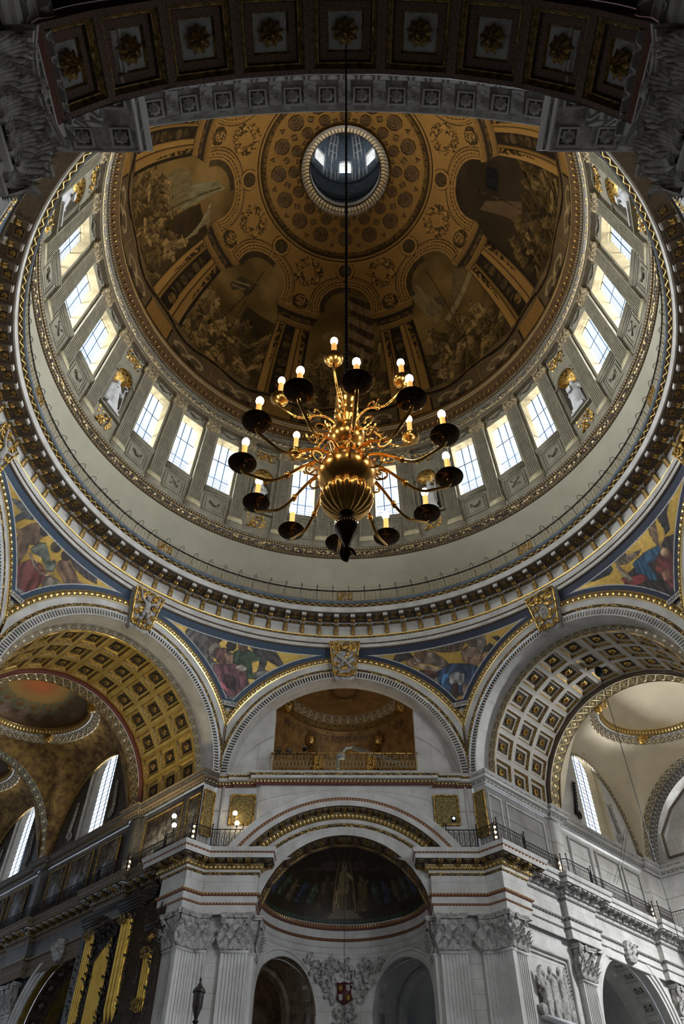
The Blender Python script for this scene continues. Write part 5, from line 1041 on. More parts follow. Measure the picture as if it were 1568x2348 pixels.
    # entablature and giant pilasters
    for sg in (-1, 1):
        # path runs so that its left side faces the crossing
        a45 = 45*sg; inv = FRM(az).inverted()
        def L(a, u, w_): v = inv@FRM(a)@Vector((u, w_, 0)); return (v.x, v.y)
        if far:
            pth = [(sg*4.45, 19.0), (sg*4.45, 17.4), (sg*7.207, 17.4), L(a45, -sg*6.18, 17.4), L(a45, -sg*6.18, 19.45), L(a45, -sg*6.5, 19.45)]
        else:
            pth = [(sg*4.45, 19.0), (sg*4.45, 17.55), (sg*7.27, 17.55), L(180+a45, -sg*6.18, 17.55), L(180+a45, -sg*6.18, 20)]
        entabl(P, pth if sg < 0 else pth[::-1], A if not (far and False) else A, mod, rst, sco)
        giant(P, TR(sg*(4.62 if far else 4.74), 18.4, 0)@RZ(sg*PI/2))
        giant(P, ONW(sg*5.25, 17.7, 0)); giant(P, ONW(sg*6.92, 17.7, 0), 'S')
        aa_ = a45 if far else 180+a45
        giant(P, inv@FRM(aa_)@ONW(-sg*6.72, 17.7, 0), 'M'); giant(P, inv@FRM(aa_)@TR(-sg*6.6, 18.1, 0)@RZ(-sg*PI/2), 'B')
        m = MB(); path = [(sg*7.33, 17.7), L(aa_, -sg*6.6, 17.7), L(aa_, -sg*6.6, 19.5)]; sweep(m, path if sg < 0 else path[::-1], [(0, 0), (0, 17.3)]); part('pier_face', m, ASHLAR, P, smooth=0)
centre(0, True); centre(180, False)
# ------------------------------------------------------------------ centre bay, upper storey
P = W[0]
def frame_panel(parent, pts, r, mt, nm='panel_frame', M=None):
    m = MB()
    for a, b in zip(pts, pts[1:]+pts[:1]): m.tube([a, b], r, 4)
    return part(nm, m, mt, parent, M, smooth=0)
CORN = [('corbel_table', [(0, 20.80), (.06, 20.84), (.06, 20.92)], 'E'), ('gilt_dentil_course', [(.06, 20.92), (.14, 20.96), (.14, 21.06)], 'B'), ('lip', [(.14, 21.06), (.30, 21.08), (.30, 21.22)], 'S'), ('gilt_leaf_course', [(.30, 21.22), (.36, 21.28), (.36, 21.34)], 'L'), ('cyma', [(.36, 21.34), (.44, 21.42), (-.3, 21.42)], 'S')]
O_DENT = orn('gilt_dentil', 'bead', .2, G1, GD, dist=.08)
O_GUILS = orn('carved_guilloche', 'guil', 1.15, (.60, .50, .33), (.16, .125, .075), .5, .4)
def upper_cornice(parent, path, mm):
    for nm, pr, k in CORN: m = MB(); sweep(m, path, pr); part(nm, m, mm[k], parent)
MG = dict(E=RED, B=O_DENT, S=STONE, L=O_LEAF); MS = dict(E=STONE, B=O_SEGG, S=STONE, L=STONE_D); MD = dict(E=DWALL, B=O_GREYB, S=SOFFIT, L=DWALL)
upper_cornice(P, [(7.06, 17.1), (6.1, 17.1), (6.1, 16.98), (4.85, 16.98), (4.85, 16.7), (-4.85, 16.7), (-4.85, 16.98), (-6.1, 16.98), (-6.1, 17.1), (-7.06, 17.1)], MG)
# wall between the archivolt and the cornice
us = np.linspace(-7.06, 7.06, 81); zt = us*0+20.85; zb = np.where(np.abs(us) < 6.3, 12.87+np.sqrt(np.maximum(7.3**2-us**2, 0)), 17.3); zb = np.clip(zb, 17.3, 20.8)
m = MB(); m.grid(np.stack([np.stack([us, np.where(np.abs(us) < 4.7, 16.85, 17.1), zb], -1), np.stack([us, np.where(np.abs(us) < 4.7, 16.85, 17.1), zt], -1)], 1)); part('attic_wall', m, ASHLAR, P, smooth=0)
for sg in (-1, 1):
    m = MB(); m.box((sg*5.52, 17.06, 19.55), (1.25, .06, 1.55)); part('mosaic_inlay', m, FILI, P, smooth=0)
    m2 = MB(); m2.grid(np.array([[(sg*5.52+x, 17.02, z) for z in (18.8, 20.3)] for x in (-.6, .6)])); part('scroll_mosaic', m2, FILI, P)
    frame_panel(P, [(sg*4.88, 17.0, 18.75), (sg*6.16, 17.0, 18.75), (sg*6.16, 17.0, 20.35), (sg*4.88, 17.0, 20.35)], .055, GOLD)
    m = MB(); m.box((sg*6.66, 17.05, 19.2), (.12, .1, 3.3)); part('pilaster_strip', m, STONE, P, smooth=0)
# lunette: side panels and the opening with its balcony
hR = 6.55; m = MB(); wall(m, -hR, hR, 21.4, 21.45, [], lambda u, z: (u, 18.0, z))
for sg in (-1, 1):
    uu = np.linspace(4.22, 6.54, 24)*sg; zt = 21.35+np.sqrt(np.maximum(hR**2-uu**2, .0))
    m.grid(np.stack([np.stack([uu, uu*0+17.95, uu*0+21.4], -1), np.stack([uu, uu*0+17.95, zt], -1)], 1))
    zz = 21.35+math.sqrt(hR**2-4.22**2); m.grid(np.array([[(sg*4.22, w_, z) for z in (21.4, zz)] for w_ in (17.95, 18.5)]))
part('lunette_wall', m, ASHLAR, P, smooth=0)
m = MB(); m.grid(np.array([[(u, w_, 21.42) for w_ in (16.7, 26)] for u in (-7, 7)])); part('balcony_floor', m, STONE, P, smooth=0)
GB = mat('balcony_mosaic', (.30, .17, .055), (.14, .075, .025), .5, .35, scale=1.6, bump=.3, bscale=40)
m = MB(); wall(m, -9, 9, 21.4, 31, [], lambda u, z: (math.sin(u/5.2)*4.75, 19.8+math.cos(u/5.2)*4.75, z), n=2)
for k in range(48): pass
A_ = np.radians(np.linspace(-110, 110, 45)); m = MB(); m.grid(np.stack([np.stack([np.sin(A_)*r, 19.8+np.cos(A_)*r, 0*A_+z], -1) for r, z in ((4.9, 21.4), (4.85, 25.2), (4.6, 27.2), (4.2, 28.4))], 1)); part('balcony_wall', m, GB, P)
for pr, mt, nm in (([(4.3, 28.3), (4.1, 28.35), (4.08, 28.8)], GOLD_D, 'ring_moulding'), ([(4.08, 28.8), (3.75, 29.0), (3.7, 29.2)], O_GUILS, 'ring_guilloche')):
    m = MB(); ring(m, pr, -112, 112, 96, c=(0, 19.8)); part(nm, m, mt, P)
uu, ww = np.meshgrid(np.linspace(-5, 5, 41), np.linspace(18.12, 24.6, 31), indexing='ij'); r_ = np.hypot(uu, ww-19.8)
m = MB(); m.grid(np.stack([uu, ww, 29.2+1.0*np.maximum(0, 1-(r_/3.7)**2)], -1)); part('saucer', m, mat('saucer_mosaic', (.30, .17, .06), (.20, .12, .045), .5, .3, scale=2, bump=.3, bscale=40), P)
m = MB(); m.tube([(.85*math.sin(a), 21.2+.85*math.cos(a), 29.55) for a in np.linspace(0, 2*PI, 25)[:-1]], .07, 5, close=True); m.tube([(.98*math.sin(a), 21.2+.98*math.cos(a), 29.52) for a in np.linspace(0, 2*PI, 25)[:-1]], .035, 4, close=True); part('gilt_wreath', m, GOLD_D, P)
m = MB(); ring(m, [(4.32, 28.25), (4.52, 27.55)], -60, 60, 60, c=(0, 19.8)); part('inscription_band', m, mat('inscription_gold', (.40, .27, .08), (.25, .15, .05), .5, .5, scale=5), P)
def curved_text(body, size, parent, fn, mt, nm='lettering'):
    cu = bpy.data.curves.new('txt', 'FONT'); cu.body = body; cu.size = size; cu.align_x = 'CENTER'; cu.extrude = .004
    to = bpy.data.objects.new('txt', cu); COL.objects.link(to); bpy.context.view_layer.update()
    tm = bpy.data.meshes.new_from_object(to.evaluated_get(bpy.context.evaluated_depsgraph_get())); bpy.data.objects.remove(to)
    n = len(tm.vertices); V = np.zeros(n*3); tm.vertices.foreach_get('co', V); V = V.reshape(-1, 3)
    V2 = np.array([fn(*v) for v in V]); tm.vertices.foreach_set('co', V2.ravel()); tm.materials.clear(); tm.materials.append(mt); tm.name = nm; tm.update(); return obj(nm, tm, parent)
def txf(a0): return lambda x, y, z: ((4.44-.27*(1-y/.5))*math.sin(a0+x/4.4) if False else (4.50-.20*(y/.62))*math.sin(a0+x*.42/4.45)*.985, 19.8+(4.50-.20*(y/.62))*math.cos(a0+x*.42/4.45)*.985, 27.60+y-z)
curved_text('SOVND OF THE TRVMPET PRSE HIM VPON THE LVTE', .55, P, txf(0), DARKR)
curved_text('AND HARP', .55, P, txf(.98), DARKR); curved_text('HIM IN THE', .55, P, txf(-1.0), DARKR)
for sg in (-1, 1):   # gold ribs springing below the ring and bosses
    m = MB(); pts = [(sg*(2.2+1.9*(1-math.cos(t))*1.0)*1.0-sg*1.2*math.sin(t)*.2, 23.9-1.6*(1-math.cos(t)), 27.6-6.0*(1-math.cos(t))) for t in np.linspace(0, 1.2, 10)]
    pts = [(sg*(2.15-1.15*q**1.4), 23.55+.75*q, 27.3-5.6*q) for q in np.linspace(0, 1, 9)]; m.tube(pts, [.28]*9, 4); part('gilt_rib', m, GOLD_D, P)
    m = MB(); m.ball((sg*2.3, 23.35, 27.35), (.34, .3, .45), 8); m.ball((sg*3.75, 21.2, 28.6), (.4, .3, .5), 8); part('gilt_boss', m, GOLD, P)
m = MB(); m.add([(-1.5, 24.45, 24.2), (1.5, 24.45, 24.2), (.8, 24.5, 21.4), (-.8, 24.5, 21.4)], np.array([[0, 1, 2, 3]])); part('dark_panel', m, BROWN, P)
area('balcony_uplight', (0, 18.6, 21.7), (0, 21.5, 28), (5, .5), 45, (1.0, .78, .5)); area('choir_uplight', tuple(W[-45].matrix_world@Vector((4.9, 20.5, 17.6))), tuple(W[-45].matrix_world@Vector((0, 20.5, 28))), (4, .4), 200, (1.0, .84, .5))
br = root('balcony_railing', P.matrix_world.copy()@TR(0, 16.75, 21.42), 'gilt wrought balustrade across the arched balcony in the centre arch', 'railing')
def scroll_unit(w_, h_, seed=1, r=.018):
    m = MB()
    for x in (-w_/2, -w_/6, w_/6): m.tube([(x, 0, 0), (x, 0, h_)], r, 4)
    for i, x in enumerate((-w_/3, 0, w_/3)):
        m.tube(cc(x, h_*.84, w_*.12, 9)[:-1], r, 3, close=True); m.tube(cc(x, h_*.16, w_*.12, 9)[:-1], r, 3, close=True)
        m.tube([(x-w_*.1, 0, h_*.3), (x, 0, h_*.5), (x-w_*.1, 0, h_*.7)], r, 3); m.tube([(x+w_*.1, 0, h_*.3), (x, 0, h_*.5), (x+w_*.1, 0, h_*.7)], r, 3)
        m.ball((x, 0, h_*.5), .03, 5)
    return m
su = scroll_unit(.60, 1.28).mesh('scroll_panel', BRASSR); fo2 = fol
for i in range(14):
    x = -3.9+i*.6
    if i in (4, 9): obj('foliage_panel', fo2, br, TR(x, 0, 0)@SC(.62, 1, 1.28))
    else: obj('scroll_panel', su, br, TR(x, 0, 0))
m = MB(); m.box((0, 0, 1.30), (8.44, .06, .05)); m.box((0, 0, .02), (8.44, .06, .05)); part('handrail', m, GOLD, br, smooth=0)
def spot(loc, rz, lb):
    r = root('spotlight', TR(*loc)@RZ(rz), lb, 'spotlight', 'spotlights on the balcony bar'); m = MB(); m.lathe([(.01, -.18), (.09, -.18), (.11, .0), (.14, .14), (.14, .18)], 12); m2 = MB(); m2.inst(m, RX(PI/2-.3)); part('housing', m2, IRON, r)
    m = MB(); m.tube([(-.17, 0, 0), (-.17, 0, .26), (.17, 0, .26), (.17, 0, 0)], .02, 4); part('yoke', m, IRON, r); return r
F0 = P.matrix_world
for i, (u, z, lb) in enumerate(((-3.85, 22.78, 'round black spotlight nearest the left jamb of the balcony'), (-3.2, 22.8, 'black spotlight second from the left jamb of the balcony'), (-2.25, 22.95, 'tall blue-grey spotlight clamped upright on the balcony bar'))): spot((u, 17.25, z+.3), PI+.3*i, lb)
m = MB(); m.tube([(-4.2, 17.25, 22.92), (-2.1, 17.25, 22.92)], .03, 5); tag(part('lighting_bar', m, IRON, None), 'black bar holding spotlights above the balcony railing', 'bar')
cr_ = root('camera_crane', TR(0, 17.9, 21.42), 'grey camera crane reaching across the balcony opening', 'crane')
m = MB()
for dz in (0, .16): m.tube([(.45, 0, 2.2+dz), (2.0, .3, 1.85+dz), (3.7, .5, 1.25+dz)], .035, 5)
for k in range(9): m.tube([(.5+k*.34, .05*k, 2.2-.1*k), (.67+k*.34, .05*k, 2.32-.1*k)], .018, 3)
part('boom', m, mat('crane_grey', (.16, .19, .20), None, .5, .4), cr_); m = MB(); m.box((-.2, 0, 1.75), (.5, .35, .3)); m.tube([(.45, 0, 2.3), (.1, 0, 2.25), (-.15, 0, 1.9)], .06, 5); m.box((-.38, 0, 1.35), (.16, .16, .8)); part('camera_head', m, mat('crane_case', (.30, .38, .40), None, .5), cr_, smooth=0)

REVSIDE = mat('cream_reveal', (.45, .38, .26), (.38, .32, .21), .85, spec=.1); REVDARK = mat('pale_reveal', (.40, .39, .36), (.3, .29, .27), .85, spec=.1)
# ------------------------------------------------------------------ side bays: left (-45) choir, right (45) transept
def side_bay(az, nb, dark):
    P = W[az]; s = 1 if az < 0 else -1    # wall near the centre lies at u = s*6.3
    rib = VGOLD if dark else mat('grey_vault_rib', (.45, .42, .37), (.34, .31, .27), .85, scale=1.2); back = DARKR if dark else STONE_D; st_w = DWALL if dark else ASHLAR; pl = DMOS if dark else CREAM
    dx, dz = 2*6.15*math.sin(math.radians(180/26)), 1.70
    tl = coffer_tile(dx, dz, [(.16, 0, 0), (.17, -.03, 1), (.26, -.14, 2), (.40, -.16, 0), (.42, -.20, 1), (.46, -.24, 1)]).mesh('coffer', [rib, GOLD_D, O_EGG, DARKR, DARKR, DARKR][:2]+[GOLD_D], 0)
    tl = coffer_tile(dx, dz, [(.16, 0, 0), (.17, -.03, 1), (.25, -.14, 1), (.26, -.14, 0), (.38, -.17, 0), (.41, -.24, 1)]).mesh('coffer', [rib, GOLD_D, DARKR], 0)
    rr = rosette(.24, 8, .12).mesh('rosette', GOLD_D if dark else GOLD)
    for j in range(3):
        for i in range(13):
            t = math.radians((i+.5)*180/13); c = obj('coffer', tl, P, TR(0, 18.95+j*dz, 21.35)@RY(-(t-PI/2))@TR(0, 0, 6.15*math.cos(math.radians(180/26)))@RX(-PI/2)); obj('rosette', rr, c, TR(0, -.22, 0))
    m = MB(); arch(m, (0, 21.35), 0, [(6.55, 18.1), (6.15, 18.1)]); part('vault_edge', m, O_GUILS, P)
    m = MB(); arch(m, (0, 21.35), 0, [(6.16, 18.08), (6.13, 18.14)]); part('gilt_line', m, GOLDF, P)
    for k in range(nb+1):
        w0 = 23.2+k*10.8
        m = MB(); arch(m, (0, 21.35), w0, [(6.2, -.05), (6.2, .15), (5.9, .15)]); part('rib_face', m, RED if dark else SOFFIT, P)
        m = MB(); arch(m, (0, 21.35), w0, [(5.88, .15), (5.88, 1.1)]); part('guilloche_rib', m, O_GUIL if k == 0 or dark else O_GUILS, P)
        for dw in (.15, 1.1): m = MB(); arch(m, (0, 21.35), w0, [(5.86, dw-.03), (5.90, dw+.03)]); part('gilt_line', m, GOLDF, P)
    for k in range(nb):
        c0 = 29.2+k*10.8; h1, h2 = 6.3, 4.9
        th = np.radians(np.linspace(0, 360, 145)); hx, hy = h1, 4.95
        sc_ = 1/np.maximum(np.abs(np.cos(th))/hx, np.abs(np.sin(th))/hy); bx, by = np.cos(th)*sc_, np.sin(th)*sc_
        onside = np.abs(bx) > hx-.01; zb = np.where(onside, 21.35+np.sqrt(np.maximum(4.95**2-by**2, 0))*1.12, 21.35+np.sqrt(np.maximum(5.88**2-bx**2, 0)))
        q = np.linspace(0, 1, 14); rx, ry = np.cos(th)*4.33, np.sin(th)*4.33
        zt_ = 28.0; X = bx[:, None]*(1-q)+rx[:, None]*q; Y = by[:, None]*(1-q)+ry[:, None]*q; Z = zb[:, None]+(zt_-zb[:, None])*np.sin(q*PI/2)
        Z = np.maximum(zb[:, None]+(zt_-zb[:, None])*q, zb[:, None]+(zt_-zb[:, None])*np.sin(q*PI/2)*.98)
        m = MB(); m.grid(np.stack([X, Y+c0, Z], -1)); part('pendentive', m, pl, P, smooth=180)
        for nm, pr, mt in (('ring_guilloche', [(4.45, 27.95), (4.35, 27.95), (4.0, 28.2)], O_GUILS), ('ring_bead', [(4.0, 28.2), (3.9, 28.3), (3.8, 28.25)], O_SEGG), ('ring_egg', [(3.8, 28.25), (3.6, 28.45), (3.55, 28.6)], O_EGG)):
            m = MB(); ring(m, pr, -180, 180, 96, c=(0, c0)); part(nm, m, mt, P)
        a_ = np.radians(np.linspace(0, 360, 97)); rs_ = np.linspace(0, 1, 26); A2, R2 = np.meshgrid(a_, rs_, indexing='ij'); rr2 = 3.58*np.cos(R2*PI/2*.999)+.005; X = rr2*np.sin(A2); Y = rr2*np.cos(A2)
        cv = Canvas(X, Y, (.62, .57, .46) if not dark else (.10, .06, .025))
        if dark:
            cv.C[..., :3] *= (.4+1.3*fbm(X*1.6, Y*1.6, 3))[..., None]; cv.C[..., 3] = .4
            d_ = np.hypot(X, Y); k1 = np.exp(-(d_/1.6)**2)[..., None]; cv.C[..., :3] = cv.C[..., :3]*(1-k1)+np.array((.42, .12, .03))*k1; k2 = np.exp(-((d_-1.7)/.6)**2)[..., None]*.7; cv.C[..., :3] = cv.C[..., :3]*(1-k2)+np.array((.36, .22, .06))*k2
            for j in range(16):
                an = j*PI/8; cv.ell(2.5*math.sin(an), 2.5*math.cos(an), .5, .5, (.10, .10, .05), r0=.6, shade=.5); cv.ell(3.1*math.sin(an+.2), 3.1*math.cos(an+.2), .28, .34, (.12, .07, .05), shade=.7)
        m = MB(); m.grid(np.stack([X, Y+c0, 28.6+1.25*np.sin(R2*PI/2)], -1), col=cv.C); part('saucer_dome', m, MOSAIC if dark else CREAM, P, smooth=180, cols=True)
        for j in range(4):
            an = math.radians(45+90*j); m = MB(); st = random.getstate(); random.seed(j)
            for e in range(10): m.inst(leaf(.3, .5, .2, 2, 5), TR(3.95*math.sin(an)+(rnd()-.5)*.7, c0+3.95*math.cos(an)+(rnd()-.5)*.7, 28.0+rnd()*.6)@RZ(rnd()*6)@RX(rnd()*2))
            m.ball((3.95*math.sin(an), c0+3.95*math.cos(an), 28.1), (.3, .3, .42), 8); random.setstate(st); part('gilt_boss', m, GOLD, P)
        # wall arches (lunettes) with tall round headed windows
        for sw in (s, -s):
            m = MB(); ls = []; fW = lambda x, z, sw=sw: (sw*6.3, x, z)
            us = np.linspace(c0-4.95, c0+4.95, 61); zt = 21.35+np.sqrt(np.maximum(4.95**2-(us-c0)**2, 0))*1.12+.05
            for a, b, ta, tb in zip(us[:-1], us[1:], zt[:-1], zt[1:]):
                zb_ = lambda x: 26.3+1.45*math.sqrt(max(0, 1-((x-c0-.35)/1.65)**2)) if abs(x-c0-.35) < 1.65 else 21.4
                inside = abs((a+b)/2-c0-.35) < 1.65
                m.add([(sw*6.3, a, zb_(a) if inside else 21.4), (sw*6.3, b, zb_(b) if inside else 21.4), (sw*6.3, b, tb), (sw*6.3, a, ta)], np.array([[0, 1, 2, 3]]), uv=[(a, 0), (b, 0), (b, tb), (a, ta)])
            part('lunette_wall', m, st_w, P, smooth=0)
            m = MB(); m.tube([(sw*6.22, c0+4.9*math.cos(t), 21.4+4.9*1.12*math.sin(t)) for t in np.linspace(0, PI, 41)], .11, 5); part('gilt_arch_bead', m, O_GUILS if not dark else GOLD_D, P)
            if sw != s and dark: 
                m = MB(); m.add([(sw*6.32, c0-1.6, 21.5), (sw*6.32, c0+2.0, 21.5), (sw*6.32, c0+2.0, 27.8), (sw*6.32, c0-1.6, 27.8)], np.array([[0, 1, 2, 3]])); part('blocked_opening', m, st_w, P); continue
            wn = root('window_%d' % (60+k+(2 if s < 0 else 0)+(2 if sw != s else 0)), P.matrix_world.copy(), 'tall leaded window facing the first across the right bay, beyond the frame' if sw != s else {(True, 0): 'tall round-headed leaded window, nearer of the two on the left above the choir', (True, 1): 'tall round-headed window, farther of the two at the left picture edge', (False, 0): 'tall leaded window in the pale lunette seen through the right arch'}[(dark, k)], 'window', kind='structure')
            q0, q1 = c0+.35, c0+.25
            m = MB(); reveal(m, q0, 1.65, 21.5, 26.3, 1.45, lambda x, z: (sw*6.3, x, z), lambda x, z: (sw*6.42, q0+(x-q0)*.93, z), n=16); reveal(m, q0, 1.54, 21.5, 26.3, 1.36, lambda x, z: (sw*6.42, x, z), lambda x, z: (sw*6.50, q0+(x-q0)*.88, z), n=16)
            reveal(m, q0, 1.36, 21.5, 26.3, 1.24, lambda x, z: (sw*6.50, x, z), lambda x, z: (sw*6.82, q1+(x-q0)*.80, max(z, 22.2)), n=16); part('splayed_reveal', m, REVSIDE if not dark else REVDARK, wn)
            gp = [(q1-1.1, 22.2), (q1+1.1, 22.2)]+[(q1+1.1*math.cos(t), 26.2+1.2*math.sin(t)) for t in np.linspace(0, PI, 13)]
            m = MB(); m.add([(sw*6.80, x, z) for x, z in gp], np.arange(len(gp))[None, :]); part('pane', m, PANES, wn, smooth=0); window_light('sky_outside_aisle', P.matrix_world@TR(sw*11, c0+.2 if (dark or sw == s) else c0+4.2, 22.8)@RY(sw*PI/2), (2.6, 3.0), P_SIDE*(1 if dark else (1.2 if sw == s else 2.6)))
            m = MB()
            for x in (q1-.36, q1+.36): m.tube([(sw*6.74, x, 22.2), (sw*6.74, x, 27.2)], .032, 4)
            for i in range(15): m.tube([(sw*6.74, q1-1.08, 22.5+i*.31), (sw*6.74, q1+1.08, 22.5+i*.31)], .02, 4)
            part('glazing_bars', m, LEAD, wn, smooth=0)
            if not dark:
                m = MB()
                for i in range(22): m.tube(np.array([(sw*6.72, c0+.25+.13*math.cos(t), 22.45+i*.21+.09*math.sin(t)) for t in np.linspace(0, 2*PI, 9)[:-1]]), .016, 3, close=True)
                part('leaded_band', m, mat('leaded_band', (.25, .16, .12), None, .6), wn)
            m = MB(); st = random.getstate(); random.seed(8)
            for e in range(22): t = e/22*2*PI; m.inst(leaf(.26, .4, .14, 2, 5), TR(sw*6.05, c0+.2+.75*math.cos(t), 28.05-.35+.42*math.sin(t)-.0)@RZ(sw*PI/2)@RY(t)); 
            random.setstate(st); part('gilt_wreath', m, GOLD, P)
            for sd in (-1, 1):   # carved scroll beside the window foot
                t = np.linspace(0, 3*PI, 26); rr_ = .32*(1-t/(3.4*PI)); m = MB(); m.tube(np.stack([0*t+sw*6.18, c0+.2+sd*(2.45+rr_*np.cos(t)), 22.2+rr_*np.sin(t)], -1), .06, 5)
                m.tube([(sw*6.18, c0+.2+sd*(2.75-.45*math.sin(q*1.3)), 22.2+2.3*q) for q in np.linspace(0, 1, 10)], np.linspace(.11, .04, 10), 5)
                for e in range(8): m.inst(leaf(.22, .36, .1, 2, 5), TR(sw*6.2, c0+.2+sd*(2.62-.4*e/8), 22.6+.23*e)@RZ(sw*PI/2)@RY(sd*.6))
                part('carved_scroll', m, STONE_D if (dark or sd > 0) else IRON, P)
    for s2 in (-1, 1):
        for k in range(nb+1):
            w0 = 22.9+k*10.8; w1 = (24.4 if k < nb else (25.6 if dark else 25.9))+k*10.8
            m = MB(); m.grid(np.array([[(s2*6.33, w_, z) for z in (20.8, 29.5)] for w_ in (w0, w1)])); part('rib_pier', m, st_w, P, smooth=0)
    # upper cornice and the panelled wall below it
    wend = 24+nb*10.8+(0 if not dark else 1)
    pth = [(s*7.06, 17.1), (s*6.25, 17.1), (s*6.25, 23.2), (s*6.08, 23.2), (s*6.08, 24.4), (s*6.3, 24.4)]
    for k in range(nb): pth += [(s*6.3, 34.0+k*10.8), (s*6.08, 34.0+k*10.8), (s*6.08, 35.2+k*10.8), (s*6.3, 35.2+k*10.8)]
    if not dark: pth = pth[:-1]+[(s*6.08, 36.0), (-s*6.4, 36.0)]
    else: pth += [(s*6.3, 50)]
    pp = pth if s < 0 else pth[::-1]
    # left of travel must face the bay interior
    pp = pth[::-1] if s > 0 else pth
    mm = MD if dark else MS; fl_ = -1 if True else 1
    def orient(path):
        a, b = Vector(path[2]), Vector(path[3 if abs(path[2][1]-path[1][1]) < .01 else 2]); return path
    path = pth if s > 0 else pth[::-1]
    path = path[::-1] if False else path
    # travel outward (+w) on the wall at u=+6.3 has left normal -u: faces the interior
    path = pth if s > 0 else pth[::-1]
    upper_cornice(P, path, mm)
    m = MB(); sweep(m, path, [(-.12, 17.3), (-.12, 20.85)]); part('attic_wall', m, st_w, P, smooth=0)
    fr = GOLD_D if dark else STONE
    for w0, w1 in ([(19.0, 22.6), (17.4, 18.5), (25.2, 27.5), (28.2, 30.9), (31.4, 33.4)] + ([(36.2, 38.5), (39.2, 41.8)] if dark else [])):
        frame_panel(P, [(s*6.33, w0, 18.0), (s*6.33, w1, 18.0), (s*6.33, w1, 20.4), (s*6.33, w0, 20.4)], .06, fr)
        if dark: m = MB(); m.box((s*6.36, (w0+w1)/2, 19.2), (.05, w1-w0-.2, 2.3)); part('marble_panel', m, mat('veined_marble', (.16, .155, .15), (.045, .04, .04), .25, scale=3, ramp=(.42, .58)), P, smooth=0)
    m = MB(); m.grid(np.array([[(u, 17.1+.02, z) for z in (17.3, 20.85)] for u in (s*6.25, s*7.05)])); part('attic_pier', m, STONE, P)
    m = MB(); m.grid(np.array([[(u, 17.02, z) for z in (18.1, 20.4)] for u in (s*6.35, s*6.98)])); part('scroll_mosaic', m, FILI, P)
    frame_panel(P, [(s*6.33, 17.0, 18.05), (s*7.0, 17.0, 18.05), (s*7.0, 17.0, 20.45), (s*6.33, 17.0, 20.45)], .05, GOLD)
    # main entablature of the side wall
    pe = [(s*6.5, 19.45), (s*6.5, 23.1), (s*6.18, 23.1), (s*6.18, 25.9), (s*6.5, 25.9), (s*6.5, 33.4), (s*6.18, 33.4), (s*6.18, 36.0)]
    if dark: pe += [(s*6.5, 36.0), (s*6.5, 50)]
    else: pe += [(-s*6.4, 36.0)]
    mts = [STONE, O_SWAVE, ASHLAR, O_SWAVE, O_SEGG, STONE_D] if not dark else [SOFFIT, O_GREYB, DWALL, O_GREYB, O_GREYB, DKSTONE]
    entabl(P, pe if s > 0 else pe[::-1], mts, mods if not dark else modg, rss, scs)
    # lower wall with the aisle arch
    ac, ah = 29.4, 4.05
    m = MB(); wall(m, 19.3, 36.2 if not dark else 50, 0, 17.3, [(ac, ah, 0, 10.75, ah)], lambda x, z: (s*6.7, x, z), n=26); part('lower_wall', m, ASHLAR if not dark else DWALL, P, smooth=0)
    m = MB(); reveal(m, ac, ah, 0, 10.75, ah, lambda x, z: (s*6.7, x, z), lambda x, z: (s*7.1, x, z), bottom=False); part('arch_reveal', m, STONE if not dark else VGOLD, P)
    for r0, r1, d in ((4.05, 4.25, .10), (4.28, 4.5, .18), (4.53, 4.75, .26)):
        T = np.linspace(0, PI, 49); m = MB(); m.grid(np.array([[(s*(6.7-dd), ac+rr_*math.cos(t), 10.75+rr_*math.sin(t)) for rr_, dd in ((r0, 0), (r0, d), (r1, d), (r1, 0))] for t in T])); part('archivolt', m, STONE, P)
    m = MB(); st = random.getstate(); random.seed(3)
    for e in range(12): m.ball((s*(6.35), ac+(rnd()-.5)*.8, 14.7+rnd()*.9), (.22, .22+.1*rnd(), .2+.1*rnd()), 7)
    for e in range(8): m.inst(leaf(.3, .5, .15, 3, 6), TR(s*6.2, ac+(rnd()-.5)*.9, 14.6+rnd()*.6)@RZ(s*PI/2)@RY((rnd()-.5)*2))
    random.setstate(st); part('keystone', m, STONE_D, P)
    ct = coffer_tile(1.0, 1.15, [(.14, 0, 0), (.18, -.10, 0), (.30, -.10, 0), (.34, -.2, 0)]).mesh('coffer', [STONE if not dark else SOFFIT, DARKR if dark else DKSTONE], 0); cr2 = rosette(.2, 6, .1, rows=1).mesh('rosette', STONE_D)
    for i in range(13):
        t = math.radians((i+.5)*180/13); q = obj('coffer', ct, P, TR(s*7.75, ac, 10.75)@RX(t-PI/2)@TR(0, 0, 4.1)@RZ(PI/2)@RX(-PI/2)); obj('rosette', cr2, q, TR(0, -.18, 0))
    m = MB(); T = np.linspace(0, PI, 40); m.grid(np.array([[(s*x, ac+4.1*math.cos(t), 10.75+4.1*math.sin(t)) for x in (8.3, 9.0)] for t in T])); part('rib', m, VGOLD if dark else STONE, P)
    m = MB(); m.grid(np.array([[(s*x, ac+q, z) for z in (0, 17)] for x, q in ((9.0, -4.6), (14.5, -4.6), (14.5, 5.5), (9.0, 5.5))])); m.grid(np.array([[(s*x, ac+4.6*math.cos(t), 12+4.2*math.sin(t)) for x in (9.0, 14.5)] for t in T])); part('aisle', m, AISLE if not dark else DKSTONE, P, smooth=0)
    m = MB()
    for e in (-4.12, 4.12): m.grid(np.array([[(s*x, ac+e, z) for z in (0, 10.8)] for x in (7.0, 9.1)]))
    part('aisle_jamb', m, STONE if not dark else DWALL, P, smooth=0)
    for rr_, xx in ((4.2, 14.2), (3.0, 14.3)): m = MB(); m.tube([(s*xx, ac+rr_*math.cos(t), 9.5+rr_*math.sin(t)) for t in T], .16, 4); part('aisle_rib', m, STONE if not dark else DKSTONE, P)
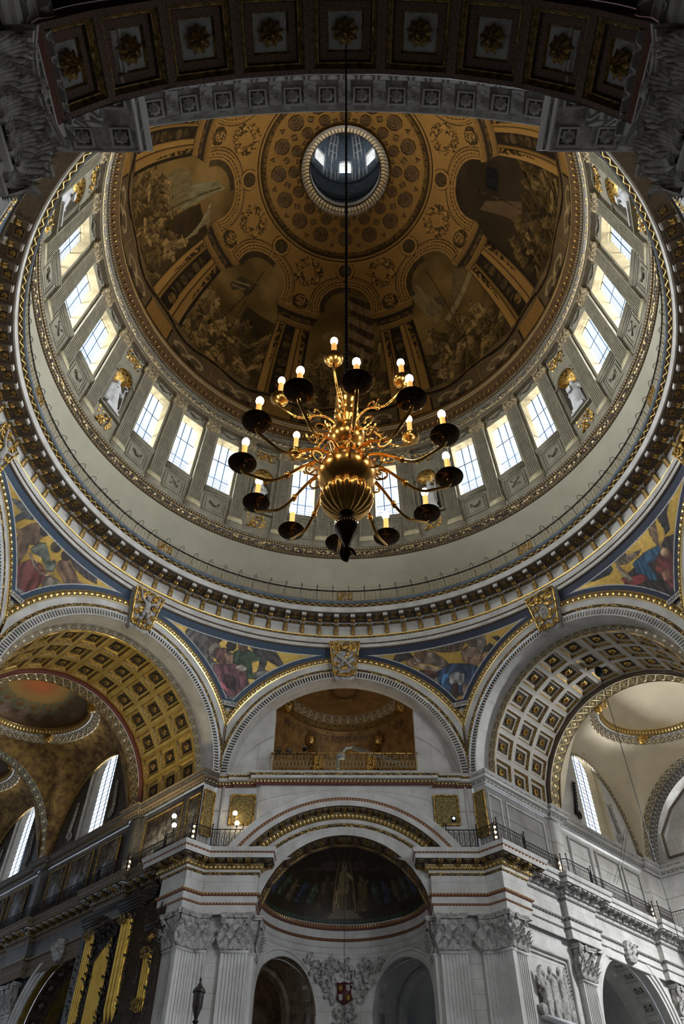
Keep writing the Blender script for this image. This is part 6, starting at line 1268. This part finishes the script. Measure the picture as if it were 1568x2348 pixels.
    for wc in (24.3, 34.7): giant(P, TR(s*6.7, wc, 0)@RZ(-PI/2 if s < 0 else PI/2)@TR(0, 0, -.15), 'B') 
    return
side_bay(-45, 2, True); side_bay(45, 1, False)
P = W[45]
frame_panel(P, [(-6.62, 19.1, 8.5), (-6.62, 22.9, 8.5), (-6.62, 22.9, 13.5), (-6.62, 19.1, 13.5)], .10, STONE)
frame_panel(P, [(-6.64, 19.35, 8.75), (-6.64, 22.65, 8.75), (-6.64, 22.65, 13.25), (-6.64, 19.35, 13.25)], .05, STONE)
# transept end wall
m = MB(); wall(m, -7, 7, 0, 28.5, [], lambda u, z: (u, 36.2, z)); part('end_wall', m, ASHLAR, P, smooth=0)
m = MB(); arch(m, (0, 21.35), 34.6, [(5.88, .4), (5.5, .5), (5.5, .9)]); part('end_arch', m, O_SWAVE, P)
for sg in (-1, 1): frame_panel(P, [(sg*5.1, 36.1, 21.9), (sg*2.4, 36.1, 21.9), (sg*2.4, 36.1, 26.0), (sg*4.0, 36.1, 24.9), (sg*5.1, 36.1, 23.5)], .08, SOFFIT)
m = MB()
for sg in (-1, 1):
    for e in range(8): m.inst(leaf(.4, .6, .2, 3, 6), ONW(sg*2.0, 35.95, 22.4+e*.5)@RY(sg*.3*(e % 3-1)))
part('gilt_festoon', m, GOLD, P)
wn = root('window_66', P.matrix_world.copy(), 'bright window in the transept end wall at the right picture edge', 'window', kind='structure')
gp = [(-1.5, 22.2), (1.5, 22.2)]+[(1.5*math.cos(t), 25+1.4*math.sin(t)) for t in np.linspace(0, PI, 13)]
m = MB(); m.add([(x, 36.0, z) for x, z in gp], np.arange(len(gp))[None, :]); part('pane', m, PANES, wn, smooth=0); frame_panel(wn, [(x, 35.95, z) for x, z in gp], .1, STONE, 'frame')
# ------------------------------------------------------------------ brass chandelier hanging from the near arch
def chandelier_parts():
    D = {}
    m = MB(); m.lathe([(.004, 4.50), (.03, 4.56), (.012, 4.62), (.028, 4.66), (.04, 4.70), (.072, 4.76), (.078, 4.80), (.05, 4.84), (.028, 4.87), (.05, 4.895)], 16); D['finial'] = (m, BRASS_D)
    m = MB(); m.tube(np.array([(.05*math.cos(t)*(1-t/12), .0, 4.56+.05*math.sin(t)) for t in np.linspace(0, 5, 10)]), .010, 5); D['hook'] = (m, BRASS_D)
    m = MB(); n = 120; th = np.linspace(0, 2*PI, n, endpoint=False); pr = np.array([(.05, 4.895), (.10, 4.92), (.145, 4.97), (.168, 5.03), (.168, 5.08), (.14, 5.12), (.11, 5.14)])
    rr = pr[:, 0][None, :]*(.90+.13*np.abs(np.sin(th*9)))[:, None]; m.grid(np.stack([rr*np.cos(th)[:, None], rr*np.sin(th)[:, None], np.broadcast_to(pr[:, 1], rr.shape)], -1), cu=True); D['gadrooned_bowl'] = (m, BRASS)
    m = MB(); t = np.linspace(-1.15, 1.2, 12); m.lathe([(.11, 5.13)]+[(.195*math.cos(a), 5.27+.165*math.sin(a)) for a in t]+[(.085, 5.43)], 40); D['globe'] = (m, BRASS)
    m = MB(); m.lathe([(.085, 5.43), (.12, 5.45), (.12, 5.48), (.07, 5.50), (.085, 5.54), (.06, 5.57)], 32)
    t = np.linspace(-1.2, 1.2, 10); m.lathe([(.05, 5.57)]+[(.128*math.cos(a), 5.69+.11*math.sin(a)) for a in t]+[(.05, 5.81)], 36); D['upper_globe'] = (m, BRASS)
    m = MB(); pr = [(.05, 5.81)]
    for k in range(6): z = 5.83+k*.075; pr += [(.062+.01*(k % 2), z), (.092-.003*k, z+.03), (.062, z+.06)]
    pr += [(.04, 6.3), (.022, 6.36), (.035, 6.39), (.01, 6.42)]; m.lathe(pr, 28); D['stem'] = (m, BRASS)
    return D
def arm_mesh(R0, R1, z0, z1, dip, r=.011):
    m = MB(); q = np.linspace(0, 1, 18); x = R0+(R1-R0)*q; z = z0+(z1-z0)*q-dip*np.sin(q*PI)**1.2+.07*np.sin(q*2*PI)
    x[-4:] = [R1-.02, R1+.0, R1+.005, R1]; z[-4:] = [z1-.095, z1-.06, z1-.03, z1-.01]
    m.tube(np.stack([x, 0*x, z], -1), r, 6)
    k = 8; m.ball((x[k], 0, z[k]), (.022, .02, .028), 8); m.tube([(x[k], 0, z[k]-.035), (x[k], 0, z[k]+.035)], [.008, .004], 4)
    t = np.linspace(0, 2.4*PI, 18); rr_ = .075*(1-t/(2.9*PI)); m.tube(np.stack([R0+.10+rr_*np.cos(t+PI), 0*t, z0-.085+rr_*np.sin(t+PI)], -1), .007, 5)
    t = np.linspace(0, 2.2*PI, 16); rr_ = .055*(1-t/(2.8*PI)); m.tube(np.stack([R0+.15+rr_*np.cos(-t), 0*t, z0+.075+rr_*np.sin(-t)], -1), .007, 5)
    return m
CH = chandelier_parts(); CHM = {k: v[0].mesh(k, v[1], 50) for k, v in CH.items()}
armA, armB = arm_mesh(.12, .685, 5.40, 5.32, .14).mesh('arm', BRASS, 60), arm_mesh(.08, .50, 5.80, 5.90, .07, .009).mesh('arm', BRASS, 60)
m = MB(); m.lathe([(.005, -.030), (.015, -.028), (.020, -.018), (.044, -.014), (.047, -.006), (.088, -.003), (.095, .004), (.088, .008), (.04, .006), (.022, .03)], 24); cupA = m.mesh('drip_pan', BRASS_D, 50)
m = MB(); m.lathe([(.006, -.045), (.018, -.04), (.05, -.03), (.066, -.005), (.06, .015), (.03, .012), (.022, .03)], 24); cupB = m.mesh('drip_pan', BRASS, 50)
m = MB(); m.lathe([(.0185, .02), (.0185, .185), (.012, .19)], 12); cdl = m.mesh('candle', CANDLE, 50)
m = MB(); m.lathe([(.010, .188), (.018, .198), (.026, .222), (.024, .243), (.013, .262), (.001, .268)], 12); blb = m.mesh('bulb', BULB, 80)
def chandelier(x, y, dz, lb, top, chain_lb):
    r = root('chandelier', TR(x, y, dz), lb, 'chandelier')
    for k, me in CHM.items(): obj(k, me, r)
    for n_, a0, st_, R, z, am, cu_ in ((12, 5, 30, .685, 5.32, armA, cupA), (6, -10, 60, .50, 5.90, armB, cupB)):
        for i in range(n_):
            a = math.radians(a0+i*st_); T = RZ(a-PI/2); ao = obj('arm', am, r, T)
            c = obj('drip_pan', cu_, r, T@TR(R, 0, z)); obj('candle', cdl, c); obj('bulb', blb, c)
    m = MB(); n = int((top-6.42-dz)/.018); q = np.arange(n); z = 6.42+dz+q*.018; m.tube(np.stack([x+0*z, y+0*z, z], -1), .010+.007*np.abs(np.sin(q*.9)), 6)
    tag(part('chain', m, IRON, None), chain_lb, 'chain'); return r
chandelier(.03, -18.72, 0, 'large two-tiered brass chandelier with eighteen lit candle bulbs hanging in front of the dome', 18.25, 'long dark beaded chain running from the overhead arch down to the chandelier')
chandelier(0, 18.4, -1.2, 'second brass chandelier hanging below the far apse arch, below the frame', 18.35, 'thin dark cable hanging straight down in front of the far apse')
F = W[45].matrix_world
def cable(nm, pts, r, lb): m = MB(); m.tube(pts, r, 5); return tag(part(nm, m, IRON, None), lb, 'cable')
p0 = F@Vector((.04, 21.44, 27.5)); cable('cable', [tuple(p0), (p0.x, p0.y, 4)], .018, 'thin cable hanging from the coffered vault of the right great arch')
m = MB(); m.lathe([(.02, 27.5), (.2, 27.35), (.26, 27.1), (.2, 26.9), (.05, 26.85)], 12, c=(p0.x, p0.y, 0)); tag(part('ceiling_boss', m, IRON, None), 'small dark winch boss on the right vault where the cable starts', 'fitting')
for i, dw in enumerate((0, .35)):
    a, b = F@Vector((-5.95, 32.3+dw, 22.9)), F@Vector((-5.75, 28.4+dw, 18.45)); cable('microphone_cable', [tuple(a), tuple((a+b)/2-Vector((0, 0, .25))), tuple(b)], .012, ['nearer of two thin cables slung to the right gallery railing', 'farther of two thin cables slung to the right gallery railing'][i])

# ------------------------------------------------------------------ iron railings and lamps on the main cornice
def iron_unit():
    m = MB()
    for i in range(6):
        x = -.45+i*.18; m.tube([(x, 0, 0), (x, 0, 1.02)], .014, 4)
        m.tube(cc(x+.09, .84, .06, 8)[:-1], .012, 3, close=True); m.tube(cc(x+.09, .2, .05, 7, -1, 4), .012, 3); m.tube([(x+.05, 0, .3), (x+.12, 0, .5), (x+.05, 0, .7)], .012, 3)
    m.box((.02, 0, 1.04), (1.08, .05, .035)); m.box((.02, 0, .06), (1.08, .04, .03)); return m
ir = iron_unit().mesh('baluster_panel', IRON)
def rail_along(nm, M, path, lb):
    r = root(nm, M@TR(0, 0, 17.36), lb, 'railing')
    for (a, b) in zip(path[:-1], path[1:]):
        a, b = Vector(a), Vector(b); L = (b-a).length; n = max(1, round(L/1.08)); ang = math.atan2(b.y-a.y, b.x-a.x)
        for i in range(n): c = a+(b-a)*((i+.5)/n); obj('baluster_panel', ir, r, TR(c.x, c.y, 0)@RZ(ang)@SC(L/n/1.08, 1, 1))
        m = MB(); m.tube([(a.x, a.y, 0), (a.x, a.y, 1.25)], .03, 5); m.ball((a.x, a.y, 1.3), .05, 6); part('post', m, IRON, r)
    return r
def c2s(sg, u, w_): v = W[45*sg].matrix_world.inverted()@Vector((u, w_, 0)); return (v.x, v.y)
rail_along('iron_railing', W[-45].matrix_world, [c2s(-1, -5.35, 16.85), c2s(-1, -6.95, 16.85), (5.72, 16.85), (5.72, 19.3), (5.95, 19.5), (5.95, 23.1), (5.7, 23.3), (5.7, 25.8), (5.95, 26), (5.95, 40)], 'dark iron railing along the shadowed left cornice and round the left pier')
rail_along('iron_railing', W[45].matrix_world, [c2s(1, 5.35, 16.85), c2s(1, 6.95, 16.85), (-5.72, 16.85), (-5.72, 19.3), (-5.95, 19.5), (-5.95, 23.1), (-5.7, 23.3), (-5.7, 25.8), (-5.95, 26), (-5.95, 33.3), (-5.7, 33.5), (-5.7, 35.2), (5, 35.2)], 'dark iron railing along the bright right cornice and round the right pier')
def gallery_lamp(M, lb):
    r = root('gallery_lamp', M, lb, 'lamp', 'lamp strips on the main cornice'); m = MB(); m.box((0, .09, .55), (.22, .05, 1.3)); m.tube([(0, .1, 1.2), (0, .1, 1.5)], [.03, .01], 4); part('stand', m, WOOD, r, smooth=0)
    for i in range(4): m = MB(); m.ball((0, 0, .15+.26*i), .062, 8); part('bulb', m, LAMPB, r)
FL, FR_ = W[-45].matrix_world, W[45].matrix_world
for F, u, w_, rz, lb in ((FL, 5.95, 17.0, PI*.75, 'strip of small bulbs at the corner of the left pier railing'), (FL, 6.15, 23.25, PI/2, 'strip of four small bulbs on the dark left gallery above the organ'), (FR_, -5.95, 17.0, -PI*.75, 'strip of small bulbs at the corner of the right pier railing'), (FR_, -6.15, 23.25, -PI/2, 'strip of small bulbs midway along the right gallery railing'), (FR_, -6.1, 33.45, -PI/2, 'strip of small bulbs at the far end of the right gallery railing')):
    gallery_lamp(F@TR(u, w_, 17.36)@RZ(rz+PI), lb)
def globe(M, lb):
    r = root('globe_lamp', M, lb, 'lamp', 'round globe lamps by the left pier'); m = MB(); m.ball((0, 0, 0), .125, 12); part('bulb', m, LAMPB, r); m = MB(); m.lathe([(.05, -.11), (.07, -.16), (.02, -.2), (.015, -.45)], 10); part('holder', m, IRON, r)
for M, lb in ((W[0].matrix_world@TR(-5.82, 16.6, 19.15), 'upper glowing globe in front of the left gold mosaic panel'), (W[0].matrix_world@TR(-5.66, 16.6, 18.62), 'lower glowing globe in front of the left gold mosaic panel'), (FL@TR(5.3, 18.05, 18.95), 'upper glowing globe left of the left pier over the organ'), (FL@TR(5.3, 17.9, 18.42), 'lower glowing globe left of the left pier over the organ')): globe(M, lb)
r = root('floodlight', W[0].matrix_world@TR(5.85, 17.05, 18.3), 'small black floodlight with bluish lens before the right gold panel', 'floodlight'); m = MB(); m.box((0, .05, .75), (.26, .2, .32)); m.tube([(0, .1, 0), (0, .1, .6)], .03, 5); part('housing', m, IRON, r, smooth=0); m = MB(); m.ball((0, -.08, .78), (.08, .03, .08), 8); part('lens', m, emis('lens_glow', (.6, .75, 1.), 1.2), r)

# ------------------------------------------------------------------ organ in the choir
org = root('pipe_organ', FL@TR(6.45, 22.88, -.12)@SC(1.0753), 'dark carved oak organ case with gilded pipes at lower left', 'organ')
def OL(w_): return w_-20.2   # local y of the case
PIPE = mat('gilded_pipe', (.78, .52, .10), (.60, .36, .05), .36, .55, scale=2)
m = MB(); m.box((.1, OL(20.1), 7.2), (.8, 7.6, 14.4)); part('case', m, WOOD, org, smooth=0)
m = MB()
for w0, w1, z, d in ((18.5, 20.2, 14.5, .35), (21.9, 23.4, 14.3, .35), (16.9, 17.5, 13.0, .1), (17.6, 24.0, 14.75, .1)):
    for e in range(4): m.box((.2-d*.5, OL((w0+w1)/2), z+.12*e), (.7+d*.3+.12*e, w1-w0+.16*e, .12))
part('cornice', m, WOOD, org, smooth=0)
def pipes(w0, w1, zb, zt, n, r, slope=0., x=-.42):
    for i in range(n):
        y = OL(w0+(w1-w0)*(i+.5)/n); zt_ = zt+slope*(i/(n-1)-.5); zm = zb+.32*(zt_-zb)*.5
        m = MB(); m.lathe([(.02, zb-.5), (r, zb), (r, zt_), (r*.85, zt_)], 12, c=(x, y, 0)); m.add([(x-r*.9, y-r*.5, zb+.1), (x-r*1.05, y, zb+.42), (x-r*.9, y+r*.5, zb+.1)], np.array([[0, 1, 2]])); part('pipe', m, PIPE, org)
pipes(18.85, 19.75, 10.3, 14.0, 3, .125); pipes(20.35, 21.65, 9.9, 13.1, 14, .038, -.9); pipes(22.15, 22.95, 9.8, 14.0, 4, .075); pipes(16.62, 17.25, 10.35, 12.1, 4, .058)
for w0, w1, zt in ((18.85, 19.75, 14.0), (22.15, 22.95, 14.0), (16.62, 17.25, 12.1)):
    m = leafpanel(w1-w0, .35, 14, 5, GOLD, .09); m2 = MB(); m2.inst(m, TR(-.55, OL((w0+w1)/2), zt)@RZ(PI/2)); m2.inst(m, TR(-.55, OL((w0+w1)/2), 10.1 if w0 < 18 else 9.6)@RZ(PI/2)); part('gilt_pipe_shade', m2, GOLD_D, org)
m = MB(); st = random.getstate(); random.seed(12)
for w_ in (18.6, 20.05, 20.28, 21.75, 22.05, 23.1, 17.5, 16.5):
    for e in range(30): m.inst(leaf(.12, .24, .10, 3, 5), TR(-.42-.08*rnd(), OL(w_)+(rnd()-.5)*.12, 8.5+e*.19)@RZ(PI/2+rnd()*.8)@RY((rnd()-.5)*2.5))
for e in range(26): m.inst(leaf(.35, .6, .25, 3, 6), TR(-.4, OL(20.3+rnd()*1.4), 13.0+rnd()*1.1)@RZ(PI/2)@RY((rnd()-.5)*3))
part('carved_ornament', m, WOOD, org)
for w_, z, p_, s_ in ((19.3, 15.1, 1, 1.05), (21.0, 15.0, 2, 1.15), (22.5, 14.95, 0, 1.1), (17.9, 15.1, 1, .95)):
    fg = obj('carved_angel', figure_mesh('carved_angel', robed(p_), WOOD, fold=.07), org, TR(-.05, OL(w_), z)@RZ(-PI/2)@SC(s_))
    m = MB()
    for sg in (-1, 1): m.inst(leaf(.4, 1.0, .2, 4, 8), TR(sg*.22, .12, 1.0)@RY(sg*.5))
    part('wing', m, WOOD, fg)
random.setstate(st)
m = MB(); m.inst(rosette(.2, 7, .1), TR(-.4, OL(16.95), 12.75)@RZ(PI/2)); 
for sg in (-1, 1): t = np.linspace(0, 2.5*PI, 14); m.tube(np.stack([0*t-.42, OL(16.95)+sg*(.28+.12*(1-t/9)*np.cos(t)), 12.7+.12*(1-t/9)*np.sin(t)], -1), .03, 4)
part('gilt_crest', m, GOLD, org)
# ------------------------------------------------------------------ right wall relief, apse relief with shield
rel = root('sculpture_group', FR_@TR(-6.45, 20.85, 10.5)@RZ(-PI/2), 'carved marble group of three draped figures inside the framed right wall panel', 'sculpture')
m = MB(); m.box((0, .06, -.08), (3.0, .4, .14)); part('ledge', m, MARBLE, rel, smooth=0)
for x, p_, s_, nm in ((-.55, 1, 1.28, 'standing_figure'), (.25, 0, 1.22, 'central_figure'), (.85, 2, 1.05, 'leaning_figure')):
    fg = obj(nm, figure_mesh(nm, robed(p_), STONE_D, fold=.08), rel, TR(x, 0.05, 0)@SC(s_, s_*.75, s_))
m = MB()
for e in range(9): m.inst(leaf(.26, .8, .12, 3, 7), TR(-.85+.06*e*.3, .12, .5+.16*e)@RY(-.5))
m.inst(leaf(.5, 1.3, .2, 5, 9), TR(1.15, .1, 1.0)@RY(.35)); part('wing', m, STONE_D, rel)
m = MB(); m.ball((-1.15, -.02, .35), (.3, .22, .33), 8); part('crouching_lamb', m, STONE_D, rel)
m = MB(); m.ball((1.3, 0, .25), (.32, .2, .26), 8); part('anchor_stone', m, STONE_D, rel)
m = MB(); m.tube([(1.25, 0, .3), (1.0, -.05, .75), (1.35, 0, 1.0)], .08, 5); part('anchor_ring', m, STONE_D, rel)
P = W[0]
ar = root('carved_relief', P.matrix_world@TR(0, 23.62, 9), 'carved stone foliage framing a red and gold shield between the apse arches', 'relief')
def ap(x, z, d): p_ = x/4.62; return (math.sin(p_)*(4.62-d), math.cos(p_)*(4.62-d)-4.5, z-9)
m = MB(); st = random.getstate(); random.seed(21)
for e in range(430):
    z = 9.5+4.6*rnd()**.75; h = .45+2.1*max(0, (z-11.6)/2.5)**1.5; x = (rnd()*2-1)*h
    if abs(x) < .62 and 11.8 < z < 13.45: continue
    c = ap(x, z, .06+.1*rnd()); 
    if e % 3 == 0: m.ball(c, .09+.06*rnd(), 6)
    else: m.inst(leaf(.26, .46, .2, 3, 5), TR(*c)@RZ(PI-x/4.62)@RY(rnd()*2*PI))
random.setstate(st); part('foliage', m, STONE_D, ar)
SHR, SHG = mat('shield_red', (.09, .018, .018), None, .5), mat('shield_gold', (.34, .22, .05), None, .4, .5)
def shieldpoly(s, x0=0, z0=0): return [(x0+x*s, z0+z*s) for x, z in ((-.5, .62), (-.3, .56), (0, .66), (.3, .56), (.5, .62), (.44, .1), (.5, -.35), (.22, -.52), (0, -.68), (-.22, -.52), (-.5, -.35), (-.44, .1))]
m = MB(); prism(m, shieldpoly(.82), -.12, .05, 0, TR(0, 0, 3.6)); sh = part('shield', m, SHR, ar, smooth=0)
for (x, z, mt) in ((-.2, .24, SHG), (.2, -.2, SHG), (-.2, -.2, STONE_D), (.2, .24, STONE_D)): m = MB(); prism(m, shieldpoly(.24, x, z), -.15, -.12, 0, TR(0, 0, 3.6)); part('shield_charge', m, mt, sh, smooth=0)
# apse passages
for sg in (-1, 1):
    pas = root('wall_passage', P.matrix_world@TR(sg*math.sin(3.75/4.62)*4.62, 19.12+math.cos(3.75/4.62)*4.62, 0)@RZ(-sg*3.75/4.62), 'vaulted passage behind the %s apse arch' % ('left' if sg < 0 else 'right'), 'passage', kind='structure')
    mt = mat('umber_vault', (.20, .15, .10), (.09, .065, .04), .8, scale=2) if sg < 0 else AISLE
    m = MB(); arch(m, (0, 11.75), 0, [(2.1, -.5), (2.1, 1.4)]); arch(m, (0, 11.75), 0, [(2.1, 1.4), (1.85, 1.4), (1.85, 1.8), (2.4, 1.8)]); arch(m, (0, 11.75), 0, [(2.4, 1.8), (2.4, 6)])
    for s2 in (-1, 1): m.grid(np.array([[(s2*x, y, z) for z in (0, 11.75)] for x, y in ((2.1, -.5), (2.1, 1.4), (1.85, 1.4), (1.85, 1.8), (2.4, 1.8), (2.4, 6))]))
    m.grid(np.array([[(x, 6, z) for z in (0, 14.2)] for x in (-2.3, 2.3)])); part('passage_vault', m, mt, pas)
    m = MB(); arch(m, (0, 11.75), -.14, [(2.1, .3), (2.1, -.10), (2.42, -.10), (2.46, -.18), (2.56, -.18), (2.56, .4)]); part('archivolt', m, STONE, pas)
    for s2 in (-1, 1): m = MB(); m.box((s2*2.33, .08, 5.85), (.46, .5, 11.8)); part('jamb', m, STONE, pas, smooth=0)
    d_ = pas.matrix_world; area('passage_fill', tuple(d_@Vector((0, 4.5, 8.5))), tuple(d_@Vector((0, 1.0, 13))), (2.5, 2.5), 14 if sg > 0 else 7, (.9, .95, 1) if sg > 0 else (1, .8, .55))  # unseen fill lamp added to brighten each passage, warm on the left
    ct = coffer_tile(.58, .6, [(.07, 0, 0), (.09, -.06, 0), (.15, -.06, 0), (.17, -.11, 0)]).mesh('coffer', [mt, DARKR], 0)
    for i in range(11):
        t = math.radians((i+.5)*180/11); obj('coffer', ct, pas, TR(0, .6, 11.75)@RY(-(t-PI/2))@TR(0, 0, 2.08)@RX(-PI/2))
    m = MB(); m.grid(np.array([[(x, 5.9, z) for z in (6, 13)] for x in (-.9, .9)])); part('dark_window', m, DARKR, pas)
# ------------------------------------------------------------------ lamp standard urn at the bottom left
m = MB(); r = root('urn_lamp', TR(-2.0, -10, 0), 'dark urn finial on a slender standard at bottom left of the left pier', 'finial')
m.lathe([(.001, 4.66), (.018, 4.63), (.012, 4.59), (.03, 4.57), (.035, 4.55), (.085, 4.50), (.09, 4.47), (.075, 4.46), (.07, 4.30), (.035, 4.20), (.02, 4.16), (.045, 4.13), (.02, 4.10), (.07, 4.06), (.075, 4.03), (.02, 4.0), (.02, 3.5)], 20); part('urn', m, WOOD, r)
m = MB(); m.lathe([(.02, 3.5), (.03, 3.4), (.028, .4), (.16, .3), (.2, 0)], 16); part('standard', m, WOOD, r)
